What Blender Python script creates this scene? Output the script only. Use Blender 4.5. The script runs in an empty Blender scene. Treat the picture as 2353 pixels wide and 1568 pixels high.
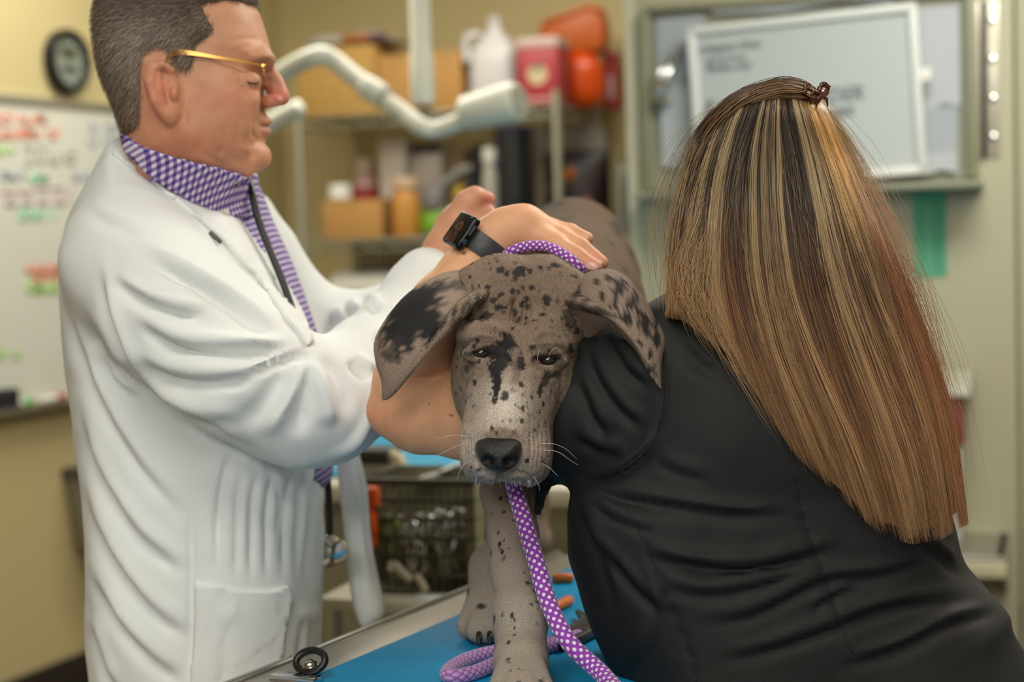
import bpy, bmesh, math, random
import numpy as np
from mathutils import Vector, Matrix
from mathutils.bvhtree import BVHTree

random.seed(7); rng = np.random.default_rng(11)
scene = bpy.context.scene
COL = scene.collection

# ------------------------------------------------------------------ camera
F = 4000.0; CX, CY = 1176.5, 784.0          # focal length and centre in pixels of the 2353 x 1568 frame
CAM_Z = 1.43; TILT = math.atan(254.0 / F); ROLL = 0.030
_f = np.array([0, math.cos(TILT), -math.sin(TILT)])
_u0 = np.array([0, math.sin(TILT), math.cos(TILT)]); _r0 = np.array([1.0, 0, 0])
_r = math.cos(ROLL) * _r0 - math.sin(ROLL) * _u0
_u = math.cos(ROLL) * _u0 + math.sin(ROLL) * _r0
CAMPOS = np.array([0, 0, CAM_Z])
RM = np.stack([_r, _u, _f], axis=1)          # camera frame (right, up, forward) -> world
cam_d = bpy.data.cameras.new('camera'); cam = bpy.data.objects.new('camera', cam_d); COL.objects.link(cam)
cam.matrix_world = Matrix(((_r[0], _u[0], -_f[0], 0), (_r[1], _u[1], -_f[1], 0), (_r[2], _u[2], -_f[2], CAM_Z), (0, 0, 0, 1)))
cam_d.sensor_width = 36.0; cam_d.lens = F / 2353 * 36.0; cam_d.clip_start = 0.05
cam_d.dof.use_dof = True; cam_d.dof.focus_distance = 1.86; cam_d.dof.aperture_fstop = 3.1
scene.camera = cam

# ------------------------------------------------------------------ world, lamps, exposure
scene.view_settings.view_transform = 'Standard'; scene.view_settings.look = 'None'
scene.view_settings.gamma = 1.0; scene.view_settings.use_curve_mapping = False
scene.view_settings.exposure = 0.0
w = bpy.data.worlds.new('room_air'); scene.world = w; w.use_nodes = True
w.node_tree.nodes['Background'].inputs[0].default_value = (1.0, 0.985, 0.94, 1)
w.node_tree.nodes['Background'].inputs[1].default_value = 0.31
def area_lamp(name, loc, size, power, col=(.99, .965, .87), aim=None):
    d = bpy.data.lights.new(name, 'AREA'); d.shape = 'RECTANGLE'; d.size, d.size_y = size
    d.energy = power; d.color = col
    o = bpy.data.objects.new(name, d); COL.objects.link(o); o.location = loc
    v = Vector(aim) - Vector(loc) if aim else Vector((0, 0, -1))
    o.rotation_euler = v.to_track_quat('-Z', 'Y').to_euler()
    return o
# ceiling panels of the room, plus an added frontal fill and warm kicker
area_lamp('ceiling_and_fill_lamp', (-0.45, 0.95, 2.72), (1.2, .6), 17)
area_lamp('ceiling_and_fill_lamp', (0.3, -0.7, 2.72), (1.2, .6), 18)
area_lamp('ceiling_and_fill_lamp', (-0.7, -2.3, 2.72), (1.8, 1.2), 160)  # added fill behind the camera, gives frontal light
area_lamp('ceiling_and_fill_lamp', (-.75, 4.75, 2.72), (1.2, .6), 28)
area_lamp('ceiling_and_fill_lamp', (1.15, 3.0, 2.72), (1.2, .6), 40)
area_lamp('ceiling_and_fill_lamp', (0.3, 5.2, 2.72), (1.2, .6), 14)
area_lamp('ceiling_and_fill_lamp', (1.9, 1.9, 2.72), (1.2, .6), 22, (1, .84, .62))  # added warm kicker for the right side of the long hair

# ------------------------------------------------------------------ helpers
def c3(px, py, d):                            # pixel + depth -> camera frame
    return np.array([(px - CX) / F * d, -(py - CY) / F * d, d])
def W3(q): return np.asarray(q) @ RM.T + CAMPOS      # camera frame -> world
def P(px, py, d): return W3(c3(px, py, d))    # pixel + depth -> world
def cam_of(p): return (np.asarray(p) - CAMPOS) @ RM
def pix_of(q):                                # camera frame -> pixels
    q = np.asarray(q); return np.stack([CX + F * q[..., 0] / q[..., 2], CY - F * q[..., 1] / q[..., 2]], -1)
def on_z(px, py, z):                          # pixel -> world point on the horizontal plane z
    d = RM @ np.array([(px - CX) / F, -(py - CY) / F, 1.0]); t = (z - CAM_Z) / d[2]; return CAMPOS + d * t
def on_plane(px, py, p0, n):
    d = RM @ np.array([(px - CX) / F, -(py - CY) / F, 1.0]); p0 = np.asarray(p0); n = np.asarray(n)
    return CAMPOS + d * (np.dot(p0 - CAMPOS, n) / np.dot(d, n))

def lin(c):
    c = c.lstrip('#'); v = [int(c[i:i + 2], 16) / 255 for i in (0, 2, 4)]
    return tuple(x / 12.92 if x <= .04045 else ((x + .055) / 1.055) ** 2.4 for x in v)

def mat(name, col='#808080', rough=.6, metal=0.0, noise=0, scale=30, bump=0, bscale=200, spec=.5, sss=0, trans=0, alpha=1, col2=None, coat=0, emit=0):
    m = bpy.data.materials.get(name)
    if m: return m
    m = bpy.data.materials.new(name); m.use_nodes = True; nt = m.node_tree; b = nt.nodes['Principled BSDF']
    c = lin(col) if isinstance(col, str) else col
    b.inputs['Base Color'].default_value = (*c, 1); b.inputs['Roughness'].default_value = rough
    b.inputs['Metallic'].default_value = metal; b.inputs['Specular IOR Level'].default_value = spec
    b.inputs['Subsurface Weight'].default_value = sss; b.inputs['Subsurface Radius'].default_value = (.012, .005, .003)
    b.inputs['Subsurface Scale'].default_value = 1.0
    b.inputs['Transmission Weight'].default_value = trans; b.inputs['Alpha'].default_value = alpha; b.inputs['Coat Weight'].default_value = coat
    if emit: b.inputs['Emission Color'].default_value = (*c, 1); b.inputs['Emission Strength'].default_value = emit
    if noise or col2:
        tc = nt.nodes.new('ShaderNodeTexCoord'); nz = nt.nodes.new('ShaderNodeTexNoise'); nz.inputs['Scale'].default_value = scale
        nz.inputs['Detail'].default_value = 4; nt.links.new(tc.outputs['Object'], nz.inputs['Vector'])
        mx = nt.nodes.new('ShaderNodeMix'); mx.data_type = 'RGBA'
        c2 = lin(col2) if col2 else tuple(x * (1 - noise) for x in c)
        mx.inputs['A'].default_value = (*c, 1); mx.inputs['B'].default_value = (*c2, 1)
        nt.links.new(nz.outputs['Fac'], mx.inputs['Factor']); nt.links.new(mx.outputs['Result'], b.inputs['Base Color'])
    if bump:
        tc = nt.nodes.new('ShaderNodeTexCoord'); nz = nt.nodes.new('ShaderNodeTexNoise'); nz.inputs['Scale'].default_value = bscale
        nz.inputs['Detail'].default_value = 3; nt.links.new(tc.outputs['Object'], nz.inputs['Vector'])
        bp = nt.nodes.new('ShaderNodeBump'); bp.inputs['Strength'].default_value = bump; bp.inputs['Distance'].default_value = .002
        nt.links.new(nz.outputs['Fac'], bp.inputs['Height']); nt.links.new(bp.outputs['Normal'], b.inputs['Normal'])
    return m

def vc_mat(name, rough=.6, spec=.4, sss=0, bump=0, bscale=300, mult=None, sheen=0, bdist=.001):
    """material whose colour is the attribute 'Col' times fine noise"""
    m = bpy.data.materials.new(name); m.use_nodes = True; nt = m.node_tree; b = nt.nodes['Principled BSDF']
    b.inputs['Roughness'].default_value = rough; b.inputs['Specular IOR Level'].default_value = spec
    b.inputs['Subsurface Weight'].default_value = sss; b.inputs['Subsurface Radius'].default_value = (.012, .005, .003); b.inputs['Subsurface Scale'].default_value = 1.0
    b.inputs['Sheen Weight'].default_value = sheen
    at = nt.nodes.new('ShaderNodeAttribute'); at.attribute_name = 'Col'; out = at.outputs['Color']
    tc = nt.nodes.new('ShaderNodeTexCoord')
    if mult:
        nz = nt.nodes.new('ShaderNodeTexNoise'); nz.inputs['Scale'].default_value = mult[0]; nz.inputs['Detail'].default_value = 5
        nt.links.new(tc.outputs['Object'], nz.inputs['Vector'])
        mr = nt.nodes.new('ShaderNodeMapRange'); mr.inputs['From Min'].default_value = .3; mr.inputs['From Max'].default_value = .7
        mr.inputs['To Min'].default_value = mult[1]; mr.inputs['To Max'].default_value = mult[2]; nt.links.new(nz.outputs['Fac'], mr.inputs['Value'])
        mx = nt.nodes.new('ShaderNodeMix'); mx.data_type = 'RGBA'; mx.blend_type = 'MULTIPLY'; mx.inputs['Factor'].default_value = 1
        nt.links.new(out, mx.inputs['A']); nt.links.new(mr.outputs['Result'], mx.inputs['B']); out = mx.outputs['Result']
    nt.links.new(out, b.inputs['Base Color'])
    if bump:
        nz = nt.nodes.new('ShaderNodeTexNoise'); nz.inputs['Scale'].default_value = bscale; nz.inputs['Detail'].default_value = 4
        nt.links.new(tc.outputs['Object'], nz.inputs['Vector'])
        bp = nt.nodes.new('ShaderNodeBump'); bp.inputs['Strength'].default_value = bump; bp.inputs['Distance'].default_value = bdist
        nt.links.new(nz.outputs['Fac'], bp.inputs['Height']); nt.links.new(bp.outputs['Normal'], b.inputs['Normal'])
    return m

def tag(o, label=None, cat=None, group=None, kind=None):
    if label: o['label'] = label
    if cat: o['category'] = cat
    if group: o['group'] = group
    if kind: o['kind'] = kind
    return o
def adopt(o, parent):
    if parent is not None:
        o.parent = parent; o.matrix_parent_inverse = PINV[parent.name]
PINV = {}
def thing(name, label, cat, loc, group=None, kind=None):
    o = bpy.data.objects.new(name, None); COL.objects.link(o); o.empty_display_size = .05
    o.location = tuple(float(x) for x in loc); PINV[o.name] = Matrix.Translation(Vector(o.location)).inverted()
    return tag(o, label, cat, group, kind)
def link(name, me, m, parent=None, smooth=True):
    o = bpy.data.objects.new(name, me); COL.objects.link(o)
    if m: me.materials.append(m)
    if smooth and len(me.polygons): me.polygons.foreach_set('use_smooth', np.ones(len(me.polygons), bool))
    PINV[o.name] = PINV.get(parent.name, Matrix()) if parent else Matrix()
    if parent is not None:
        o.parent = parent
        if parent.type == 'EMPTY': o.matrix_parent_inverse = PINV[parent.name]
        PINV[o.name] = Matrix()
    return o
def np_mesh(name, V, faces, m, parent=None, smooth=True, col=None, uv=None):
    """faces: list of (n,k) int arrays"""
    me = bpy.data.meshes.new(name); V = np.asarray(V, np.float32)
    if not isinstance(faces, list): faces = [faces]
    faces = [np.asarray(f, np.int32) for f in faces if len(f)]
    loops = np.concatenate([f.ravel() for f in faces]); tot = np.concatenate([np.full(len(f), f.shape[1], np.int32) for f in faces])
    me.vertices.add(len(V)); me.vertices.foreach_set('co', V.ravel())
    me.loops.add(len(loops)); me.loops.foreach_set('vertex_index', loops)
    me.polygons.add(len(tot)); me.polygons.foreach_set('loop_start', np.concatenate([[0], np.cumsum(tot)[:-1]]).astype(np.int32))
    me.update(calc_edges=True)
    if col is not None:
        a = me.attributes.new('Col', 'FLOAT_COLOR', 'POINT')
        c = np.ones((len(V), 4), np.float32); c[:, :3] = col; a.data.foreach_set('color', c.ravel())
    if uv is not None:
        l = me.uv_layers.new(name='UVMap'); l.data.foreach_set('uv', np.asarray(uv, np.float32)[loops].ravel())
    return link(name, me, m, parent, smooth)

class MB:
    """collects simple shapes (world coordinates); build() links them as one mesh"""
    def __init__(s): s.v = []; s.f = []
    def add(s, V, Fs):
        o = len(s.v); s.v += [tuple(float(c) for c in x) for x in V]; s.f += [tuple(int(i) + o for i in f) for f in Fs]; return s
    def box(s, c, size, ax=None):
        X, Y, Z = ax if ax is not None else (np.array([1, 0, 0]), np.array([0, 1, 0]), np.array([0, 0, 1]))
        h = np.asarray(size) / 2; c = np.asarray(c)
        V = [c + i * h[0] * X + j * h[1] * Y + k * h[2] * Z for i in (-1, 1) for j in (-1, 1) for k in (-1, 1)]
        return s.add(V, [(0, 1, 3, 2), (4, 6, 7, 5), (0, 4, 5, 1), (2, 3, 7, 6), (0, 2, 6, 4), (1, 5, 7, 3)])
    def prism(s, poly, vec):
        n = len(poly); poly = [np.asarray(p, float) for p in poly]; vec = np.asarray(vec)
        return s.add(poly + [p + vec for p in poly], [tuple(range(n))[::-1], tuple(range(n, 2 * n))] + [(i, (i + 1) % n, (i + 1) % n + n, i + n) for i in range(n)])
    def tube(s, pts, r, seg=10, caps=True, closed=False, flat=None):
        pts = [np.asarray(p, float) for p in pts]; n = len(pts); rs = [r] * n if np.isscalar(r) else list(r)
        V = []; fr = None
        for i, p in enumerate(pts):
            if closed: t = pts[(i + 1) % n] - pts[i - 1]
            else: t = pts[min(i + 1, n - 1)] - pts[max(i - 1, 0)]
            t = t / (np.linalg.norm(t) + 1e-12)
            if fr is None:
                a = np.array([0, 0, 1.0]) if abs(t[2]) < .9 else np.array([1.0, 0, 0])
                fr = np.cross(t, a)
            fr = fr - t * np.dot(fr, t); fr /= np.linalg.norm(fr) + 1e-12; b = np.cross(t, fr)
            for k in range(seg):
                a = 2 * math.pi * k / seg; V.append(p + rs[i] * (math.cos(a) * fr + math.sin(a) * b))
        Fs = []
        for i in range(n if closed else n - 1):
            for k in range(seg):
                j = (i + 1) % n; Fs.append((i * seg + k, i * seg + (k + 1) % seg, j * seg + (k + 1) % seg, j * seg + k))
        if caps and not closed: Fs += [tuple(range(seg))[::-1], tuple((n - 1) * seg + k for k in range(seg))]
        return s.add(V, Fs)
    def lathe(s, c, prof, seg=24, ax=None):
        """prof: (radius, height) along the axis ax[2]"""
        X, Y, Z = ax if ax is not None else (np.array([1, 0, 0]), np.array([0, 1, 0]), np.array([0, 0, 1])); c = np.asarray(c)
        V = [c + r * (math.cos(2 * math.pi * k / seg) * X + math.sin(2 * math.pi * k / seg) * Y) + h * Z for r, h in prof for k in range(seg)]
        Fs = [(i * seg + k, i * seg + (k + 1) % seg, (i + 1) * seg + (k + 1) % seg, (i + 1) * seg + k) for i in range(len(prof) - 1) for k in range(seg)]
        Fs += [tuple(range(seg))[::-1], tuple((len(prof) - 1) * seg + k for k in range(seg))]
        return s.add(V, Fs)
    def build(s, name, m, parent=None, bevel=0, smooth=False, seg=2, angle=None):
        me = bpy.data.meshes.new(name); me.from_pydata(s.v, [], s.f); me.update()
        bm = bmesh.new(); bm.from_mesh(me); bmesh.ops.recalc_face_normals(bm, faces=bm.faces)
        if bevel:
            es = [e for e in bm.edges if len(e.link_faces) == 2 and e.calc_face_angle(0) > .5]
            bmesh.ops.bevel(bm, geom=es, offset=bevel, segments=seg, affect='EDGES', profile=.5, clamp_overlap=True)
        bm.to_mesh(me); bm.free()
        o = link(name, me, m, parent, smooth=True)
        if not smooth: me.set_sharp_from_angle(angle=angle or .7)
        return o
def spline(pts, n, closed=False):
    """Catmull-Rom through pts (any dimension) resampled to n points"""
    pts = np.asarray(pts, float); k = len(pts)
    if closed: idx = lambda i: pts[i % k]
    else: idx = lambda i: pts[0] * 2 - pts[1] if i < 0 else (pts[-1] * 2 - pts[-2] if i >= k else pts[i])
    out = []; segs = k if closed else k - 1
    for q in range(n):
        t = q / (n if closed else n - 1) * segs; i = min(int(t), segs - 1); t -= i
        a, b, c, d = idx(i - 1), idx(i), idx(i + 1), idx(i + 2)
        out.append(.5 * ((2 * b) + (-a + c) * t + (2 * a - 5 * b + 4 * c - d) * t * t + (-a + 3 * b - 3 * c + d) * t ** 3))
    return np.array(out)

# ------------------------------------------------------------------ implicit surfaces (camera frame, metres)
class Field:
    def __init__(s, lo, hi, h):
        s.h = h; s.lo = np.asarray(lo, float); s.n = np.ceil((np.asarray(hi) - s.lo) / h).astype(int) + 1
        s.v = np.full(s.n, .05, np.float32)
        s.ax = [s.lo[i] + h * np.arange(s.n[i]) for i in range(3)]
    def _sl(s, lo, hi):
        a = np.clip(np.floor((np.asarray(lo) - s.lo) / s.h).astype(int), 0, s.n); b = np.clip(np.ceil((np.asarray(hi) - s.lo) / s.h).astype(int) + 1, 0, s.n)
        return tuple(slice(a[i], b[i]) for i in range(3))
    def _grid(s, sl):
        return [s.ax[0][sl[0]][:, None, None], s.ax[1][sl[1]][None, :, None], s.ax[2][sl[2]][None, None, :]]
    def put(s, sl, d, k, op):
        c = s.v[sl]
        if op == 'add':
            if k <= 0: s.v[sl] = np.minimum(c, d); return
            h = np.clip(.5 + .5 * (d - c) / k, 0, 1); s.v[sl] = d + (c - d) * h - k * h * (1 - h)
        else:
            if k <= 0: s.v[sl] = np.maximum(c, -d); return
            h = np.clip(.5 + .5 * (-d - c) / k, 0, 1); s.v[sl] = c + (-d - c) * h + k * h * (1 - h)
    def cone(s, a, b, ra, rb, k=.01, op='add', flat=None):
        a = np.asarray(a, float); b = np.asarray(b, float); R = max(ra, rb) + max(k, .004) + 3 * s.h
        sl = s._sl(np.minimum(a, b) - R, np.maximum(a, b) + R)
        if min(s.v[sl].shape) == 0: return s
        X, Y, Z = s._grid(sl); ba = b - a; L = max(ba @ ba, 1e-12)
        px, py, pz = X - a[0], Y - a[1], Z - a[2]
        t = np.clip((px * ba[0] + py * ba[1] + pz * ba[2]) / L, 0, 1)
        qx, qy, qz = px - t * ba[0], py - t * ba[1], pz - t * ba[2]
        if flat is not None:
            n = np.asarray(flat[0], float); n /= np.linalg.norm(n); w = (qx * n[0] + qy * n[1] + qz * n[2]) * (flat[1] - 1)
            qx, qy, qz = qx + w * n[0], qy + w * n[1], qz + w * n[2]
        d = np.sqrt(qx * qx + qy * qy + qz * qz) - (ra + (rb - ra) * t)
        if flat is not None: d = d / max(1.0, flat[1] * .75)
        s.put(sl, d.astype(np.float32), k, op); return s
    def chain(s, pts, rs, k=.01, flat=None, op='add'):
        for i in range(len(pts) - 1): s.cone(pts[i], pts[i + 1], rs[i], rs[i + 1], k, op, flat)
        return s
    def ell(s, c, r, k=.01, op='add', rot=None):
        """rot: 3x3 columns = ellipsoid axes"""
        c = np.asarray(c, float); r = np.asarray(r, float); R = r.max() + max(k, .004) + 3 * s.h
        sl = s._sl(c - R, c + R)
        if min(s.v[sl].shape) == 0: return s
        X, Y, Z = s._grid(sl); p = [X - c[0], Y - c[1], Z - c[2]]
        if rot is not None: p = [p[0] * rot[0, i] + p[1] * rot[1, i] + p[2] * rot[2, i] for i in range(3)]
        k0 = np.sqrt((p[0] / r[0]) ** 2 + (p[1] / r[1]) ** 2 + (p[2] / r[2]) ** 2) + 1e-9
        k1 = np.sqrt((p[0] / r[0] ** 2) ** 2 + (p[1] / r[1] ** 2) ** 2 + (p[2] / r[2] ** 2) ** 2) + 1e-9
        s.put(sl, (k0 * (k0 - 1) / k1).astype(np.float32), k, op); return s
    def inflate(s, poly_px, d0, Wd, R, k=.01, op='add', slope=(0, 0), smooth=0):
        """solid whose outline seen along the optical axis is poly_px at depth d0; half thickness Wd, edge roundness R; slope: d depth / d right, d up"""
        pp = np.array([c3(x, y, d0)[:2] for x, y in (spline(poly_px, smooth, True) if smooth else poly_px)])
        X = s.ax[0][:, None]; Y = s.ax[1][None, :]
        sd = poly_sd(pp, X, Y)
        cen = pp.mean(0); e0 = d0 + slope[0] * (X - cen[0]) + slope[1] * (Y - cen[1])
        sl = s._sl([-9, -9, d0 - Wd - .35], [9, 9, d0 + Wd + .35])
        Z = s._grid(sl)[2]; Wv = Wd if np.isscalar(Wd) else Wd(X, Y)[:, :, None]
        q1 = np.maximum(R + sd, 0)[:, :, None]; q2 = np.abs(Z - e0[:, :, None]) * (R / Wv)
        d = (np.sqrt(q1 * q1 + q2 * q2) - R) * min(1.0, (Wd if np.isscalar(Wd) else .1) / R)
        s.put(sl, d.astype(np.float32), k, op); return s
    def mesh(s, smooth=1):
        """naive surface nets -> verts (camera frame), quads"""
        v = s.v; n = v.shape; neg = v < 0
        cnt = np.zeros(tuple(x - 1 for x in n), np.int8)
        for i in (0, 1):
            for j in (0, 1):
                for k in (0, 1): cnt += neg[i:n[0] - 1 + i, j:n[1] - 1 + j, k:n[2] - 1 + k]
        act = (cnt > 0) & (cnt < 8); I = np.argwhere(act); idx = np.full(act.shape, -1, np.int32); idx[act] = np.arange(len(I))
        c = np.stack([v[I[:, 0] + i, I[:, 1] + j, I[:, 2] + k] for i in (0, 1) for j in (0, 1) for k in (0, 1)], 1)
        offs = np.array([(i, j, k) for i in (0, 1) for j in (0, 1) for k in (0, 1)], float)
        acc = np.zeros((len(I), 3)); num = np.zeros(len(I))
        for a in range(8):
            for b in range(a + 1, 8):
                if abs(offs[a] - offs[b]).sum() != 1: continue
                m = (c[:, a] < 0) != (c[:, b] < 0); t = np.where(m, c[:, a] / np.where(m, c[:, a] - c[:, b], 1), 0)
                p = offs[a] + t[:, None] * (offs[b] - offs[a]); acc += p * m[:, None]; num += m
        V = s.lo + s.h * (I + acc / num[:, None]); Q = []
        for ax in range(3):
            o = [(1, 2), (2, 0), (0, 1)][ax]
            sl0 = [slice(1, n[q] - 1) for q in range(3)]; sl0[ax] = slice(0, n[ax] - 1); sl1 = list(sl0); sl1[ax] = slice(1, n[ax])
            a, b = neg[tuple(sl0)], neg[tuple(sl1)]
            for flip in (False, True):
                E = np.argwhere((a & ~b) if not flip else (~a & b))
                if not len(E): continue
                E = E + [1 if q != ax else 0 for q in range(3)]
                e1 = np.zeros(3, int); e1[o[0]] = 1; e2 = np.zeros(3, int); e2[o[1]] = 1
                quad = [idx[tuple((E - e1 - e2).T)], idx[tuple((E - e2).T)], idx[tuple(E.T)], idx[tuple((E - e1).T)]]
                if flip: quad = quad[::-1]
                Q.append(np.stack(quad, 1))
        Q = np.concatenate(Q); Q = Q[(Q >= 0).all(1)]
        for _ in range(smooth): V = lap(V, Q)
        return V, Q
def lap(V, Q, w=.5):
    e = np.concatenate([Q[:, [i, (i + 1) % Q.shape[1]]] for i in range(Q.shape[1])]); acc = np.zeros_like(V); num = np.zeros(len(V))
    for a, b in ((0, 1), (1, 0)):
        for q in range(3): acc[:, q] += np.bincount(e[:, a], V[e[:, b], q], len(V))
        num += np.bincount(e[:, a], minlength=len(V))
    num = np.maximum(num, 1); return V + w * (acc / num[:, None] - V)
def normals(V, Q):
    n = np.cross(V[Q[:, 2]] - V[Q[:, 0]], V[Q[:, 3 % Q.shape[1]]] - V[Q[:, 1]]); N = np.zeros_like(V)
    for i in range(Q.shape[1]):
        for q in range(3): N[:, q] += np.bincount(Q[:, i], n[:, q], len(V))
    return N / (np.linalg.norm(N, axis=1, keepdims=True) + 1e-12)
def poly_sd(pp, X, Y):
    X, Y = np.broadcast_arrays(X, Y); d = np.full(X.shape, 1e9); ins = np.zeros(X.shape, bool); n = len(pp)
    for i in range(n):
        a, b = pp[i - 1], pp[i]; e = b - a; wx, wy = X - a[0], Y - a[1]; t = np.clip((wx * e[0] + wy * e[1]) / (e @ e + 1e-12), 0, 1)
        d = np.minimum(d, (wx - t * e[0]) ** 2 + (wy - t * e[1]) ** 2)
        c = (a[1] > Y) != (b[1] > Y)
        ins ^= c & (X < (b[0] - a[0]) * (Y - a[1]) / (b[1] - a[1] + 1e-12) + a[0])
    return np.where(ins, -1, 1) * np.sqrt(d)
def line_dist(pts, U):
    """distance of 2-D/3-D points U to polyline pts, and the fraction along it"""
    best = np.full(len(U), 1e9); fr = np.zeros(len(U)); pts = np.asarray(pts, float); n = len(pts) - 1
    for i in range(n):
        a, e = pts[i], pts[i + 1] - pts[i]; w_ = U - a; t = np.clip((w_ @ e) / (e @ e + 1e-12), 0, 1)
        d = np.linalg.norm(w_ - t[:, None] * e, axis=1); m = d < best; best[m] = d[m]; fr[m] = (i + t[m]) / n
    return best, fr
def folds(V, Q, lines, N=None, face=True):
    """push the surface in (+amp = ridge) along polylines given in pixels: (points, width_px, amplitude_m)"""
    if N is None: N = normals(V, Q)
    px = pix_of(V); D = np.zeros(len(V)); view = V / np.linalg.norm(V, axis=1, keepdims=True)
    fac = np.clip(-(N * view).sum(1) * 2.5, 0, 1) if face else 1.0
    for pts, wd, amp in lines:
        p = spline(pts, max(8, 4 * len(pts))) if len(pts) > 2 else np.asarray(pts, float)
        lo, hi = p.min(0) - 2.5 * wd, p.max(0) + 2.5 * wd; m = ((px > lo) & (px < hi)).all(1)
        if not m.any(): continue
        d, t = line_dist(p, px[m]); taper = np.clip(np.minimum(t, 1 - t) * 3.2, 0, 1); taper = taper * taper * (3 - 2 * taper)
        D[m] += amp * np.exp(-(d / wd) ** 2) * taper
    return V + N * (D * fac)[:, None]
def bvh_of(V, Q): return BVHTree.FromPolygons([tuple(map(float, v)) for v in V], [tuple(map(int, q)) for q in Q])
def cast(bvh, px, py):
    """camera-frame hit of the pixel ray"""
    d = Vector(c3(px, py, 1.0)).normalized(); h = bvh.ray_cast(Vector((0, 0, 0)), d)
    return (np.array(h[0]), np.array(h[1])) if h[0] is not None else (None, None)
def sheet_on(name, bvh, poly, m, parent, off=.002, thick=.004, step=9, col=None, fallback=None, edge=1.0):
    """thin cloth piece lying on the surface: outline in pixels, laid on by rays, with thickness"""
    poly = np.asarray(poly, float); bm = bmesh.new()
    vs = [bm.verts.new((x, y, 0)) for x, y in poly]; bm.faces.new(vs)
    bmesh.ops.triangulate(bm, faces=bm.faces)
    lo, hi = poly.min(0), poly.max(0)
    for axn, a, b in ((0, lo[0], hi[0]), (1, lo[1], hi[1])):
        for q in np.arange(a + step, b, step):
            no = (1, 0, 0) if axn == 0 else (0, 1, 0); co = (q, 0, 0) if axn == 0 else (0, q, 0)
            bmesh.ops.bisect_plane(bm, geom=list(bm.verts) + list(bm.edges) + list(bm.faces), plane_co=co, plane_no=no)
    bmesh.ops.remove_doubles(bm, verts=bm.verts, dist=.4)
    bm.verts.ensure_lookup_table(); last = None
    pts = np.array([v.co[:2] for v in bm.verts]); Z = np.full(len(pts), np.nan); Nn = np.zeros((len(pts), 3))
    for i, (x, y) in enumerate(pts):
        p, n = cast(bvh, x, y)
        if p is not None: Z[i] = p[2]; Nn[i] = n if n[2] < 0 else -n
    ok = ~np.isnan(Z)
    for i in np.where(~ok)[0]:
        j = np.where(ok)[0][np.argmin(((pts[ok] - pts[i]) ** 2).sum(1))]; Z[i] = Z[j]; Nn[i] = Nn[j]
    for it in range(2):
        Z2 = Z.copy()
        for v in bm.verts:
            nb = [e.other_vert(v).index for e in v.link_edges]; Z2[v.index] = .5 * Z[v.index] + .5 * np.mean(Z[nb])
        Z = np.minimum(Z2, Z + .002)
    for i, v in enumerate(bm.verts):
        q = c3(pts[i][0], pts[i][1], Z[i]) + Nn[i] * off; v.co = Vector(W3(q))
    bmesh.ops.recalc_face_normals(bm, faces=bm.faces)
    bm.normal_update()
    g = [v.normal.copy() for v in bm.verts]; bm.verts.ensure_lookup_table()
    fwd = Vector(_f); s_ = -1 if sum(n.dot(fwd) for n in g) > 0 else 1
    if s_ < 0: bmesh.ops.reverse_faces(bm, faces=bm.faces)
    bmesh.ops.solidify(bm, geom=bm.faces, thickness=thick)
    me = bpy.data.meshes.new(name); bm.to_mesh(me); bm.free()
    return link(name, me, m, parent)
def bbox_px(pts, pad=.03):
    """camera-frame bounds of (px,py,d[,r]) points"""
    q = np.array([c3(*p[:3]) for p in pts]); r = np.array([p[3] if len(p) > 3 else 0 for p in pts])[:, None]
    return (q - r).min(0) - pad, (q + r).max(0) + pad
# ================================================================== the setting
AX = np.array([math.cos(.31), -math.sin(.31), 0]); BX = np.array([math.sin(.31), math.cos(.31), 0]); ZX = np.array([0, 0, 1.0])
FR = (AX, BX, ZX)                                          # frame of the back wall, rack and cabinets
m_wall = mat('beige_paint', '#c8b784', .75, noise=.06, scale=3, bump=.15, bscale=90)
m_white = mat('white_enamel', '#e9e8e0', .35)
m_steel = mat('brushed_steel', '#b9b7ae', .32, .9, noise=.12, scale=12)
m_chrome = mat('chrome', '#d8d8d6', .12, 1.0)
m_black = mat('black_plastic', '#151517', .35)
m_paper = mat('white_paper', '#dfe1e2', .8)
m_card = mat('cardboard', '#c08f4f', .8, noise=.12, scale=25)
m_wire = mat('zinc_wire', '#b4b29c', .4, .6)

fl = MB().box((0, 3, -.05), (14, 14, .1)).build('floor', mat('brown_vinyl_floor', '#5b4a38', .45, noise=.25, scale=6)); tag(fl, kind='structure')
ce = MB().box((0, 3, 2.83), (14, 14, .1)).build('ceiling', mat('ceiling_paint', '#e6e2d6', .9)); tag(ce, kind='structure')
L0 = P(60, 500, 5.2); L0[2] = 0; LX = np.array([.375, .927, 0]); LN = np.array([.927, -.375, 0])   # left wall: direction, normal into the room
RO = P(695, 545, 6.05); RO[2] = 0                                   # foot of the rack's front left post
W0 = RO + BX * .56
tt = (np.dot(W0 - L0, BX)) / np.dot(LX, BX); CORNER = L0 + LX * tt
def wall(name, a, b, n, z0=0, z1=2.78, t=.12, m=m_wall):
    q = [a, b, b - n * t, a - n * t]
    o = MB().prism([np.array([p[0], p[1], z0]) for p in q], np.array([0, 0, z1 - z0])).build(name, m); return tag(o, kind='structure')
wall('wall_left', L0 - LX * 4.2, CORNER + LX * .05, LN)
wall('wall_back', CORNER - AX * .03, CORNER + AX * 5.2, -BX)
def strip(name, a, b, n, z0, z1, t, m):
    q = [a, b, b + n * t, a + n * t]
    return tag(MB().prism([np.array([p[0], p[1], z0]) for p in q], np.array([0, 0, z1 - z0])).build(name, m, bevel=.004), kind='structure')
m_base = mat('dark_rubber_base', '#2b2520', .5)
_zb = on_plane(60, 1548, L0, LN)[2]
strip('baseboard_left', L0 - LX * 4.2, CORNER, LN, 0, max(.10, _zb), .012, m_base)
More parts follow.
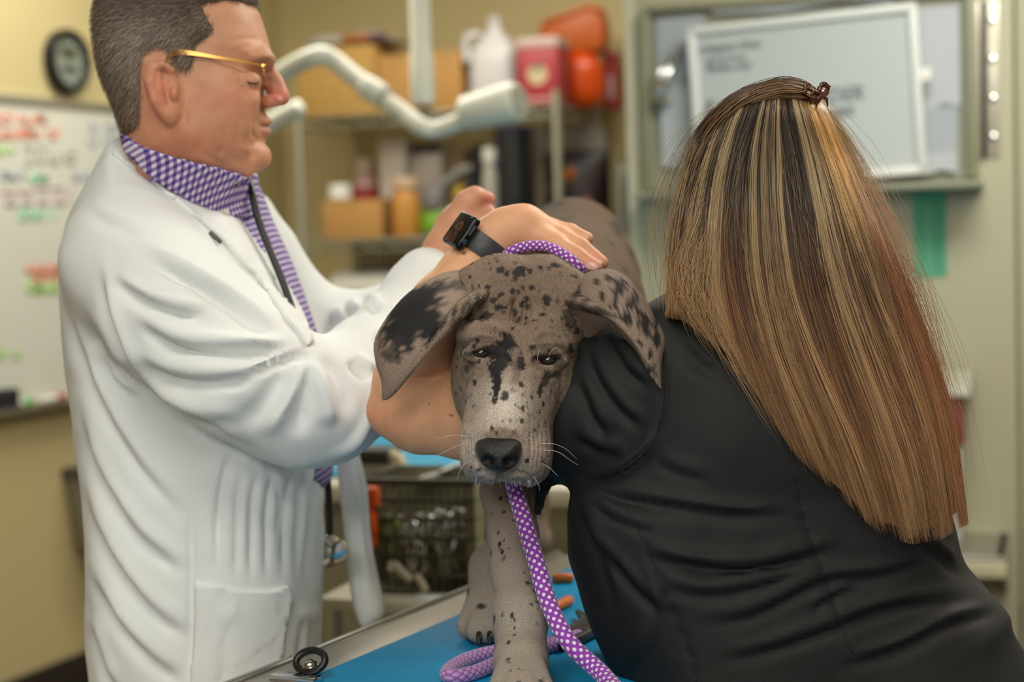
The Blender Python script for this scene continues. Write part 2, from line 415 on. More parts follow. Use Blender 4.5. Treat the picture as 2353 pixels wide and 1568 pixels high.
strip('baseboard_back', CORNER, CORNER + AX * 5.2, -BX, 0, .1, .012, m_base)

# ------------------------------------------------------------------ left wall: whiteboard, clock, bin
def lw(px, py, off=.0):
    return on_plane(px, py, L0 + LN * off, LN)
wb = thing('whiteboard', 'large wall whiteboard covered with coloured handwriting under the round clock', 'whiteboard', lw(60, 930, 0))
tl, bl = lw(100, 243), lw(100, 922); zt, zb = tl[2], bl[2]
a0, a1 = np.dot(lw(-330, 500) - L0, LX), np.dot(lw(300, 500) - L0, LX)
def lbox(u0, u1, z0, z1, o0, o1):
    c = L0 + LX * (u0 + u1) / 2 + LN * (o0 + o1) / 2; c[2] = (z0 + z1) / 2
    return c, (u1 - u0, o1 - o0, z1 - z0), (LX, LN, ZX)
MB().box(*lbox(a0, a1, zb, zt, .0, .016)).build('board_panel', mat('whiteboard_face', '#d9d8c9', .25), wb)
m_alu = mat('aluminium', '#b9b8a8', .4, .7)
fm = MB()
fm.box(*lbox(a0, a1, zt - .005, zt + .022, 0, .024)); fm.box(*lbox(a1 - .01, a1 + .015, zb, zt, 0, .024)); fm.box(*lbox(a0 - .015, a0 + .01, zb, zt, 0, .024))
fm.build('board_frame', m_alu, wb, bevel=.003)
MB().box(*lbox(a0, a1, zb - .02, zb, 0, .07)).build('marker_tray', mat('tray_metal', '#8d836a', .4, .6), wb, bevel=.004)
# coloured handwriting: short strokes in rows on the board
def script(name, m, rows, parent, plane, off, h, slant=.25, th=.004):
    """rows: (x0, x1, y) in pixels; hand-like strokes lying on the plane"""
    mb = MB(); p0, n = plane
    for x0, x1, y in rows:
        x = x0
        while x < x1:
            wd = random.uniform(.35, .8) * h; hh = h * random.uniform(.55, 1.0); k = random.randint(0, 5)
            if k == 0: pts = [(0, 0), (slant * hh, -hh)]
            elif k == 1: pts = [(0, -hh), (wd, -hh), (wd * .2, 0), (wd, 0)]
            elif k == 2: pts = [(wd, -hh * .8), (wd * .4, -hh), (0, -hh * .4), (wd * .4, 0), (wd, -hh * .2)]
            elif k == 3: pts = [(0, 0), (wd * .5, -hh), (wd, 0)]
            elif k == 4: pts = [(0, -hh), (wd * .1, -hh * .1), (wd * .7, 0), (wd, -hh)]
            else: pts = [(0, 0), (0, -hh), (wd, -hh * .7), (0, -hh * .45), (wd, 0)]
            if random.random() < .86:
                q = [on_plane(x + a, y + b - .02 * (x - x0), p0, n) + np.asarray(n) * off for a, b in pts]
                mb.tube(q, th, seg=4)
            x += wd + h * .22
    o = mb.build(name, m, parent); o['kind'] = 'stuff'; return o
pl = (L0 + LN * .0165, LN)
ink = lambda n, c: mat('ink_' + n, c, .6)
script('red_writing', ink('red', '#d98068'), [(-250, 95, 290), (-240, 140, 325), (60, 140, 628)], wb, pl, .0, 27, th=.006)
script('black_writing', ink('grey', '#8d8d7c'), [(55, 180, 378)], wb, pl, 0, 42, th=.005)
script('purple_writing', ink('plum', '#b08a98'), [(5, 195, 470), (205, 260, 385), (215, 250, 432)], wb, pl, 0, 40, th=.006)
script('blue_writing', ink('slate', '#8e97ab'), [(5, 60, 415), (165, 200, 415), (205, 270, 305), (205, 270, 335), (-200, -10, 415)], wb, pl, 0, 22, th=.005)
script('green_writing', ink('green', '#86c7a2'), [(70, 115, 420), (5, 135, 505), (-200, -20, 520)], wb, pl, 0, 26, th=.006)
script('lime_writing', ink('lime', '#a9cd76'), [(-60, 30, 355), (60, 140, 670), (-60, 48, 822)], wb, pl, 0, 22, th=.006)
def hl(px0, px1, py0, py1, col, name):
    u0 = np.dot(lw(px0, py0) - L0, LX); u1 = np.dot(lw(px1, py0) - L0, LX); z1 = lw(px0, py0)[2]; z0 = lw(px0, py1)[2]
    MB().box(*lbox(u0, u1, z0, z1, .0, .0172)).build(name, mat('strip_' + name, col, .6), wb)
hl(62, 150, 628, 650, '#d39a7c', 'orange_strip'); hl(62, 150, 660, 682, '#b3c488', 'green_strip')
for px, c, lab, dx in ((5, '#1c1c1c', 'black eraser block resting on the whiteboard tray', .05), (38, '#3bb53a', 'green marker resting on the whiteboard tray', .03), (118, '#b8262c', 'red marker resting on the whiteboard tray', .03)):
    q = lw(px, 915, .045); q[2] = zb
    if 'eraser' in lab:
        r = thing('whiteboard_eraser', lab, 'eraser', q); MB().box(q + ZX * .034, (.11, .045, .05), (LX, LN, ZX)).build('grip', mat('eraser_grip', c, .7), r, bevel=.008); MB().box(q + ZX * .005, (.11, .045, .012), (LX, LN, ZX)).build('felt', mat('felt_grey', '#444444', .9), r)
    else:
        r = thing('marker_pen', lab, 'marker', q, 'markers on the whiteboard tray')
        ax = (LN, ZX, LX); m1 = mat('pen_' + c, c, .4)
        MB().lathe(q - LX * .065 + ZX * .011, [(.009, 0), (.010, .01), (.010, .085), (.009, .09)], 12, ax).build('barrel', m_white, r, smooth=False)
        MB().lathe(q + LX * .024 + ZX * .011, [(.0105, 0), (.0105, .035), (.008, .042)], 12, ax).build('cap', m1, r)
ck = lw(143, 143, 0)
rad = .5 * (lw(143, 68)[2] - lw(143, 218)[2])
ct = thing('wall_clock', 'round black wall clock on the beige wall above the whiteboard', 'clock', ck)
cax = (LX, ZX, LN)
MB().lathe(ck, [(rad * .97, 0), (rad, .012), (rad, .03), (rad * .93, .042), (rad * .78, .036), (rad * .76, .022)], 48, cax).build('rim', m_black, ct, smooth=False)
MB().lathe(ck, [(rad * .78, .006), (rad * .78, .024)], 48, cax).build('dial', mat('clock_dial', '#8b9184', .4), ct)
MB().box(ck + LN * .026 + ZX * rad * .28, (rad * .7, .003, rad * .34), (LX, LN, ZX)).build('display_panel', mat('clock_lcd', '#4c5138', .4), ct)
MB().box(ck + LN * .026 - ZX * rad * .22, (rad * .7, .003, rad * .16), (LX, LN, ZX)).build('label_strip', mat('clock_dark', '#3c4139', .4), ct)
for k in range(12):
    a = k * math.pi / 6; d_ = LX * math.sin(a) + ZX * math.cos(a)
    MB().box(ck + LN * .0255 + d_ * rad * .68, (.005, .003, .016), (np.cross(LN, d_), LN, d_)).build('hour_mark', m_black, ct)
# grey bin fixed to the wall behind the person in the coat
bp = lw(185, 1262, 0); bt = thing('wall_bin', 'grey waste bin with dark rim on the beige wall behind the white coat', 'bin', bp)
ub = np.dot(lw(150, 1200) - L0, LX); zb0, zb1 = lw(185, 1262)[2], lw(185, 1078)[2]
mbb = MB(); q = lambda u, o, z: L0 + LX * u + LN * o + ZX * z
V = [q(ub + .03, .0, zb0), q(ub + .33, .0, zb0), q(ub + .33, .17, zb0), q(ub + .03, .17, zb0), q(ub, 0, zb1), q(ub + .36, 0, zb1), q(ub + .36, .2, zb1), q(ub, .2, zb1)]
mbb.add(V, [(0, 3, 2, 1), (4, 5, 6, 7), (0, 1, 5, 4), (1, 2, 6, 5), (2, 3, 7, 6), (3, 0, 4, 7)]).build('bin_body', mat('bin_grey', '#8f8878', .5), bt, bevel=.02)
MB().box(L0 + LX * (ub + .18) + LN * .1 + ZX * zb1, (.38, .215, .03), (LX, LN, ZX)).build('rim', mat('bin_rim', '#4d4a4c', .5), bt, bevel=.006)

# ------------------------------------------------------------------ right partition (grey-green steel cabinet side) with its fittings
RP = P(1472, 500, 4.35)                                      # a point on its front face at its free edge
RN = -BX
def rp(px, py, off=0.0): return on_plane(px, py, RP + RN * off, BX)
m_green = mat('grey_green_enamel', '#b3b197', .45, noise=.06, scale=4)
E0 = np.array([RP[0], RP[1], 0])
uR = np.dot(rp(2334, 600) - E0, AX)
def rbox(u0, u1, z0, z1, o0, o1):
    c = E0 + AX * (u0 + u1) / 2 + RN * (o0 + o1) / 2; c[2] = (z0 + z1) / 2
    return c, (abs(u1 - u0), abs(o1 - o0), abs(z1 - z0)), (AX, BX, ZX)
o = MB().box(*rbox(0, uR, 0, 2.75, -.05, 0)).build('wall_right', m_green, bevel=.004); tag(o, kind='structure')
o = MB().box(*rbox(uR + .006, uR + 2.4, 0, 2.75, -.05, .004)).build('wall_right_panel', m_green, bevel=.004); tag(o, kind='structure')
o = MB().box(*rbox(-.03, 0, 0, 2.75, -.055, .006)).build('trim_1', mat('pale_edge_trim', '#c3c0a6', .5), bevel=.004); tag(o, kind='structure')
ru = lambda px, py: np.dot(rp(px, py) - E0, AX)
# clear document pocket with papers, ledge
dh = thing('document_holder', 'clear wall pocket of papers behind the small whiteboard', 'paper holder', rp(1850, 430))
u0, u1 = ru(1490, 220), ru(2235, 220); z0, z1 = rp(1850, 425)[2], rp(1850, 8)[2]
MB().box(*rbox(u0, u1, z0, z1, 0, .004)).build('back_plate', mat('holder_back', '#9d9e8c', .4), dh)
fr = MB()
for a, b, c, d in ((u0, u1, z1, z1 + .018), (u0 - .01, u0 + .012, z0, z1), (u1 - .012, u1 + .012, z0, z1)): fr.box(*rbox(a, b, c, d, 0, .03))
fr.build('holder_frame', mat('holder_frame', '#8d8d74', .4), dh, bevel=.003)
MB().box(*rbox(ru(1480, 430), ru(2262, 430), rp(2100, 438)[2], rp(2100, 422)[2], 0, .12)).build('ledge', mat('ledge_green', '#8a8c78', .4), dh, bevel=.004)
random.seed(5)
for k, (x0, x1, y0, y1, t) in enumerate(((2080, 2205, 20, 255, .02), (2100, 2200, 250, 370, -.03), (2080, 2200, 355, 405, .02), (1510, 1620, 40, 200, .05), (1520, 1600, 200, 390, -.02), (1640, 2050, 15, 40, -.06))):
    a, b, c, d = ru(x0, y0), ru(x1, y0), rp(x0, y1)[2], rp(x0, y0)[2]
    pp = [E0 + AX * u + ZX * z + RN * (.008 + .004 * (k % 3)) for u, z in ((a, c + .006), (a * .6 + b * .4, c), (a * .3 + b * .7, c + .012), (b, c + .004), (b, d), (a, d - t * .1))]
    MB().prism(pp, RN * .003).build('paper_sheet', mat('paper_grey%d' % (k % 2), '#a9b0b6' if k % 2 else '#b9bfc4', .8), dh)
# small tilted whiteboard
c0 = [rp(1592, 68, .05), rp(2112, 10, .05), rp(2118, 395, .05), rp(1600, 440, .05)]
cc = sum(c0) / 4; ux = (c0[1] - c0[0]); uw = np.linalg.norm(ux); ux /= uw; uz = np.cross(ux, BX); uz = uz if uz[2] > 0 else -uz; uh = np.linalg.norm(c0[0] - c0[3])
wsm = thing('dry_erase_board', 'small tilted dry-erase board with black notes hung on the grey-green cabinet', 'whiteboard', (c0[2] + c0[3]) / 2)
MB().box(cc, (uw, .012, uh), (ux, BX, uz)).build('board_face', mat('small_board', '#bcc4c4', .3), wsm)
m_fr = mat('board_frame_white', '#dfe3df', .4); f_ = MB()
for sx in (-1, 1): f_.box(cc + ux * sx * (uw / 2 - .006) + RN * .004, (.02, .024, uh + .006), (ux, BX, uz))
for sz in (-1, 1): f_.box(cc + uz * sz * (uh / 2 - .006) + RN * .004, (uw + .006, .024, .02), (ux, BX, uz))
f_.build('board_frame', m_fr, wsm, bevel=.004)
MB().box(cc + ux * (uw / 2 + .012) + uz * (.03), (.03, .02, .03), (ux, BX, uz)).build('mount_clip', m_white, wsm, bevel=.004)
plb = (cc + RN * .008, RN)
m_ink = ink('board_black', '#757b7e')
def line_text(txt, px, py, hpx, parent, plane, m, slant=.25, right=ux, up=uz, ext=.0006, name='handwriting'):
    """flat lettering lying on the plane at the pixel"""
    cu = bpy.data.curves.new(name, 'FONT'); cu.body = txt; p = on_plane(px, py, *plane); q = on_plane(px, py - hpx, *plane)
    cu.size = np.linalg.norm(p - q) * 1.35; cu.shear = slant; cu.extrude = ext; cu.offset = cu.size * .012
    o = bpy.data.objects.new(name, cu); n = np.cross(right, up)
    M = Matrix(((right[0], up[0], n[0], p[0]), (right[1], up[1], n[1], p[1]), (right[2], up[2], n[2], p[2]), (0, 0, 0, 1)))
    dg = bpy.context.evaluated_depsgraph_get(); COL.objects.link(o); dg.update()
    me = bpy.data.meshes.new_from_object(o.evaluated_get(dg)); bpy.data.objects.remove(o); me.transform(M)
    me.materials.clear(); return link(name, me, m, parent, smooth=False)
for t, x, y, h in (('Indiegent Clinic', 1606, 122, 17), ('call at front', 1620, 146, 15), ('Rabies only', 1622, 166, 17)): line_text(t, x, y, h, wsm, plb, m_ink)
for t, x, y, h in (('Room for POWDER', 1616, 262, 32), ('Check all Chlorhex', 1620, 296, 32), ('in the cage area, refill', 1640, 322, 23)):
    line_text(t, x, y, h, wsm, plb, m_ink)
# green paper strip taped below the ledge
gs = thing('green_paper_strip', 'green paper strip with two columns of print taped under the ledge', 'paper', rp(2140, 640))
gp = [rp(2100, 640, .001), rp(2176, 634, .001), rp(2174, 436, .001), rp(2096, 440, .001)]
MB().prism(gp, RN * .002).build('strip_sheet', mat('mint_paper', '#63b08c', .8), gs)
for k in range(15):
    y = 462 + k * 11.6
    line_text('Abd09 kgB'[k % 3:k % 3 + 6], 2108 + .2 * k, y + 4, 5, gs, (RP + RN * .0032, RN), mat('strip_print', '#3f7f64', .8), 0, AX, ZX, .0002, 'print_line')
    line_text('480 mg'[k % 2:], 2142 + .2 * k, y + 2, 7, gs, (RP + RN * .0032, RN), mat('strip_print_dark', '#2c5c48', .8), 0, AX, ZX, .0002, 'print_line')
# chrome hinge
hg = thing('cabinet_hinge', 'long polished steel hinge on the grey-green cabinet beside the small whiteboard', 'hinge', rp(2260, 360))
uh0 = ru(2260, 190); zh0, zh1 = rp(2260, 362)[2], rp(2260, 5)[2]
for sx in (-1, 1):
    MB().box(*rbox(uh0 + sx * .006, uh0 + sx * .036, zh0, zh1, 0, .005)).build('leaf', mat('satin_hinge', '#d6d0bf', .3, .55), hg, bevel=.002)
MB().tube([E0 + AX * uh0 + RN * .006 + ZX * z for z in (zh0, zh1)], .0055, 12).build('pin', mat('dark_steel', '#3a352e', .3, .9), hg)
for k in range(4):
    z = zh0 + (zh1 - zh0) * (k + .5) / 4
    for sx in (-1, 1):
        MB().lathe(E0 + AX * (uh0 + sx * .021) + RN * .004 + ZX * z, [(.009, 0), (.0085, .003), (.003, .0055)], 14, (AX, ZX, RN)).build('screw', m_chrome, hg)
# chrome pull handle and grey strap left of the small whiteboard
ph = thing('pull_handle', 'curved chrome handle with grey strap on the cabinet left of the small whiteboard', 'handle', rp(1530, 240))
hp = spline([rp(1562, 120, .02), rp(1540, 160, .07), rp(1528, 205, .075), rp(1526, 240, .03)], 16)
MB().tube(hp, .0085, 12).build('grip', m_chrome, ph, smooth=True)
hp2 = spline([rp(1545, 130, .02), rp(1518, 170, .06), rp(1514, 215, .05), rp(1518, 245, .02)], 16)
MB().tube(hp2, .007, 12).build('rear_grip', m_chrome, ph, smooth=True)
MB().box(rp(1522, 232, .02), (.045, .04, .018), FR).build('end_block', mat('brass_cap', '#b9a988', .3, .8), ph, bevel=.005)
MB().box(rp(1530, 300, .008), (.03, .012, .11), FR).build('strap', mat('strap_grey', '#6c7378', .7), ph, bevel=.004)
# steel shelf at the right with a red and white box
sh = thing('steel_shelf', 'steel shelf ledge with bracket on the cabinet beside the person with long hair', 'shelf', rp(2270, 1250))
zs = rp(2280, 1225, .0)[2]
ua, ub2 = ru(2150, 1230), ru(2322, 1200)
MB().box(*rbox(ua - .25, ub2, zs - .012, zs, 0, .30)).build('shelf_board', m_steel, sh, bevel=.003)
MB().box(*rbox(ua - .25, ub2, zs - .05, zs - .008, .285, .30)).build('front_lip', mat('lip_cream', '#c9c3a4', .4), sh, bevel=.003)
MB().prism([E0 + AX * (ub2 - .02) + RN * o_ + ZX * z for o_, z in ((0, zs), (.29, zs), (.02, zs - .14), (0, zs - .14))], AX * .012).build('bracket', mat('bracket_brown', '#7c7557', .5), sh)
bx = thing('sharps_dispenser', 'red and white sharps container standing on the steel shelf', 'container', E0 + AX * ru(2200, 1180) + RN * .1 + ZX * zs)
uu0, uu1 = ru(2120, 1100), ru(2218, 1100); zr0, zr1 = rp(2220, 1020, .1)[2], rp(2220, 905, .1)[2]
MB().box(*rbox(uu0, uu1, zs, zr0, .04, .16)).build('lower_body', mat('pale_plastic', '#b2b3ae', .5), bx, bevel=.006)
MB().box(*rbox(uu0, uu1 + .004, zr0, zr1, .035, .165)).build('red_label_body', mat('dull_red', '#7a3530', .5), bx, bevel=.004)
MB().prism([E0 + AX * (uu0 - .005) + RN * o_ + ZX * z for o_, z in ((.02, zr1), (.18, zr1), (.17, zr1 + .02), (.06, zr1 + .05), (.02, zr1 + .05))], AX * (uu1 - uu0 + .03)).build('lid', mat('lid_grey', '#a2a293', .5), bx, bevel=.004)
# ================================================================== wire rack and what stands on it
m_leg = m_wire
rk = thing('wire_rack', 'chrome wire shelving rack against the beige wall behind the dog', 'shelving', RO)
RW, RD = .93, .50
def rkp(a, b, z): return RO + AX * a + BX * b + ZX * z
def sz(py, b=0.0, px=980): return on_plane(px, py, RO + BX * b, BX)[2]
Z_TOP, Z_MID = sz(258), sz(548); Z_LOW = Z_MID - (Z_TOP - Z_MID) * .80
for a in (0, RW):
    for b in (0, RD):
        MB().tube([rkp(a, b, 0.0), rkp(a, b, Z_TOP + .05)], .0135, 12).build('post', m_wire, rk, smooth=False)
for zc in (Z_TOP, Z_MID, Z_LOW, .35):
    mb = MB()
    for b in (0, RD):
        mb.tube([rkp(0, b, zc), rkp(RW, b, zc)], .005, 6); mb.tube([rkp(0, b, zc - .035), rkp(RW, b, zc - .035)], .004, 6)
        zz = [rkp(RW * i / 18, b, zc - (.035 if i % 2 else 0)) for i in range(19)]; mb.tube(zz, .003, 5)
    for a in (0, RW):
        mb.tube([rkp(a, 0, zc), rkp(a, RD, zc)], .005, 6); mb.tube([rkp(a, 0, zc - .035), rkp(a, RD, zc - .035)], .004, 6)
    for i in range(1, 38): a = RW * i / 38; mb.tube([rkp(a, 0, zc + .004), rkp(a, RD, zc + .004)], .0022, 5)
    for b in (.15, .3): mb.tube([rkp(0, b, zc - .002), rkp(RW, b, zc - .002)], .004, 5)
    mb.build('wire_shelf', m_wire, rk, smooth=True)
def ra(px, py, b): return np.dot(on_plane(px, py, RO + BX * b, BX) - RO, AX)
def rz(px, py, b): return on_plane(px, py, RO + BX * b, BX)[2]
def rb(x0, x1, y0, b, zb, d=.2, y1=None):
    """box standing on a rack shelf: pixel columns x0..x1, top row y0, front face at depth b"""
    u0, u1 = ra(x0, 400, b), ra(x1, 400, b); zt_ = rz((x0 + x1) / 2, y0, b); zb = zb + .0062 if y1 is None else rz((x0 + x1) / 2, y1, b)
    return rkp((u0 + u1) / 2, b + d / 2, (zt_ + zb) / 2), (u1 - u0, d, zt_ - zb), FR
def carton(name, label, cat, x0, x1, y0, b, zb, d, m, y1=None, group=None, flaps=True):
    c, s, fr = rb(x0, x1, y0, b, zb, d, y1); r = thing(name, label, cat, c - ZX * s[2] / 2, group)
    MB().box(c, s, fr).build('carton_body', m, r, bevel=.003)
    if flaps:
        for sy in (-1, 1): MB().box(c + ZX * (s[2] / 2 + .002) + BX * sy * s[1] / 4, (s[0] * .99, s[1] * .485, .004), fr).build('flap', m, r)
        MB().box(c - BX * (s[1] / 2 + .0006) + ZX * s[2] * .42, (.05, .001, s[2] * .16), fr).build('tape', mat('packing_tape', '#b98e55', .3), r)
    return r
m_card2 = mat('cardboard_shadow', '#a8773a', .8, noise=.15, scale=25)
m_cardw = mat('wavy_cardboard', '#c49a52', .8, noise=.25, scale=60)
carton('cardboard_box', 'wide cardboard box at the left end of the top rack shelf', 'box', 690, 868, 108, .02, Z_TOP, .3, m_cardw)
carton('cardboard_box', 'plain cardboard box on the top rack shelf left of the lamp pole', 'box', 876, 960, 128, .05, Z_TOP, .25, m_card)
carton('cardboard_box', 'narrow cardboard box on the top rack shelf between lamp pole and white jug', 'box', 996, 1066, 118, .05, Z_TOP, .25, m_card)
carton('cardboard_box', 'cardboard box on the middle rack shelf under a white jar', 'box', 738, 872, 462, .03, Z_MID, .17, m_card)
# crumpled pale bag with orange and purple print on the left box
bz = rz(780, 108, .1) + .008
bg = thing('plastic_bag', 'pale crumpled plastic bag lying on the wide cardboard box', 'bag', rkp(ra(800, 100, .15), .15, bz))
gx = np.linspace(ra(718, 90, .12), ra(925, 90, .12), 22); gy = np.linspace(.04, .3, 12); V = []
for i, a in enumerate(gx):
    for j, b in enumerate(gy):
        u, v = i / 21, j / 11; e = max(0, math.sin(math.pi * u)) ** .4 * max(0, math.sin(math.pi * v)) ** .4
        V.append(rkp(a, b, bz + e * (.062 - .03 * u + .012 * math.sin(9 * u + 5 * v))))
n_ = len(gy); Fq = [(i * n_ + j, (i + 1) * n_ + j, (i + 1) * n_ + j + 1, i * n_ + j + 1) for i in range(21) for j in range(n_ - 1)]
Vb = [v - ZX * max(0, v[2] - bz) for v in V]; nb = len(V)
MB().add(V + Vb, Fq + [tuple(i + nb for i in f)[::-1] for f in Fq]).build('bag_body', mat('pale_film', '#b9b3a3', .35, noise=.15, scale=30), bg, smooth=True)
MB().box(rkp(ra(815, 90, .02), .035, bz + .012), (.1, .01, .02), FR).build('orange_print', mat('orange_print', '#b05f1c', .5), bg, bevel=.002)
MB().box(rkp(ra(865, 90, .02), .035, bz + .012), (.07, .01, .02), FR).build('purple_print', mat('purple_print', '#5d3a4c', .5), bg, bevel=.002)
# white jug
def lprof(px, py, b, pts, seg=24): return rkp(ra(px, py, b), b, 0), pts
ja, jb_ = ra(1138, 200, .12), .12; jw = (ra(1190, 200, .06) - ra(1082, 200, .06)) / 2; jz0, jz1 = Z_TOP + .006, rz(1145, 38, .12); H = jz1 - jz0
jg = thing('plastic_jug', 'translucent white plastic jug with cap on the top rack shelf', 'jug', rkp(ja, jb_, jz0))
cut = MB()
secs = [(0, 1, 1), (.05, 1.02, 1.02), (.5, 1, 1), (.62, .92, .9), (.74, .7, .62), (.82, .36, .36), (.86, .27, .27), (.93, .27, .27)]
V = []; S = 24
for h, sx, sy in secs:
    for k in range(S):
        t = 2 * math.pi * k / S; c_, s_ = math.cos(t), math.sin(t); e = .6
        V.append(rkp(ja + .004 + jw * sx * np.sign(c_) * abs(c_) ** e, jb_ + jw * .9 * sy * np.sign(s_) * abs(s_) ** e, jz0 + H * h))
cut.add(V, [(i * S + k, i * S + (k + 1) % S, (i + 1) * S + (k + 1) % S, (i + 1) * S + k) for i in range(len(secs) - 1) for k in range(S)] + [tuple(range(S))[::-1], tuple((len(secs) - 1) * S + k for k in range(S))])
m_jug = mat('milky_plastic', '#cdc7c4', .4, sss=.15)
cut.build('jug_body', m_jug, jg, smooth=True)
MB().lathe(rkp(ja + .004, jb_, jz0 + H * .9), [(.022, 0), (.023, .002), (.022, H * .1), (.018, H * .105)], 20).build('cap', mat('jug_cap', '#c9c1bd', .4), jg)
hh = spline([rkp(ja - jw * .35, jb_ - jw * .55, jz0 + H * .8), rkp(ja - jw * .85, jb_ - jw * .7, jz0 + H * .78), rkp(ja - jw * .98, jb_ - jw * .7, jz0 + H * .66), rkp(ja - jw * .9, jb_ - jw * .75, jz0 + H * .5)], 14)
MB().tube(hh, .014, 12).build('handle', m_jug, jg, smooth=True)
# red sharps carton with white lid and emblem
c, s, fr = rb(1196, 1288, 108, .02, Z_TOP, .16)
rs_ = thing('sharps_carton', 'red carton with white lid and pale round emblem on the top rack shelf', 'container', c - ZX * s[2] / 2)
MB().box(c, s, fr).build('carton_body', mat('carton_red', '#a8323a', .45), rs_, bevel=.005)
MB().box(c + ZX * (s[2] / 2 + .016), (s[0] * 1.03, s[1] * 1.03, .034), fr).build('lid', mat('lid_white', '#c9aca2', .4), rs_, bevel=.005)
em = c - BX * (s[1] / 2 + .0005) + ZX * .005
MB().lathe(em, [(.034, 0), (.034, .0015)], 28, (AX, ZX, -BX)).build('round_emblem', mat('emblem_cream', '#cdb78c', .6), rs_)
MB().prism([em - BX * .0016 + AX * x + ZX * z for x, z in ((-.012, .012), (.012, .012), (.016, .028), (0, .036), (-.016, .028))], -BX * .001).build('emblem_leaf', mat('emblem_green', '#4f7a58', .6), rs_)
MB().box(c - BX * (s[1] / 2 + .0005) - ZX * s[2] * .4, (s[0] * .8, .001, .012), fr).build('print_band', mat('band_pink', '#c98a84', .6), rs_)
# orange moulded bin tipped on the shelf items and pumpkin-shaped pail
op = thing('orange_tub', 'dark orange plastic tub tipped behind the red carton on the top shelf', 'tub', rkp(ra(1255, 120, .36), .36, Z_TOP + .006))
def ppx(pts, b): return [on_plane(x, y, RO + BX * b, BX) for x, y in pts]
ob = ppx([(1236, 60), (1262, 42), (1310, 26), (1352, 14), (1378, 20), (1388, 60), (1388, 90), (1380, 118), (1330, 122), (1300, 124), (1262, 118), (1238, 100)], .26)
MB().prism(ob, BX * .10).build('tub_shell', mat('orange_shell', '#b8540a', .45), op, bevel=.012, smooth=True)
MB().box(rkp(ra(1255, 180, .36), .36, (Z_TOP + .006 + rz(1255, 112, .36)) / 2), (.07, .08, rz(1255, 112, .36) - Z_TOP - .006), FR).build('tub_base', mat('orange_shell', '#b8540a', .45), op, bevel=.01)
MB().tube(ppx([(1250, 52), (1310, 30), (1356, 14), (1386, 24)], .255), .007, 8).build('rolled_rim', mat('orange_rim', '#d8641a', .35), op, smooth=True)
pa, pb = ra(1338, 190, .3), .3; pr = (ra(1390, 190, .3) - ra(1292, 190, .3)) / 2; pz1 = rz(1338, 122, .3); PH = pz1 - Z_TOP - .006
pk = thing('pumpkin_pail', 'bright orange ribbed pumpkin pail on the top rack shelf beside the red carton', 'pail', rkp(pa, pb, Z_TOP + .006))
V = []; S = 56; prof = [(.55, 0), (.85, .06), (1.0, .25), (1.02, .5), (.95, .75), (.75, .93), (.5, 1), (.2, 1)]
for r_, h in prof:
    for k in range(S): t = 2 * math.pi * k / S; rr = pr * r_ * (1 + .045 * abs(math.cos(4 * t)) - .03); V.append(rkp(pa + rr * math.cos(t), pb + rr * math.sin(t), Z_TOP + .006 + PH * h))
MB().add(V, [(i * S + k, i * S + (k + 1) % S, (i + 1) * S + (k + 1) % S, (i + 1) * S + k) for i in range(len(prof) - 1) for k in range(S)] + [tuple(range(S))[::-1], tuple((len(prof) - 1) * S + k for k in range(S))]).build('pail_body', mat('pumpkin_orange', '#e0500c', .25), pk, smooth=True)
MB().tube([rkp(pa, pb, Z_TOP + PH), rkp(pa, pb, Z_TOP + PH + .012)], .03, 16).build('rim_neck', mat('pumpkin_orange', '#e0500c', .25), pk)
c, s, fr = rb(1393, 1418, 118, .37, Z_TOP, .12)
r2 = thing('red_white_box', 'narrow red box with white panel at the right end of the top rack shelf', 'box', c - ZX * s[2] / 2)
MB().box(c, s, fr).build('box_body', mat('deep_red', '#9a1d22', .5), r2, bevel=.004)
MB().box(c - BX * (s[1] / 2) + AX * .006 - ZX * .025, (s[0] * .5, .003, s[2] * .4), fr).build('white_panel', mat('pinkish_white', '#b99a96', .5), r2)
# ---- middle shelf
zc = rz(800, 462, .1) + .005
w_ = (ra(806, 440, .1) - ra(756, 440, .1)) / 2; ca = ra(781, 440, .1)
jr = thing('white_jar', 'small white jar with lid standing on the cardboard box of the middle shelf', 'jar', rkp(ca, .1, zc))
MB().lathe(rkp(ca, .1, zc), [(w_ * .9, 0), (w_, .004), (w_, .03), (w_ * .85, .036)], 24).build('jar_body', m_white, jr)
MB().lathe(rkp(ca, .1, zc + .034), [(w_ * .95, 0), (w_ * .95, .016), (w_ * .9, .019)], 24).build('lid', m_white, jr)
def bottle(name, label, cat, px0, px1, y0, b, zb, m, m2, neck=.35, band=None, mb_=None, group=None):
    u0, u1 = ra(px0, 400, b), ra(px1, 400, b); r_ = (u1 - u0) / 2; a = (u0 + u1) / 2; z1_ = rz((px0 + px1) / 2, y0, b); zb = zb + .0062; H_ = z1_ - zb
    t = thing(name, label, cat, rkp(a, b, zb), group)
    MB().lathe(rkp(a, b, zb), [(r_ * .93, 0), (r_, H_ * .03), (r_, H_ * .62), (r_ * .85, H_ * .72), (r_ * neck, H_ * .8), (r_ * neck, H_ * .84)], 24).build('bottle_body', m, t, smooth=False)
    MB().lathe(rkp(a, b, zb + H_ * .83), [(r_ * neck * 1.25, 0), (r_ * neck * 1.25, H_ * .15), (r_ * neck * 1.1, H_ * .17)], 20).build('cap', m2, t)
    if band: MB().lathe(rkp(a, b, zb + H_ * band[0]), [(r_ * 1.01, 0), (r_ * 1.015, .001), (r_ * 1.015, H_ * (band[1] - band[0]))], 24).build('label_band', mb_, t)
    return t
bottle('pill_bottle', 'red labelled pale bottle standing behind the box on the middle rack shelf', 'bottle', 810, 868, 362, .27, Z_MID, mat('pale_pink', '#b58f86', .5), mat('beige_cap', '#b9a98e', .5), .6, (.3, .62), mat('label_red', '#9c3138', .5))
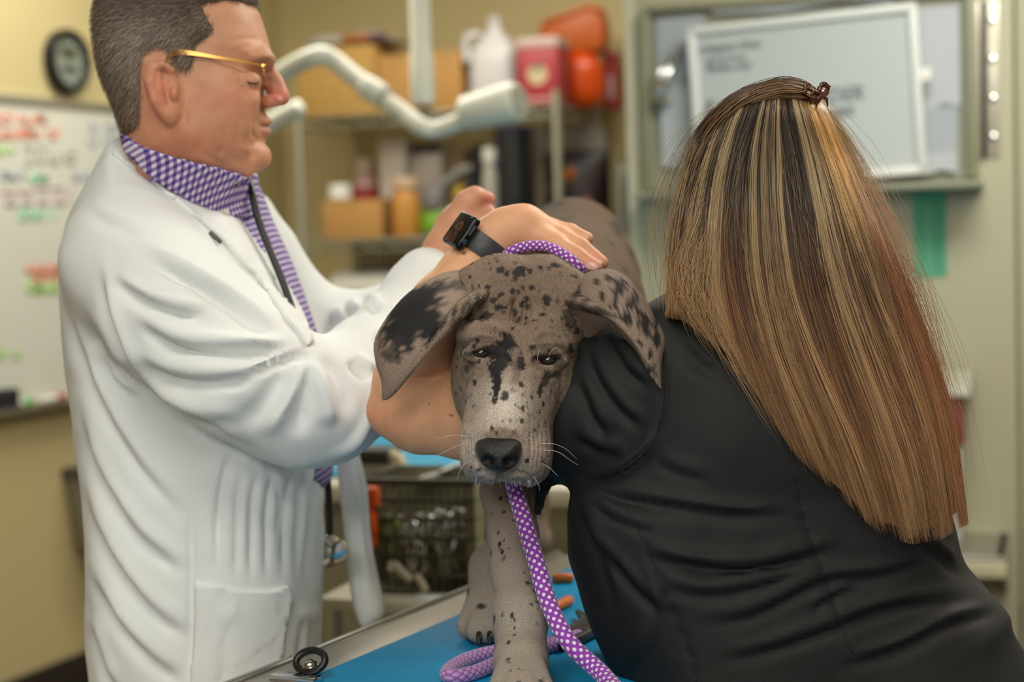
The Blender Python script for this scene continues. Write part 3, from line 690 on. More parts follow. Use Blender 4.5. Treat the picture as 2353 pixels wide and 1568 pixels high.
carton('white_carton', 'tall white carton on the middle rack shelf beside the red labelled bottle', 'box', 872, 932, 318, .22, Z_MID, .1, mat('carton_white', '#c4b9ac', .6), flaps=False)
cw = carton('white_carton', 'white carton with a black strip on the middle rack shelf', 'box', 944, 1016, 330, .27, Z_MID, .12, mat('carton_cream', '#bfb3a5', .6), flaps=False)
c, s, fr = rb(948, 1016, 330, .27, Z_MID, .12, 352); MB().box(c - BX * .064, (s[0], .004, s[2]), fr).build('black_strip', m_black, cw)
carton('brown_carton', 'brown carton at the back of the middle rack shelf', 'box', 1026, 1070, 345, .3, Z_MID, .1, mat('brown_carton', '#8a7350', .7), flaps=False)
bottle('orange_bottle', 'orange bottle with white cap on the middle rack shelf', 'bottle', 900, 962, 408, .07, Z_MID, mat('orange_fill', '#c68a3e', .4), mat('peach_cap', '#d0b394', .5), .75)
bag = thing('treat_pouch', 'grey and green treat pouch on the middle rack shelf', 'pouch', rkp(ra(992, 500, .08), .08, Z_MID + .006))
def pouch(t, x0, x1, y0, y1, b, bulge, m, name):
    u0, u1 = ra(x0, 400, b), ra(x1, 400, b); za, zb_ = (rz(x0, y1, b), rz(x0, y0, b)); V = []; nx, nz = 10, 12
    for sgn in (-1, 1):
        for j in range(nz + 1):
            for i in range(nx + 1):
                e = (math.sin(math.pi * i / nx) ** .6) * (1 - (j / nz) ** 3 * .85); V.append(rkp(u0 + (u1 - u0) * i / nx, b + sgn * (bulge * e + .002), za + (zb_ - za) * j / nz))
    n1 = (nx + 1) * (nz + 1); Fq = []
    for sgn in (0, 1):
        for j in range(nz):
            for i in range(nx): q = sgn * n1 + j * (nx + 1) + i; f = (q, q + 1, q + nx + 2, q + nx + 1); Fq.append(f if sgn == 0 else f[::-1])
    per = [j * (nx + 1) for j in range(nz + 1)], [j * (nx + 1) + nx for j in range(nz + 1)], list(range(nx + 1)), [nz * (nx + 1) + i for i in range(nx + 1)]
    for L_ in per:
        for a, b2 in zip(L_[:-1], L_[1:]): Fq.append((a, b2, b2 + n1, a + n1))
    return MB().add(V, Fq).build(name, m, t, smooth=True)
zm = lambda px, b: None
pouch(bag, 962, 1024, 478, 536, .08, .035, mat('lime_green', '#6f9a18', .4), 'green_lower'); pouch(bag, 966, 1020, 428, 482, .08, .03, mat('pouch_grey', '#6f6a66', .5), 'grey_upper')
sc = thing('hand_scanner', 'grey bent hand scanner leaning on the middle rack shelf', 'scanner', rkp(ra(1040, 500, .12), .12, Z_MID + .006))
MB().tube(spline(ppx([(1005, 432), (1035, 412), (1062, 392), (1085, 386)], .1), 10), [.016, .017, .018, .018, .018, .018, .018, .017, .015, .012], 14).build('scanner_head', mat('scanner_grey', '#84827a', .4), sc, smooth=True)
MB().tube(spline(ppx([(1078, 392), (1082, 430), (1074, 480), (1060, 531)], .12), 10), .017, 14).build('scanner_grip', mat('scanner_dark', '#2f3233', .4), sc, smooth=True)
MB().box(ppx([(1056, 448)], .09)[0], (.03, .008, .055), FR).build('yellow_tag', mat('yellow_tag', '#c3a01c', .5), sc, bevel=.003)
bottle('white_canister', 'slim white canister beside the dark cylinder on the middle rack shelf', 'canister', 1108, 1144, 340, .06, Z_MID, mat('canister_grey', '#a7a396', .4), mat('canister_cap', '#c9c5b8', .4), .7)
bottle('black_canister', 'slim black canister behind the white canister on the middle rack shelf', 'canister', 1082, 1112, 330, .16, Z_MID, m_black, m_black, .7)
dk = ra(1183, 400, .1); dr = (ra(1226, 400, .1) - ra(1142, 400, .1)) / 2; dz1 = rz(1183, 296, .1)
dc = thing('dark_cylinder', 'tall glossy black cylinder with purple side on the middle rack shelf', 'canister', rkp(dk, .1, Z_MID + .006))
MB().lathe(rkp(dk, .1, Z_MID + .006), [(dr, 0), (dr, dz1 - Z_MID - .02), (dr * .96, dz1 - Z_MID - .006)], 32).build('cylinder_body', mat('gloss_black', '#15161a', .3), dc, smooth=False)
MB().lathe(rkp(dk, .1, dz1 - .012), [(dr * 1.02, 0), (dr * 1.02, .014), (dr * .8, .02)], 32).build('lid', mat('navy_lid', '#1f1c48', .35), dc)
V = []
for j in range(2):
    for k in range(9): t = math.pi * (1.0 + .28 * k / 8); V.append(rkp(dk + dr * 1.012 * math.cos(t), .1 + dr * 1.012 * math.sin(t), Z_MID + .02 + j * (dz1 - Z_MID - .04)))
MB().add(V, [(k, k + 1, k + 10, k + 9) for k in range(8)]).build('purple_stripe', mat('purple_stripe', '#33224e', .4), dc, smooth=True)
wh = thing('white_sack', 'white paper sack standing behind the dark shopping bag on the middle rack shelf', 'bag', rkp(ra(1310, 500, .44), .44, Z_MID + .006))
pouch(wh, 1228, 1392, 292, 545, .44, .04, mat('sack_white', '#aaa69b', .6), 'sack_body')
db = thing('dark_bag', 'dark glossy bag printed with orange and purple on the middle rack shelf', 'bag', rkp(ra(1330, 500, .32), .32, Z_MID + .006))
pouch(db, 1252, 1402, 350, 546, .32, .06, mat('dark_print', '#17120f', .35, col2='#2a0f18', scale=14), 'bag_body')
for x, y, c_, nm, sx in ((1308, 400, '#8a4b1c', 'orange_print', .05), (1345, 470, '#a3571c', 'orange_print', .045), (1285, 425, '#6b6456', 'grey_print', .05), (1262, 440, '#8d5796', 'purple_print', .035), (1278, 372, '#a39a80', 'cream_print', .03)):
    MB().lathe(ppx([(x, y)], .268)[0], [(sx * .5, 0), (sx * .45, .008), (sx * .2, .012)], 14, (AX, ZX, -BX)).build(nm, mat(nm, c_, .5), db)
# low grey cabinet to the right of the rack with a bag and boxes
ZC = rz(1440, 548, .3)
gc_u0, gc_u1 = ra(1418, 500, .18), ra(1418, 500, .18) + .42
gcb = thing('storage_cabinet', 'grey storage cabinet between the wire rack and the cabinet edge', 'cabinet', rkp((gc_u0 + gc_u1) / 2, .3, 0))
m_gc = mat('cabinet_grey', '#85857c', .5)
MB().box(rkp((gc_u0 + gc_u1) / 2, .33, ZC / 2), (gc_u1 - gc_u0, .4, ZC), FR).build('cabinet_body', m_gc, gcb, bevel=.004)
for k in range(2):
    MB().box(rkp(gc_u0 + (gc_u1 - gc_u0) * (k + .5) / 2, .124, ZC * .5), ((gc_u1 - gc_u0) / 2 - .008, .012, ZC - .08), FR).build('cabinet_door', m_gc, gcb, bevel=.003)
gb = thing('grey_bag', 'slim grey bag standing between the dark bag and the black box', 'bag', rkp(ra(1428, 500, .25), .25, ZC))
pouch(gb, 1402 + 14, 1440, 380, 547, .24, .02, mat('bag_grey', '#77756c', .5), 'bag_body')
bbx = thing('black_box', 'black box standing on the grey storage cabinet', 'box', rkp(ra(1460, 500, .3), .3, ZC))
u0, u1 = ra(1440, 480, .26), ra(1520, 480, .26); z1b = rz(1460, 412, .26)
MB().box(rkp((u0 + u1) / 2, .34, (ZC + z1b) / 2), (u1 - u0, .16, z1b - ZC), FR).build('box_body', mat('matt_black', '#17181a', .6), bbx, bevel=.004)
MB().box(rkp((u0 + u1) / 2, .259, ZC + .05), (.07, .002, .03), FR).build('green_label', mat('dim_green', '#1c3b2a', .6), bbx)
MB().box(rkp((u0 + u1) / 2, .34, z1b + .002), (u1 - u0 + .006, .166, .02), FR).build('lid', mat('matt_black', '#17181a', .6), bbx, bevel=.004)
gbx = thing('green_grey_box', 'small green-grey box with blue end lying on the black box', 'box', rkp(ra(1460, 400, .3), .3, z1b + .012))
zz1 = rz(1450, 352, .3); u0 = ra(1432, 380, .28)
MB().box(rkp(u0 + .06, .34, (z1b + .012 + zz1) / 2), (.12, .1, zz1 - z1b - .012), FR).build('box_body', mat('sage', '#5c6248', .6), gbx, bevel=.004)
MB().box(rkp(u0 + .085, .288, (z1b + .012 + zz1) / 2 + .005), (.045, .006, (zz1 - z1b) * .7), FR).build('blue_end', mat('royal_blue', '#27408f', .5), gbx)
# ---- lower shelf: white machine with dark window and black tray
u0, u1 = ra(748, 650, .04), ra(1030, 650, .04); zt2, zb2 = rz(870, 622, .04), Z_LOW + .006
wm = thing('white_machine', 'white bench machine with dark window on the lower rack shelf', 'machine', rkp((u0 + u1) / 2, .2, zb2))
prof = [(0, 0), (0, .78), (.05, .95), (.12, 1.0), (.34, 1.0), (.36, .9), (.36, 0)]
MB().prism([rkp(u0, .04 + b, zb2 + (zt2 - zb2) * h) for b, h in prof], AX * (u1 - u0)).build('machine_body', mat('machine_white', '#d3d0c2', .4), wm, bevel=.02)
MB().box(rkp((u0 + u1) / 2, .037, zb2 + (zt2 - zb2) * .4), ((u1 - u0) * .74, .014, (zt2 - zb2) * .62), FR).build('window_pane', mat('smoke_window', '#55564a', .15), wm, bevel=.006)
MB().box(rkp((u0 + u1) / 2, .034, zb2 + (zt2 - zb2) * .4), ((u1 - u0) * .8, .006, (zt2 - zb2) * .7), FR).build('window_surround', mat('machine_white', '#d3d0c2', .4), wm, bevel=.004)
bt_ = thing('black_tray', 'black mesh tray on top of the white bench machine', 'tray', rkp(ra(900, 600, .1), .2, zt2))
a0_, a1_ = ra(808, 590, .06), ra(990, 590, .06); zt3 = rz(890, 567, .06)
t_ = MB()
for z in (zt2 + .004, zt3): t_.tube([rkp(a0_, .08, z), rkp(a1_, .08, z), rkp(a1_, .32, z), rkp(a0_, .32, z)], .007, 8, closed=True)
t_.build('tray_rim', m_black, bt_); t_ = MB()
for k in range(13):
    for b in (.08, .32): a = a0_ + (a1_ - a0_) * k / 12; t_.tube([rkp(a, b, zt2 + .003), rkp(a, b, zt3)], .004, 5)
for k in range(9): b = .08 + .24 * k / 8; t_.tube([rkp(a0_, b, zt2 + .003), rkp(a1_, b, zt2 + .003)], .003, 5)
t_.build('tray_wires', m_black, bt_)
MB().box(rkp((a0_ + a1_) / 2, .2, zt3 + .004), (a1_ - a0_ + .01, .26, .014), FR).build('tray_lid', m_black, bt_, bevel=.005)

# ================================================================== ceiling lamp with white articulated arm
m_arm = mat('ivory_enamel', '#e3e2d2', .35)
DL = 4.5
lp = thing('examination_lamp', 'white ceiling-mounted examination lamp with bent arms in front of the rack', 'lamp', P(968, 240, DL))
top = P(968, 240, DL).copy(); top[2] = 2.78; low = P(972, 240, DL)
MB().lathe(np.array([low[0], low[1], low[2]]), [(.028, 0), (.032, .01), (.031, .12), (.027, .14), (.0265, 2.74 - low[2]), (.07, 2.74 - low[2]), (.07, 2.78 - low[2])], 24).build('ceiling_pole', m_arm, lp, smooth=False)
dd = lambda x, y, d: P(x, y, d)
seg = spline([dd(600, 205, 4.5), dd(660, 160, 4.45), dd(715, 132, 4.4), dd(745, 128, 4.4), dd(775, 145, 4.4), dd(820, 182, 4.38), dd(870, 212, 4.36)], 30)
MB().tube(seg, .0245, 16).build('upper_arm', m_arm, lp, smooth=True)
seg = spline([dd(830, 195, 4.37), dd(862, 215, 4.36), dd(925, 258, 4.33), dd(965, 290, 4.3), dd(1000, 298, 4.3), dd(1040, 286, 4.28), dd(1085, 268, 4.26), dd(1120, 252, 4.25)], 36)
MB().tube(seg, .0225, 16).build('lower_arm', m_arm, lp, smooth=True)
e1 = dd(835, 196, 4.37); e2 = dd(880, 222, 4.355); v_ = (e2 - e1)
MB().tube([e1, e1 + v_ * .1, e1 + v_ * .9, e2], [.024, .031, .031, .024], 16).build('arm_joint', m_arm, lp, smooth=False)
MB().tube([dd(880, 222, 4.355), dd(888, 228, 4.352)], .027, 16).build('joint_ring', mat('grey_ring', '#a5a69c', .4), lp)
h1, h2 = dd(1062, 262, 4.28), dd(1192, 232, 4.2)
MB().tube([h1, h1 + (h2 - h1) * .08, h1 + (h2 - h1) * .9, h2], [.03, .043, .05, .044], 20).build('lamp_head', m_arm, lp, smooth=False)
MB().tube([h2, h2 + (h2 - h1) * .05], [.04, .036], 20).build('lamp_lens', mat('lamp_lens', '#9c9a8c', .2), lp)
a_ = dd(585, 305, 4.6); b_ = dd(690, 248, 4.55)
MB().tube(spline([a_, dd(640, 272, 4.58), b_], 10), .024, 14).build('side_arm', m_arm, lp, smooth=True)
MB().tube(spline([dd(600, 205, 4.5), dd(560, 240, 4.55), dd(560, 290, 4.6), a_], 12), .024, 14).build('link_arm', m_arm, lp, smooth=True)

# ================================================================== second exam table behind, with blue mat
EZ = .93
t2 = thing('second_exam_table', 'cream exam table with blue mat standing behind the first table', 'table', on_z(1100, 1110, EZ) * np.array([1, 1, 0]))
n0 = on_z(1060, 1118, EZ); o0 = n0 - AX * .62; Lt, Dt = 1.5, .75
def tb2(a, b, z): p = o0 + AX * a + BX * b; p[2] = z; return p
MB().box(tb2(Lt / 2, Dt / 2, EZ - .02), (Lt, Dt, .04), FR).build('table_top', mat('cream_top', '#c9c4ae', .4), t2, bevel=.01)
MB().box(tb2(Lt / 2, Dt / 2 + .03, EZ + .006), (Lt - .04, Dt - .1, .014), FR).build('blue_mat', mat('sky_blue_mat', '#2d9fc9', .4), t2, bevel=.006)
MB().box(tb2(Lt / 2, Dt / 2, (EZ - .04) / 2 + .05), (Lt - .1, Dt - .1, EZ - .14), FR).build('base_cabinet', mat('khaki_enamel', '#8d8668', .5), t2, bevel=.006)
MB().box(tb2(Lt / 2, Dt / 2, .025), (Lt - .2, Dt - .2, .05), FR).build('plinth', m_base, t2)
for k in range(2): MB().box(tb2(.05 + (Lt - .1) * (k + .5) / 2, .047, .45), ((Lt - .1) / 2 - .02, .012, .72), FR).build('cabinet_door', mat('khaki_enamel', '#8d8668', .5), t2, bevel=.004)

# ================================================================== instrument cart with mesh basket
CZ = on_z(1000, 1352, .0)[2]
cz_ = CAM_Z - (1352 - 535) * 3.05 / F
ct0 = on_z(1000, 1375, cz_); cxa = lambda px, py, b=0: np.dot(on_plane(px, py, ct0 + BX * b, BX) - ct0, AX)
def cp(a, b, z): p = ct0 + AX * a + BX * b; p[2] = z; return p
cart = thing('instrument_cart', 'low white instrument cart beside the exam table', 'cart', ct0 * np.array([1, 1, 0]))
ca0, ca1 = cxa(745, 1360), cxa(1085, 1360)
MB().box(cp((ca0 + ca1) / 2, .17, cz_ - .012), (ca1 - ca0, .4, .024), FR).build('cart_top', mat('cart_white', '#cfc9b4', .5), cart, bevel=.006)
for a in (ca0 + .02, ca1 - .02):
    for b in (0, .34): MB().tube([cp(a, b, .0), cp(a, b, cz_ - .02)], .012, 10).build('leg', m_steel, cart)
MB().box(cp((ca0 + ca1) / 2, .17, .2), (ca1 - ca0, .38, .02), FR).build('lower_shelf', m_steel, cart)
bk = thing('wire_basket', 'dark wire basket full of instruments standing on the instrument cart', 'basket', cp((ca0 + ca1) / 2, .15, cz_))
b0, b1 = cxa(822, 1200), cxa(1080, 1200); bzt = on_plane(950, 1112, ct0, BX)[2]; m_bw = mat('dark_wire', '#45432f', .45, .3)
mb = MB()
for z in np.linspace(cz_ + .004, bzt, 7): mb.tube([cp(b0, .02, z), cp(b1, .02, z), cp(b1, .18, z), cp(b0, .18, z)], .0035, 6, closed=True)
for k in range(15):
    a = b0 + (b1 - b0) * k / 14
    for b in (.02, .18): mb.tube([cp(a, b, cz_ + .004), cp(a, b, bzt)], .0016, 5)
for k in range(13):
    b = .02 + .16 * k / 12
    for a in (b0, b1): mb.tube([cp(a, b, cz_ + .004), cp(a, b, bzt)], .0016, 5)
mb.build('wire_mesh', m_bw, bk)
MB().box(cp((b0 + b1) / 2, .10, cz_ + .004), (b1 - b0, .16, .006), FR).build('basket_floor', m_bw, bk)
MB().box(cp((b0 + b1) / 2, .176, (cz_ + bzt) / 2), (b1 - b0, .006, bzt - cz_), FR).build('back_panel', mat('basket_back', '#8f8b6e', .6, noise=.4, scale=40), bk)
MB().box(cp(b1 - .006, .10, (cz_ + bzt) / 2), (.014, .16, bzt - cz_), FR).build('side_panel', mat('basket_back', '#8f8b6e', .6, noise=.4, scale=40), bk)
MB().tube([cp(b0, .02, bzt), cp(b1, .02, bzt), cp(b1, .18, bzt), cp(b0, .18, bzt)], .007, 8, closed=True).build('rim', m_bw, bk)
# instruments and oddments in the basket: each its own thing
def bpx(px, py, b): return on_plane(px, py, ct0 + BX * b, BX)
def scissors(px, py, ang, L, b, label, m):
    p = bpx(px, py, b); d = AX * math.sin(ang) - ZX * math.cos(ang); n = np.cross(d, BX); t = thing('scissors', label, 'scissors', p, 'scissors standing in the wire basket')
    for s in (-1, 1):
        MB().tube([p + d * .02 + n * s * .012, p + d * L * .5, p + d * L + n * -s * .006], [.0035, .0045, .002], 6).build('blade', m, t)
        ring = [p + n * s * .017 + .014 * (math.cos(q) * n + math.sin(q) * d) for q in np.linspace(0, 2 * math.pi, 16, endpoint=False)]
        MB().tube(ring, .0035, 6, closed=True).build('finger_ring', m, t, smooth=True)
    MB().lathe(p + d * L * .5 - BX * .004, [(.005, 0), (.005, .006)], 10, (AX, ZX, BX)).build('pivot', m, t)
sp = [(945, 1205, .1, .07), (962, 1212, .2, .08), (985, 1210, -.1, .09), (1002, 1200, .15, .07), (1032, 1192, .1, .08), (955, 1235, -.15, .1), (1034, 1216, -.05, .06)]
for i, (x, y, a, b) in enumerate(sp): scissors(x, y, a, .10 + .01 * (i % 3), b, 'bright steel scissors standing among the instruments in the wire basket', m_chrome)
def rod(name, label, cat, pts, r, m, b, grp=None, parts=None, seg=8):
    q = [bpx(x, y, b) for x, y in pts]; t = thing(name, label, cat, q[-1], grp); MB().tube(spline(q, 12) if len(q) > 2 else q, r, seg).build(parts or 'shaft', m, t, smooth=True); return t
m_or = mat('signal_orange', '#d4520f', .45)
t = rod('orange_leash', 'orange handled tool hanging at the left end of the wire basket', 'tool', [(850, 1160), (852, 1210), (858, 1258)], [.010] * 3 + [.012] * 5 + [.008] * 4, m_or, .0, parts='handle')
MB().box(bpx(851, 1142, .0), (.03, .02, .035), FR).build('clip', m_or, t, bevel=.004)
for x0, y0, x1, y1, c, nm in ((925, 1180, 945, 1330, '#53303f', 'plum'), (892, 1215, 880, 1340, '#586026', 'olive'), (870, 1240, 868, 1335, '#4d5a20', 'moss'), (1010, 1215, 1024, 1340, '#8a8574', 'pewter'), (1040, 1230, 1052, 1340, '#6c6a60', 'iron'), (975, 1225, 985, 1340, '#77735f', 'steel'), (915, 1300, 900, 1225, '#9b927a', 'pale')):
    t = rod('steel_instrument', '%s coloured instrument standing in the wire basket' % nm, 'instrument', [(x0, y0), ((x0 + x1) / 2, (y0 + y1) / 2), (x1, y1)], .006, mat('handle_' + nm, c, .4, .2), .12, 'instruments in the wire basket')
for x, y, nm, c in ((893, 1213, 'lime', '#66701c'), (868, 1252, 'olive', '#565e1c')):
    p = bpx(x, y, .05); t = thing('ring_toy', '%s green ring lying among the instruments in the basket' % nm, 'ring', p)
    MB().tube([p + .016 * (math.cos(q) * AX + math.sin(q) * ZX) for q in np.linspace(0, 2 * math.pi, 20, endpoint=False)], .006, 8, closed=True).build('ring', mat('ring_' + nm, c, .5), t, smooth=True)
rod('white_clamp', 'pale clamp leaning against the front of the wire basket', 'clamp', [(905, 1298), (925, 1318), (945, 1335)], .008, mat('pale_clamp', '#b1a890', .4), -.01)
rod('white_clamp', 'pale clamp lying lower against the front of the wire basket', 'clamp', [(955, 1322), (968, 1340), (978, 1360)], .007, mat('pale_clamp', '#b1a890', .4), -.012)
# objects above the basket: cream monitor-like unit with dark hood, white tray edge
cu = thing('cream_unit', 'cream instrument unit with dark top behind the wire basket', 'machine', cp(b0, .3, cz_))
z_a, z_b = bpx(860, 1150, .3)[2], bpx(860, 1062, .3)[2]; ua_, ub_ = cxa(800, 1100, .3), cxa(915, 1100, .3)
MB().box(cp((ua_ + ub_) / 2, .33, (cz_ + z_b) / 2), (ub_ - ua_, .06, z_b - cz_), FR).build('unit_body', mat('cream_plastic', '#aca287', .5, noise=.4, scale=20), cu, bevel=.01)
MB().box(cp((ua_ + ub_) / 2 - .005, .325, z_b + .012), (ub_ - ua_ - .01, .07, .028), FR).build('dark_hood', mat('hood_dark', '#2b2922', .5), cu, bevel=.008)
MB().tube(spline([bpx(898, 1045, .28), bpx(918, 1055, .28), bpx(924, 1085, .28), bpx(926, 1115, .28)], 12), .011, 12).build('side_tube', mat('tube_cream', '#c5bb9a', .4), cu, smooth=True)
wt = thing('white_tray', 'white enamel tray leaning on the rim of the wire basket', 'tray', bpx(980, 1100, .1))
MB().prism([bpx(x, y, .12) for x, y in ((938, 1108), (960, 1100), (1000, 1088), (1018, 1076), (1020, 1084), (1002, 1098), (965, 1112), (942, 1118))], BX * .1).build('tray_body', m_white, wt, bevel=.003)
pp_ = cp(cxa(1010, 1350), .0, cz_ + .002)
o = tag(MB().box(pp_, (.09, .05, .003), FR).build('paper_slip', m_paper), 'white paper slip lying on the cart in front of the wire basket', 'paper')
# ================================================================== main exam table
TZ = .94
m_blue = mat('blue_mat', '#0a7cb2', .5, col2='#169acb', scale=9, bump=.7, bscale=24, spec=.18)
q0, q1 = on_z(740, 1540, TZ), on_z(1110, 1385, TZ); TD = (q1 - q0) / np.linalg.norm(q1 - q0); TN = np.array([TD[1], -TD[0], 0])
far = np.dot(on_z(1300, 1288, TZ) - q0, TD); TL0, TL1, TWD = -.45, far, .40
def tp(a, b, z=TZ): p = q0 + TD * a + TN * b; p = p.copy(); p[2] = z; return p
xt = thing('exam_table', 'stainless steel exam table with bright blue mat under the dog', 'table', tp((TL0 + TL1) / 2, TWD / 2, 0))
TF = (TD, TN, ZX)
MB().box(tp((TL0 + TL1) / 2, TWD / 2, TZ - .012), (TL1 - TL0, TWD, .024), TF).build('blue_mat', m_blue, xt, bevel=.006)
rim = MB(); rw = .075
rim.box(tp((TL0 + TL1) / 2, -rw / 2, TZ - .016), (TL1 - TL0 + 2 * rw, rw, .02), TF); rim.box(tp((TL0 + TL1) / 2, TWD + rw / 2, TZ - .016), (TL1 - TL0 + 2 * rw, rw, .02), TF)
rim.box(tp(TL1 + rw / 2, TWD / 2, TZ - .016), (rw, TWD, .02), TF); rim.box(tp(TL0 - rw / 2, TWD / 2, TZ - .016), (rw, TWD, .02), TF)
rim.box(tp((TL0 + TL1) / 2, TWD / 2, TZ - .035), (TL1 - TL0 + 2 * rw, TWD + 2 * rw, .022), TF)
rim.build('steel_rim', mat('table_steel', '#b3ada1', .38, .7, noise=.2, scale=9), xt, bevel=.005)
lipm = MB()
for b in (-rw, TWD + rw): lipm.tube([tp(TL0 - rw, b, TZ - .010), tp(TL1 + rw, b, TZ - .010)], .009, 10)
lipm.build('rolled_edge', m_steel, xt, smooth=True)
MB().box(tp(TL1 + .03, TWD / 2, TZ + .012), (.05, TWD * .96, .03), TF).build('end_rail', mat('cream_reflection_rail', '#cbbf9d', .4), xt, bevel=.008)  # steel end rim; a cream reflection is put into its colour
MB().box(tp((TL0 + TL1) / 2, TWD / 2, .5), (.34, .34, .82), TF).build('pedestal', m_steel, xt, bevel=.02)
MB().box(tp((TL0 + TL1) / 2, TWD / 2, .05), (.95, .55, .1), TF).build('foot_plate', m_steel, xt, bevel=.02)

# ================================================================== dog
def vnoise(p, sc, seed=0):
    """smooth value noise in 0..1"""
    q = np.asarray(p) * sc + seed * 17.3; i = np.floor(q).astype(np.int64); f = q - i; f = f * f * (3 - 2 * f); out = np.zeros(len(q))
    for a in (0, 1):
        for b in (0, 1):
            for c in (0, 1):
                h = ((i[:, 0] + a) * 73856093) ^ ((i[:, 1] + b) * 19349663) ^ ((i[:, 2] + c) * 83492791) ^ (seed * 2654435761)
                h = (h ^ (h >> 13)) * 1274126177; r = ((h ^ (h >> 16)) & 0xffff) / 65535.0
                out += r * (f[:, 0] if a else 1 - f[:, 0]) * (f[:, 1] if b else 1 - f[:, 1]) * (f[:, 2] if c else 1 - f[:, 2])
    return out
dog = thing('dog', 'grey-brown merle puppy with black spots and hanging ears standing on the blue mat', 'dog', tp(.15, .2, TZ))
# ---- head
fh = Field(*bbox_px([(1000, 540, 1.72), (1400, 1150, 2.16)], .005), .0018)
face = [(1190, 588), (1262, 600), (1318, 645), (1345, 715), (1340, 790), (1322, 868), (1292, 930), (1272, 978), (1268, 1040), (1258, 1082), (1226, 1108), (1184, 1104), (1150, 1094), (1112, 1102), (1082, 1095), (1060, 1055), (1064, 1012), (1068, 980), (1050, 925), (1040, 862), (1046, 800), (1056, 740), (1072, 680), (1112, 612)]
fh.inflate(face, 1.935, .062, .05, .01, slope=(.04, .50), smooth=90)
fh.ell(c3(1202, 690, 1.99), (.062, .050, .06), .02)
fh.cone(c3(1225, 690, 2.03), c3(1268, 730, 2.22), .054, .08, .02)                      # neck
fh.chain([c3(1192, 800, 1.912), c3(1184, 860, 1.888), c3(1153, 1000, 1.825)], [.018, .026, .033], .03)                   # bridge
fh.cone(c3(1140, 860, 1.90), c3(1112, 1010, 1.85), .02, .022, .025); fh.cone(c3(1228, 865, 1.905), c3(1205, 1010, 1.85), .02, .022, .025)
fh.ell(c3(1112, 1042, 1.842), (.021, .024, .040), .014); fh.ell(c3(1216, 1046, 1.845), (.022, .027, .040), .014)   # flews
fh.ell(c3(1146, 1045, 1.828), (.034, .026, .03), .016)
fh.ell(c3(1150, 1080, 1.875), (.03, .010, .03), .01)
fh.ell(c3(1112, 772, 1.9), (.03, .017, .024), .02); fh.ell(c3(1262, 790, 1.905), (.03, .017, .024), .02)          # brows
fh.ell(c3(1142, 690, 1.955), (.042, .045, .03), .025); fh.ell(c3(1258, 695, 1.958), (.042, .045, .03), .025)       # forehead
fh.ell(c3(1192, 775, 1.866), (.014, .032, .012), .022, 'sub')                            # stop furrow
fh.ell(c3(1198, 690, 1.912), (.006, .035, .008), .012, 'sub')
fh.ell(c3(1108, 815, 1.866), (.017, .0055, .016), .006, 'sub'); fh.ell(c3(1259, 832, 1.872), (.018, .0066, .016), .006, 'sub')
# lids
for pts in (((1068, 812), (1090, 799), (1118, 799), (1140, 814)), ((1072, 820), (1095, 827), (1120, 829), (1142, 822)), ((1218, 838), (1240, 818), (1272, 811), (1298, 822)), ((1220, 842), (1245, 848), (1274, 844), (1298, 830))):
    pp = spline(pts, 8); dz = 1.880 if pts[0][0] < 1150 else 1.886
    fh.chain([c3(x, y, dz) for x, y in pp], [.0034] * 8, .004)
fh.ell(c3(1085, 870, 1.925), (.018, .04, .03), .016); fh.ell(c3(1285, 880, 1.93), (.018, .04, .03), .016)
fh.cone(c3(1140, 655, 1.965), c3(1082, 660, 1.955), .028, .020, .02); fh.cone(c3(1270, 655, 1.97), c3(1325, 672, 1.955), .028, .018, .02)
fh.ell(c3(1098, 700, 1.945), (.016, .03, .02), .015); fh.ell(c3(1312, 720, 1.95), (.014, .035, .02), .015)
HV, HQ = fh.mesh(1)
wr = []
for x0, y0, x1, y1, wdt, a in ((1198, 672, 1190, 745, 5, .0032), (1186, 678, 1172, 735, 5, -.0028), (1210, 678, 1216, 730, 5, -.0028), (1222, 672, 1256, 712, 5, .0024), (1176, 672, 1148, 712, 5, .0022), (1240, 690, 1266, 730, 5, -.002), (1160, 690, 1128, 730, 5, -.0018)):
    wr.append(([(x0, y0), ((x0 + x1) / 2 + 2, (y0 + y1) / 2), (x1, y1)], wdt, a))
for k in range(3):
    wr.append(([(1062, 790 - 13 * k), (1095, 772 - 14 * k), (1130, 775 - 13 * k), (1152, 795 - 10 * k)], 4.5, .0024 * (-1) ** k))
    wr.append(([(1215, 812 - 12 * k), (1248, 790 - 13 * k), (1285, 790 - 13 * k), (1312, 812 - 12 * k)], 4.5, .0024 * (-1) ** k))
for k in range(3):
    wr.append(([(1084, 836 + 9 * k), (1105, 846 + 9 * k), (1135, 842 + 10 * k)], 4, .0009 * (-1) ** k)); wr.append(([(1228, 856 + 9 * k), (1256, 862 + 9 * k), (1292, 850 + 10 * k)], 4, .0010 * (-1) ** k))
for k in range(5):
    wr.append(([(1216 + 10 * k, 985), (1221 + 10 * k, 1030), (1212 + 10 * k, 1092)], 3.2, -.0026)); wr.append(([(1068 + 7 * k, 990), (1065 + 7 * k, 1040), (1078 + 6 * k, 1092)], 3.0, -.0022))
wr.append(([(1088, 1020), (1092, 1062), (1120, 1092), (1148, 1094)], 4, -.003)); wr.append(([(1202, 1018), (1200, 1060), (1178, 1088), (1150, 1094)], 4, -.003))
wr.append(([(1147, 1078), (1149, 1094), (1150, 1112)], 6, -.010))
wr.append(([(1085, 1092), (1115, 1084), (1148, 1092)], 4, -.003)); wr.append(([(1150, 1092), (1185, 1086), (1225, 1096)], 4, -.003))
HV = folds(HV, HQ, wr)
HV = HV + normals(HV, HQ) * ((vnoise(HV, 160, 3) - .5) * .0012)[:, None]
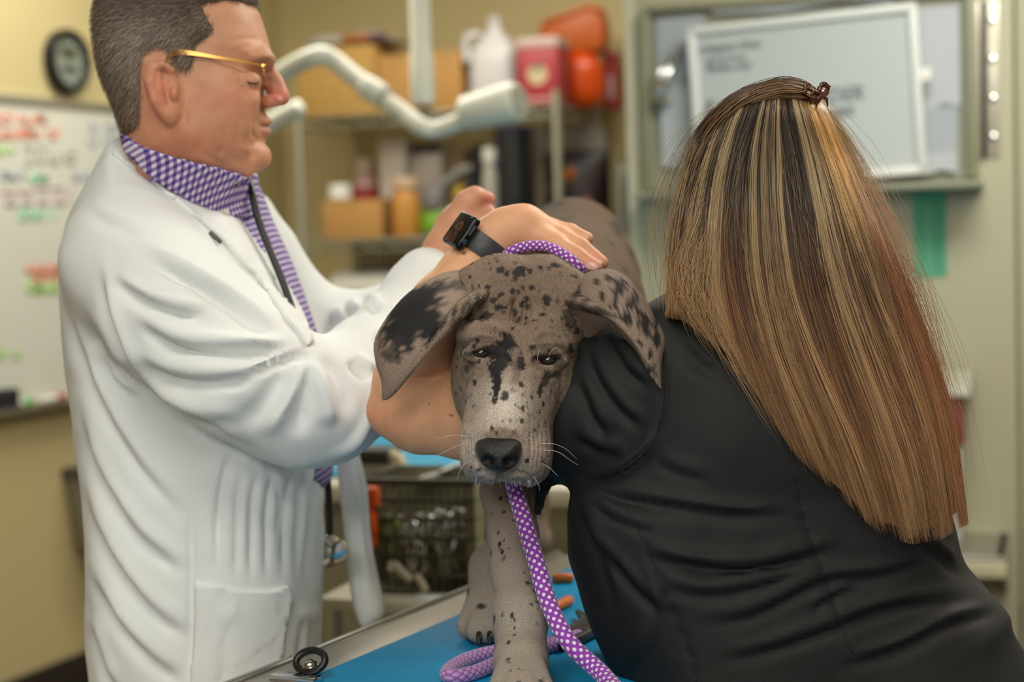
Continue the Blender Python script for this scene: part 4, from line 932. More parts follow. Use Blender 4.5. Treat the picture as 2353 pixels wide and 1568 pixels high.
# ---- ears: curved sheets with thickness
def ear(curves, n=34, mper=8, th=.0045, seed=1):
    """curves: lists of (px,py,d) running from base to tip; returns closed thick sheet"""
    C = [spline(np.array(c), n) for c in curves]; m_ = (len(C) - 1) * mper + 1; G = np.zeros((n, m_, 3))
    for i in range(n): G[i] = spline(np.array([c[i] for c in C]), m_)
    Q3 = np.stack([(G[..., 0] - CX) / F * G[..., 2], -(G[..., 1] - CY) / F * G[..., 2], G[..., 2]], -1)
    du = np.gradient(Q3, axis=0); dv = np.gradient(Q3, axis=1); N = np.cross(du, dv); N /= np.linalg.norm(N, axis=2, keepdims=True) + 1e-9
    tt_ = np.minimum(np.arange(m_), np.arange(m_)[::-1]) / 3.0; prof = np.clip(tt_, .0, 1) ** .5
    tl_ = np.clip(np.arange(n)[::-1] / 4.0, 0, 1) ** .5
    off = (th / 2 * prof[None, :] * tl_[:, None])[..., None]
    V = np.concatenate([(Q3 + N * off).reshape(-1, 3), (Q3 - N * off).reshape(-1, 3)]); k = n * m_; Fq = []
    for i in range(n - 1):
        for j in range(m_ - 1):
            a = i * m_ + j; f = (a, a + 1, a + m_ + 1, a + m_); Fq.append(f); Fq.append(tuple(x + k for x in f[::-1]))
    for i in range(n - 1):
        for j in (0, m_ - 1): a = i * m_ + j; f = (a, a + m_, a + m_ + k, a + k); Fq.append(f if j == 0 else f[::-1])
    for j in range(m_ - 1):
        for i in (0, n - 1): a = i * m_ + j; f = (a, a + k, a + k + 1, a + 1); Fq.append(f if i == 0 else f[::-1])
    return V, np.array(Fq)
LE = ear([[(1100, 628, 1.985), (1040, 622, 1.955), (985, 642, 1.925), (930, 680, 1.905), (885, 735, 1.89), (860, 785, 1.885), (864, 835, 1.882), (880, 880, 1.878), (878, 919, 1.872)],
          [(1085, 650, 1.955), (1040, 652, 1.92), (990, 690, 1.885), (945, 735, 1.868), (910, 780, 1.86), (890, 820, 1.858), (884, 855, 1.86), (885, 890, 1.865), (879, 919, 1.87)],
          [(1098, 690, 1.93), (1062, 702, 1.905), (1030, 735, 1.875), (990, 780, 1.858), (960, 820, 1.852), (935, 855, 1.852), (912, 885, 1.856), (894, 908, 1.863), (880, 920, 1.87)],
          [(1095, 722, 1.945), (1068, 735, 1.925), (1044, 748, 1.9), (1006, 782, 1.875), (968, 826, 1.866), (940, 860, 1.862), (916, 890, 1.864), (896, 910, 1.867), (880, 920, 1.871)]])
RE = ear([[(1312, 655, 1.985), (1345, 628, 1.955), (1400, 618, 1.92), (1445, 640, 1.90), (1478, 682, 1.885), (1508, 735, 1.873), (1529, 778, 1.863), (1518, 835, 1.855), (1520, 893, 1.848)],
          [(1318, 675, 1.945), (1352, 658, 1.908), (1400, 660, 1.880), (1438, 690, 1.864), (1466, 728, 1.855), (1492, 770, 1.848), (1508, 805, 1.845), (1512, 850, 1.843), (1519, 893, 1.846)],
          [(1312, 698, 1.925), (1355, 700, 1.888), (1396, 716, 1.864), (1426, 742, 1.852), (1452, 772, 1.845), (1474, 806, 1.841), (1490, 836, 1.84), (1503, 866, 1.841), (1518, 894, 1.845)],
          [(1318, 745, 1.955), (1345, 752, 1.932), (1380, 748, 1.905), (1414, 756, 1.884), (1444, 780, 1.868), (1468, 808, 1.859), (1486, 840, 1.853), (1501, 868, 1.848), (1518, 895, 1.846)],
          [(1330, 792, 1.965), (1352, 785, 1.945), (1385, 762, 1.922), (1416, 758, 1.902), (1446, 784, 1.884), (1470, 812, 1.872), (1488, 844, 1.862), (1502, 870, 1.854), (1518, 896, 1.848)]])
def rim_tube(pts, n=26, seg=10):
    p = spline(np.array(pts), n); mb = MB(); mb.tube([c3(*q[:3]) for q in p], list(np.maximum(p[:, 3], .0008)), seg, caps=False); return np.array(mb.v), np.array(mb.f)
for nm_, pts_ in (('L', [(1140, 664, 1.945, .0015), (1116, 673, 1.922, .005), (1094, 684, 1.905, .008), (1066, 704, 1.888, .0085), (1036, 735, 1.872, .0075), (1004, 772, 1.860, .006), (972, 812, 1.853, .0045), (944, 848, 1.852, .0035), (915, 884, 1.857, .003), (886, 914, 1.866, .002)]), ('R', [(1280, 690, 1.955, .0015), (1304, 690, 1.925, .005), (1326, 693, 1.908, .008), (1356, 702, 1.888, .0075), (1396, 718, 1.864, .006), (1427, 744, 1.852, .0045), (1453, 774, 1.845, .0038), (1475, 808, 1.841, .0032), (1492, 838, 1.84, .003), (1516, 890, 1.845, .002)])):
    tv, tf = rim_tube(pts_)
    if nm_ == 'L': LE = (np.concatenate([LE[0], tv]), np.concatenate([LE[1], tf + len(LE[0])]))
    else: RE = (np.concatenate([RE[0], tv]), np.concatenate([RE[1], tf + len(RE[0])]))
# ---- body and legs
fb = Field(*bbox_px([(1020, 420, 1.72), (1480, 1700, 1.9), (1040, 420, 3.0), (1480, 1330, 3.0)], .01), .0034)
fb.cone(c3(1228, 690, 2.05), c3(1275, 760, 2.22), .056, .09, .03)
fb.chain([c3(1268, 780, 2.22), c3(1290, 740, 2.4), c3(1308, 690, 2.6), c3(1318, 606, 2.76)], [.125, .128, .110, .105], .04, flat=((1, 0, 0), 1.15))
fb.ell(c3(1250, 850, 2.13), (.085, .12, .07), .04)
fb.chain([c3(1330, 560, 2.8), c3(1345, 700, 2.9), c3(1340, 900, 2.92)], [.03, .018, .01], .03)     # tail
def pz(px, d, z): return CY + F * math.tan(TILT) * 0 + 0 if False else None
def at_z(px, d, z):
    """camera-frame point in pixel column px at depth d and height z"""
    lo_, hi_ = -2000.0, 6000.0
    for _ in range(50):
        md = (lo_ + hi_) / 2
        if P(px, md, d)[2] > z: lo_ = md
        else: hi_ = md
    return c3(px, lo_, d)
def leg(pts, rs, k=.02): fb.chain(pts, rs, k)
# front legs (near one fills the bottom of the frame)
fg = Field(*bbox_px([(1095, 930, 1.74), (1300, 1720, 1.80), (1095, 930, 2.14), (1300, 1660, 2.14)], .005), .0021)
fb.cone(c3(1205, 830, 2.15), c3(1180, 1010, 2.07), .062, .036, .02)
fg.chain([c3(1184, 960, 2.09), c3(1178, 1020, 2.06), c3(1168, 1130, 2.0), c3(1180, 1230, 1.96), c3(1186, 1310, 1.93), c3(1196, 1420, 1.885)], [.045, .040, .0285, .0245, .0245, .0262], .02)
fg.chain([c3(1196, 1420, 1.885), c3(1198, 1520, 1.86), at_z(1196, 1.84, TZ + .035)], [.0262, .025, .028], .02)
for dx, dd_ in ((-40, .0), (-14, -.025), (16, -.025), (42, .0)): fg.cone(at_z(1196 + dx * .6, 1.82, TZ + .032), at_z(1196 + dx * 1.1, 1.785 + dd_, TZ + .016), .016, .0155, .005)
GV, GQ = fg.mesh(1)
leg([c3(1300, 830, 2.14), c3(1215, 1020, 2.18), c3(1175, 1180, 2.20), c3(1146, 1330, 2.19), at_z(1128, 2.16, TZ + .075)], [.06, .040, .03, .024, .023])
leg([at_z(1128, 2.16, TZ + .075), at_z(1116, 2.13, TZ + .032)], [.023, .026])
for dx, dd_ in ((-30, .01), (-10, -.015), (12, -.015), (32, .01)): fb.cone(at_z(1114 + dx * .6, 2.12, TZ + .034), at_z(1110 + dx * 1.1, 2.085 + dd_, TZ + .016), .016, .0152, .004)
for sx, px_ in ((-1, 1222), (1, 1370)):
    leg([c3(1310 + sx * 40, 650, 2.74), c3(px_ + 0, 860, 2.66), at_z(px_ + 4, 2.78, TZ + .16), at_z(px_, 2.74, TZ + .05), at_z(px_, 2.72, TZ + .03)], [.085, .062, .028, .024, .026])
    for dx in (-26, -8, 10, 28): fb.cone(at_z(px_ + dx * .6, 2.7, TZ + .03), at_z(px_ + dx, 2.66, TZ + .016), .015, .015, .01)
BV, BQ = fb.mesh(1); BQ = np.concatenate([BQ, GQ + len(BV)]); NB = len(BV); BV = np.concatenate([BV, GV])
# ---- assemble and colour
V = np.concatenate([HV, LE[0], RE[0], BV]); nh, nl, nr = len(HV), len(LE[0]), len(RE[0])
PX = pix_of(V); part = np.zeros(len(V), int); part[nh:nh + nl] = 1; part[nh + nl:nh + nl + nr] = 2; part[nh + nl + nr:] = 3
base = np.array(lin('#8a7767')); n1 = vnoise(V, 28, 1); n2 = vnoise(V, 95, 2); n3 = vnoise(V, 300, 4); n4 = vnoise(V, 620, 5)
col = np.tile(base, (len(V), 1)) * (.80 + .3 * n1)[:, None]
pale = np.array(lin('#b9aca0')); grey = np.array(lin('#8f857c')); brown = np.array(lin('#7c6654')); black = np.array(lin('#242324'))
def mixc(c, t, w_): w_ = np.clip(w_, 0, 1)[:, None]; return c * (1 - w_) + t * w_
hd = part == 0
mz = np.clip((PX[:, 1] - 860) / 120, 0, 1) * hd
col = mixc(col, pale, mz * (.35 + .55 * n1)); col = mixc(col, np.array(lin('#cfc4b8')), hd * np.exp(-((PX[:, 0] - 1165) / 55) ** 2 - ((PX[:, 1] - 930) / 60) ** 2) * .9)
col = mixc(col, brown, hd * np.exp(-((PX[:, 1] - 700) / 70) ** 2 - ((PX[:, 0] - 1195) / 80) ** 2) * .5)
col = mixc(col, np.array(lin('#5a4635')) * .95, (part == 3) * .92 * (PX[:, 1] < 1000)); col = mixc(col, np.array(lin('#a2988d')), (part == 3) * np.clip((PX[:, 1] - 1080) / 250, 0, 1) * .8)
ears = (part == 1) | (part == 2); col = mixc(col, np.array(lin('#9a8678')), ears * .6)
def hexs0(h): return np.array(lin(h))
def blot(x, y, rx, ry, ang=0, w_=1.0, parts=(0,), c=black, rag=.55):
    """dark patch around the surface spot seen at pixel (x, y); ragged edge"""
    global col
    ca_, sa_ = math.cos(ang), math.sin(ang); dx, dy = PX[:, 0] - x, PX[:, 1] - y
    u = (dx * ca_ + dy * sa_) / rx; v = (-dx * sa_ + dy * ca_) / ry; d = np.sqrt(u * u + v * v) + (n2 - .5) * rag * 1.2 + (n3 - .5) * rag * 1.1 + (n4 - .5) * rag * .6
    m_ = np.isin(part, parts); col = mixc(col, c, m_ * np.clip((1.0 - d) / .22, 0, 1) * w_)
# hand placed markings of the face and ears
blot(1152, 815, 26, 52, .15); blot(1140, 850, 16, 40, .2); blot(1196, 838, 9, 26, .05); blot(1120, 808, 26, 14, 0); blot(1142, 890, 8, 28, .2); blot(1165, 790, 18, 30, -.2, .9)
blot(1115, 728, 20, 12, -.4, .85); blot(1285, 835, 20, 10, -.5, .7); blot(1256, 870, 12, 22, .2, .8); blot(1275, 860, 14, 12, .2, .7); blot(1305, 730, 18, 32, -.3, .8); blot(1318, 690, 14, 22, 0, .85)
blot(1258, 822, 36, 9, -.05, .9, c=np.array(lin('#1a1614'))); blot(1104, 814, 34, 8, .05, .9, c=np.array(lin('#1a1614')))
for x, y, rx, ry, a in ((1186, 632, 12, 20, .3), (1200, 618, 8, 8, 0), (1150, 622, 9, 9, 0), (1164, 630, 6, 8, 0), (1217, 625, 6, 7, 0), (1222, 663, 8, 9, .3), (1210, 690, 6, 9, 0), (1132, 692, 12, 8, -.5), (1150, 678, 8, 5, -.5), (1118, 660, 8, 6, 0), (1256, 692, 10, 15, -.4), (1275, 611, 12, 6, .2), (1240, 615, 8, 5, 0), (1145, 706, 10, 7, 0), (1160, 707, 8, 5, 0), (1182, 718, 6, 10, 0), (1212, 706, 8, 8, 0), (1245, 722, 8, 6, 0), (1160, 910, 10, 12, .2), (1196, 885, 6, 9, 0), (1135, 925, 6, 7, .1), (1200, 940, 5, 10, .1), (1198, 968, 5, 9, 0), (1224, 800, 8, 6, 0), (1130, 985, 5, 6, 0), (1210, 1058, 5, 7, 0), (1240, 900, 7, 16, .3), (1090, 880, 7, 10, 0), (1072, 850, 6, 9, 0), (1310, 800, 8, 12, 0), (1325, 760, 8, 10, 0)):
    blot(x, y, rx, ry, a, .92)
blot(955, 720, 80, 72, -.7, 1, (1,)); blot(925, 770, 48, 40, -.6, .95, (1,)); blot(1010, 660, 44, 20, -.3, .55, (1,)); blot(900, 815, 24, 30, 0, .7, (1,)); blot(1062, 652, 24, 20, .3, .7, (1,)); blot(880, 780, 14, 40, .1, .45, (1,)); blot(1090, 692, 40, 12, -.5, .85, (0, 1)); blot(1050, 728, 22, 12, -.5, .7, (0, 1))
for x, y, rx, ry, a in ((1425, 660, 18, 26, .5), (1455, 690, 14, 22, .5), (1480, 745, 15, 36, -.2), (1508, 782, 12, 20, 0), (1440, 735, 12, 22, -.4), (1370, 650, 9, 14, 0), (1385, 680, 9, 12, .4), (1410, 700, 10, 16, .5), (1400, 640, 12, 10, .4), (1465, 655, 10, 12, 0), (1495, 815, 8, 16, 0), (1470, 790, 8, 12, 0), (1345, 690, 9, 14, .3), (1322, 668, 12, 26, 0), (1508, 740, 8, 12, 0)):
    blot(x, y, rx, ry, a, .95, (2,))
blot(1360, 712, 60, 7, .25, .8, (2,))
blot(1150, 1000, 46, 16, 0, .55, c=hexs0('#5a4030')); blot(1185, 860, 14, 50, .1, .4, c=hexs0('#4a3a30')); blot(1075, 845, 20, 40, .1, .5, c=hexs0('#5c5149')); blot(1060, 900, 14, 60, 0, .5, c=hexs0('#6e645c'))
blot(1100, 795, 40, 26, .1, .35, c=hexs0('#3a302a')); blot(1262, 815, 46, 26, .1, .35, c=hexs0('#3a302a')); 
# scattered spots over body and face
rs2 = np.random.default_rng(4)
def scatter(mask, n, r0, r1, w0=.6, w1=1, stretch=1.5):
    global col
    idx = np.where(mask)[0]
    for i in rs2.choice(idx, n):
        d_ = V[idx] - V[i]; d_[:, 1] /= stretch; r_ = rs2.uniform(r0, r1)
        dd2 = np.linalg.norm(d_, axis=1) / r_; near = dd2 < 2; ii = idx[near]
        dn = dd2[near] + (n3[ii] - .5) * .9 + (n4[ii] - .5) * .5
        w_ = np.clip((1 - dn) / .3, 0, 1) * rs2.uniform(w0, w1); col[ii] = col[ii] * (1 - w_[:, None]) + black * w_[:, None]
front = (V[:, 2] < 2.0)
scatter(hd & front & (PX[:, 1] < 760), 110, .001, .0030); scatter(hd & front & (PX[:, 1] >= 760), 230, .0008, .0025)
scatter(part == 1, 30, .0015, .004, .4, .8); scatter(part == 2, 40, .0015, .005, .6, 1)
scatter((part == 3) & (PX[:, 1] < 1000), 260, .005, .013, .75, 1); nearleg = np.zeros(len(V), bool); nearleg[nh + nl + nr + NB:] = True; scatter(nearleg & (PX[:, 1] > 1090), 130, .0014, .0032, .6, 1, 1.9); scatter(nearleg & (PX[:, 1] > 1090), 12, .0035, .0055, .7, 1, 1.9); scatter((part == 3) & (PX[:, 1] >= 1000) & ~nearleg, 120, .0035, .008, .8, 1, 2.0)
toe = (part == 3) & (V @ RM.T[:, 2] + 0 < 0)
Fq = [HQ, LE[1] + nh, RE[1] + nh + nl, BQ + nh + nl + nr]
m_fur = vc_mat('merle_fur', .75, .25, bump=.55, bscale=520, mult=(700, .72, 1.2), sheen=0, bdist=.0015)
bodyo = np_mesh('body', W3(V), [f for f in Fq], m_fur, dog, col=col)
# ---- short fur: fine blades lying along the coat
def fur_blades(V, Q, col, n, L0_, L1_, wd, flow, seed=2, lift=.28):
    r = np.random.default_rng(seed); N = normals(V, Q); tri = np.concatenate([Q[:, [0, 1, 2]], Q[:, [0, 2, 3]]])
    ar = np.linalg.norm(np.cross(V[tri[:, 1]] - V[tri[:, 0]], V[tri[:, 2]] - V[tri[:, 0]]), axis=1)
    vis = (N[tri[:, 0]] * V[tri[:, 0]]).sum(1) < .35 * V[tri[:, 0], 2]; ar = ar * vis
    t_ = r.choice(len(tri), n, p=ar / ar.sum()); a, b = r.random(n), r.random(n); s = a + b > 1; a[s], b[s] = 1 - a[s], 1 - b[s]
    T = tri[t_]; p = V[T[:, 0]] * (1 - a - b)[:, None] + V[T[:, 1]] * a[:, None] + V[T[:, 2]] * b[:, None]
    nn = N[T[:, 0]]; c = col[T[:, 0]]
    fl = flow(p) + r.normal(0, .22, (n, 3)); fl -= nn * (fl * nn).sum(1, keepdims=True); fl /= np.linalg.norm(fl, axis=1, keepdims=True) + 1e-9
    L_ = r.uniform(L0_, L1_, n)[:, None]; side = np.cross(nn, fl); side /= np.linalg.norm(side, axis=1, keepdims=True) + 1e-9
    tip = p + (fl + nn * lift) * L_; mid = p + (fl * .5 + nn * lift * .75) * L_
    VV = np.stack([p - side * wd, p + side * wd, mid + side * wd * .8, tip, mid - side * wd * .8], 1).reshape(-1, 3)
    k = np.arange(n)[:, None] * 5; q4 = k + np.array([[0, 1, 2, 4]]); q3 = k + np.array([[4, 2, 3]])
    cc_ = np.repeat(np.clip(c * r.uniform(.55, 1.6, (n, 1)), 0, 1), 5, 0)
    return VV, q4, q3, cc_
nose_c = c3(1148, 1040, 1.80)
def flow_head(p): d_ = p - nose_c; d_ /= np.linalg.norm(d_, axis=1, keepdims=True); return d_
def flow_ear_l(p): return np.tile(c3(900, 900, 1.87) - c3(1050, 660, 1.9), (len(p), 1)) / .2
def flow_ear_r(p): return np.tile(c3(1515, 890, 1.88) - c3(1370, 650, 1.9), (len(p), 1)) / .2
parts_f = [fur_blades(HV, HQ, col[:nh], 95000, .0018, .0036, .00017, flow_head, 2, .16), fur_blades(LE[0], LE[1], col[nh:nh + nl], 22000, .0018, .0034, .00016, flow_ear_l, 3, .12), fur_blades(RE[0], RE[1], col[nh + nl:nh + nl + nr], 22000, .0018, .0034, .00016, flow_ear_r, 4, .12)]
VV, Q4, Q3_, CC = [], [], [], []; o_ = 0
for a, b, c, d in parts_f: VV.append(a); Q4.append(b + o_); Q3_.append(c + o_); CC.append(d); o_ += len(a)
m_hairb = vc_mat('fur_hair', .6, .3)
fo = np_mesh('fur', W3(np.concatenate(VV)), [np.concatenate(Q4), np.concatenate(Q3_)], m_hairb, dog, smooth=False, col=np.concatenate(CC)); fo['kind'] = 'stuff'
# ---- nose, eyes, whiskers, claws
fn = Field(*bbox_px([(1080, 990, 1.75), (1212, 1100, 1.85)], .002), .0011)
fn.inflate([(1095, 1016), (1118, 1004), (1146, 1002), (1174, 1004), (1195, 1014), (1199, 1036), (1192, 1060), (1174, 1078), (1150, 1087), (1122, 1078), (1101, 1058), (1092, 1036)], 1.799, .026, .022, .004, slope=(0, .25), smooth=60)
fn.ell(c3(1118, 1062, 1.7715), (.0085, .0062, .014), .003, 'sub'); fn.ell(c3(1174, 1064, 1.7715), (.0085, .0062, .014), .003, 'sub')
fn.cone(c3(1106, 1052, 1.7735), c3(1100, 1044, 1.7815), .0025, .001, .002, 'sub'); fn.cone(c3(1186, 1054, 1.7735), c3(1193, 1046, 1.7815), .0025, .001, .002, 'sub')
fn.cone(c3(1147, 1030, 1.7690), c3(1149, 1086, 1.7735), .0008, .0022, .003, 'sub')
NV, NQ = fn.mesh(1)
o = np_mesh('nose', W3(NV), [NQ], mat('nose_leather', '#161617', .28, bump=.7, bscale=700), dog); o['label'] = 'black leathery nose'
for x, y, d in ((1106, 813, 1.888), (1260, 829, 1.894)):
    c_ = P(x, y, d); mb = MB(); S = 20
    prof = [(.0128 * math.sin(t), -.0128 * math.cos(t)) for t in np.linspace(.02, math.pi - .02, 14)]
    e_ = mb.lathe(c_, prof, S).build('eye', mat('dark_eye', '#17100c', .08, coat=.5), dog, smooth=True)
wk = MB(); rw_ = random.Random(3)
def whisk(pts, d, r=.00028): wk.tube([P(x, y, d + .02 * 0) for x, y in spline(pts, 10)], [r * (1 - .07 * i) for i in range(10)], 5)
for pts in (((1085, 1022), (1060, 1022), (1020, 1040), (985, 1060)), ((1080, 1005), (1050, 1000), (1020, 1004), (1000, 1010)), ((1085, 1060), (1068, 1066), (1056, 1085), (1050, 1105)), ((1240, 1020), (1270, 1020), (1300, 1032), (1325, 1055)), ((1240, 1035), (1280, 1038), (1310, 1058), (1330, 1070)), ((1235, 1060), (1262, 1075), (1275, 1088), (1283, 1095)), ((1225, 1095), (1232, 1104), (1238, 1116), (1240, 1128)), ((1095, 1098), (1092, 1108), (1094, 1116), (1096, 1122)), ((1235, 835), (1236, 815), (1240, 800), (1238, 795)), ((1262, 818), (1266, 808), (1278, 800), (1290, 812))):
    whisk(pts, 1.815 if pts[0][1] > 900 else 1.872)
for k in range(26):
    x = rw_.uniform(1090, 1235); y = 1098 + rw_.uniform(-4, 6); whisk(((x, y), (x + rw_.uniform(-2, 2), y + 8), (x + rw_.uniform(-4, 4), y + 18)), 1.825, .0002)
o = wk.build('whiskers', mat('whisker', '#d8d2c8', .4), dog, smooth=True); o['kind'] = 'stuff'
m_claw = mat('claw', '#1d1a18', .35)
for (px_, dd2, offs) in ((1196, 1.785, ((-40, 0), (-14, -.025), (16, -.025), (42, 0))), (1112, 2.085, ((-30, .01), (-10, -.015), (12, -.015), (32, .01)))):
    for dx, de in offs:
        a = W3(at_z(px_ + dx * 1.1, dd2 + de - .012, TZ + .016)); b = W3(at_z(px_ + dx * 1.15, dd2 + de - .026, TZ + .004))
        MB().tube([a, (a + b) / 2 + ZX * .001, b], [.0042, .0036, .001], 8).build('claw', m_claw, dog, smooth=True)
a, b = P(1248, 1500, 1.845), P(1256, 1528, 1.842); MB().tube([a, b], [.004, .001], 8).build('dewclaw', m_claw, dog)

# ================================================================== leash
m_rope = bpy.data.materials.new('dotted_rope'); m_rope.use_nodes = True
def rope_nodes(m, c1, c2, rad_=.32):
    nt = m.node_tree; b = nt.nodes['Principled BSDF']; b.inputs['Roughness'].default_value = .7; b.inputs['Sheen Weight'].default_value = .3
    uv = nt.nodes.new('ShaderNodeUVMap'); uv.uv_map = 'UVMap'; sp = nt.nodes.new('ShaderNodeSeparateXYZ'); nt.links.new(uv.outputs[0], sp.inputs[0])
    def M(op, a, b_=None):
        n = nt.nodes.new('ShaderNodeMath'); n.operation = op
        for i, x in enumerate((a, b_)):
            if x is None: continue
            if isinstance(x, (int, float)): n.inputs[i].default_value = x
            else: nt.links.new(x, n.inputs[i])
        return n.outputs[0]
    p_ = M('SUBTRACT', M('FRACT', M('ADD', sp.outputs[0], sp.outputs[1])), .5); q_ = M('SUBTRACT', M('FRACT', M('SUBTRACT', sp.outputs[0], sp.outputs[1])), .5)
    d2 = M('SQRT', M('ADD', M('MULTIPLY', p_, p_), M('MULTIPLY', q_, q_)))
    mx = nt.nodes.new('ShaderNodeMix'); mx.data_type = 'RGBA'; mx.inputs['A'].default_value = (*lin(c1), 1); mx.inputs['B'].default_value = (*lin(c2), 1)
    nt.links.new(M('LESS_THAN', d2, rad_), mx.inputs['Factor']); nt.links.new(mx.outputs['Result'], b.inputs['Base Color'])
    bp = nt.nodes.new('ShaderNodeBump'); bp.inputs['Strength'].default_value = .8; bp.inputs['Distance'].default_value = .0012
    nt.links.new(M('SUBTRACT', 1.0, M('MULTIPLY', d2, 1.4)), bp.inputs['Height']); nt.links.new(bp.outputs['Normal'], b.inputs['Normal'])
rope_nodes(m_rope, '#8f35ad', '#e6dcea', .29)
m_rope2 = bpy.data.materials.new('pale_rope'); m_rope2.use_nodes = True; rope_nodes(m_rope2, '#93599f', '#b992c4', .40)
def rope(name, pts, r, m, parent, n=160, period=.0105, closed=False, seg=20, wob=0):
    p = spline(pts, n, closed); mb = MB(); mb.tube(p, r, seg, caps=True, closed=closed)
    V_ = np.array(mb.v); L_ = np.concatenate([[0], np.cumsum(np.linalg.norm(np.diff(p, axis=0), axis=1))])
    k = max(2, round(2 * math.pi * (r if np.isscalar(r) else r[0]) / period)); Fs = [f for f in mb.f if len(f) == 4]; caps_ = [f for f in mb.f if len(f) != 4]
    me = bpy.data.meshes.new(name); me.from_pydata(mb.v, [], mb.f); me.update()
    uvl = me.uv_layers.new(name='UVMap')
    for poly in me.polygons:
        vs = list(poly.vertices); ang = [v % seg for v in vs]; wrap = max(ang) - min(ang) > seg / 2
        ring = [v // seg for v in vs]; rwrap = closed and max(ring) - min(ring) > n / 2
        for li, v, a, rg in zip(poly.loop_indices, vs, ang, ring):
            aa = a + seg if wrap and a < seg / 2 else a
            ll = (L_[-1] + L_[1]) if rwrap and rg == 0 else L_[min(rg, len(L_) - 1)]
            uvl.data[li].uv = (ll / period, aa / seg * k)
    return link(name, me, m, parent)
ls = thing('dog_leash', 'purple rope leash with white dots looped around the neck of the dog', 'leash', tp(0, .3, TZ))
loop = [P(1150, 600, 2.0), P(1180, 576, 1.985), P(1215, 566, 1.982), P(1255, 567, 1.978), P(1295, 585, 1.966), P(1326, 610, 1.962), P(1346, 645, 1.985), P(1352, 760, 2.03), P(1310, 880, 2.0), P(1230, 930, 1.97), P(1150, 880, 1.98), P(1100, 760, 2.02), P(1120, 650, 2.02)]
rope('neck_loop', loop, .0062, m_rope, ls, 200, .0075, True)
rope('rope', [P(1190, 930, 1.965), P(1172, 1040, 1.94), P(1180, 1110, 1.925), P(1205, 1200, 1.90), P(1232, 1290, 1.875), P(1262, 1390, 1.85), P(1310, 1480, 1.825), P(1385, 1552, 1.80), on_z(1470, 1650, TZ + .011), on_z(1560, 1720, TZ + .011)], .0095, m_rope, ls, 220, .0098)
lz = TZ + .008
rope('handle_loop', [on_z(1275, 1478, lz), on_z(1180, 1492, lz), on_z(1110, 1505, lz), on_z(1060, 1522, lz), on_z(1028, 1545, lz), on_z(1040, 1556, lz), on_z(1090, 1546, lz), on_z(1150, 1522, lz), on_z(1230, 1496, lz), on_z(1330, 1462, lz)], .0082, m_rope2, ls, 160, .009)
lt_ = [on_z(x, y, TZ + .002) for x, y in ((1262, 1484), (1300, 1462), (1335, 1440), (1322, 1416), (1372, 1440), (1378, 1462), (1340, 1482), (1290, 1500))]
MB().prism(lt_, ZX * .012).build('leather_tab', mat('dark_leather', '#2a221c', .45, bump=.4, bscale=150), ls, bevel=.004)
# orange treat sticks on the mat
for i, (x0, y0, x1, y1, lab) in enumerate(((1268, 1330, 1318, 1328, 'orange treat stick lying flat near the rail of the blue mat'), (1272, 1398, 1312, 1378, 'orange treat stick lying slanted beside the purple leash'))):
    a, b = on_z(x0, y0, TZ + .007), on_z(x1, y1, TZ + .007); t = thing('treat_stick', lab, 'treat', (a + b) / 2)
    MB().tube([a, a + (b - a) * .1, a + (b - a) * .85, b], [.004, .0068, .0072, .0045], 10).build('stick', mat('treat_orange', '#d9701c', .5, noise=.2, scale=80), t, smooth=True)
# chrome clip with black ring at the table edge
cl = thing('table_clip', 'chrome clip with black ring at the near corner of the blue mat', 'clip', on_z(712, 1545, TZ))
c_ = on_z(714, 1532, TZ + .012)
MB().tube([c_ + .017 * (math.cos(q) * TN * 1.1 + math.sin(q) * (TD * .5 + ZX * .6)) + ZX * .006 for q in np.linspace(0, 2 * math.pi, 28, endpoint=False)], .0042, 10, closed=True).build('ring', m_black, cl, smooth=True)
MB().lathe(on_z(714, 1556, TZ), [(.011, 0), (.012, .006), (.009, .016), (.003, .02)], 20).build('knob', m_chrome, cl, smooth=True)
MB().box(on_z(680, 1566, TZ) + ZX * .003, (.02, .06, .008), TF).build('plate', m_chrome, cl, bevel=.002)
# ================================================================== person with long hair (back to the camera)
wo = thing('person', 'person with long streaked hair in black scrubs holding the dog around its neck', 'person', (.48, 2.0, 0))
m_skin = vc_mat('skin_light', .5, .35, sss=.12, bump=.25, bscale=500, mult=(60, .93, 1.05))
def ch(f, pts, k=.01, flat=None):
    """chain of (px, py, depth, radius)"""
    f.chain([c3(*p[:3]) for p in pts], [p[3] for p in pts], k, flat)
fa = Field(*bbox_px([(800, 460, 1.88), (1580, 1120, 2.16)], .02), .0024)
ch(fa, [(1520, 910, 1.93, .060), (1280, 950, 1.97, .056), (1080, 952, 1.985, .0515), (960, 948, 2.0, .0455), (905, 945, 2.005, .030)], .012)
ch(fa, [(905, 940, 2.005, .030), (930, 880, 2.0, .036), (965, 805, 1.995, .0415), (1018, 705, 2.0, .038), (1075, 625, 2.01, .0315), (1122, 560, 2.02, .0275)], .008)
ch(fa, [(1122, 560, 2.02, .0275), (1165, 532, 2.02, .0262), (1205, 522, 2.02, .0245), (1245, 532, 2.02, .019)], .012)
ch(fa, [(1195, 535, 2.02, .023), (1252, 560, 2.01, .015)], .012)
ch(fa, [(1225, 512, 2.03, .016), (1270, 524, 2.035, .0105), (1312, 532, 2.025, .0088), (1349, 548, 2.015, .0076)], .004)
ch(fa, [(1235, 525, 2.02, .017), (1285, 540, 2.015, .0112), (1334, 566, 2.0, .0098), (1383, 604, 1.99, .0080)], .004)
ch(fa, [(1232, 540, 2.01, .017), (1280, 560, 1.995, .0118), (1326, 588, 1.98, .0102), (1368, 614, 1.972, .0086)], .004)
ch(fa, [(1235, 555, 2.02, .015), (1275, 592, 2.03, .010), (1310, 628, 2.035, .009)], .005)
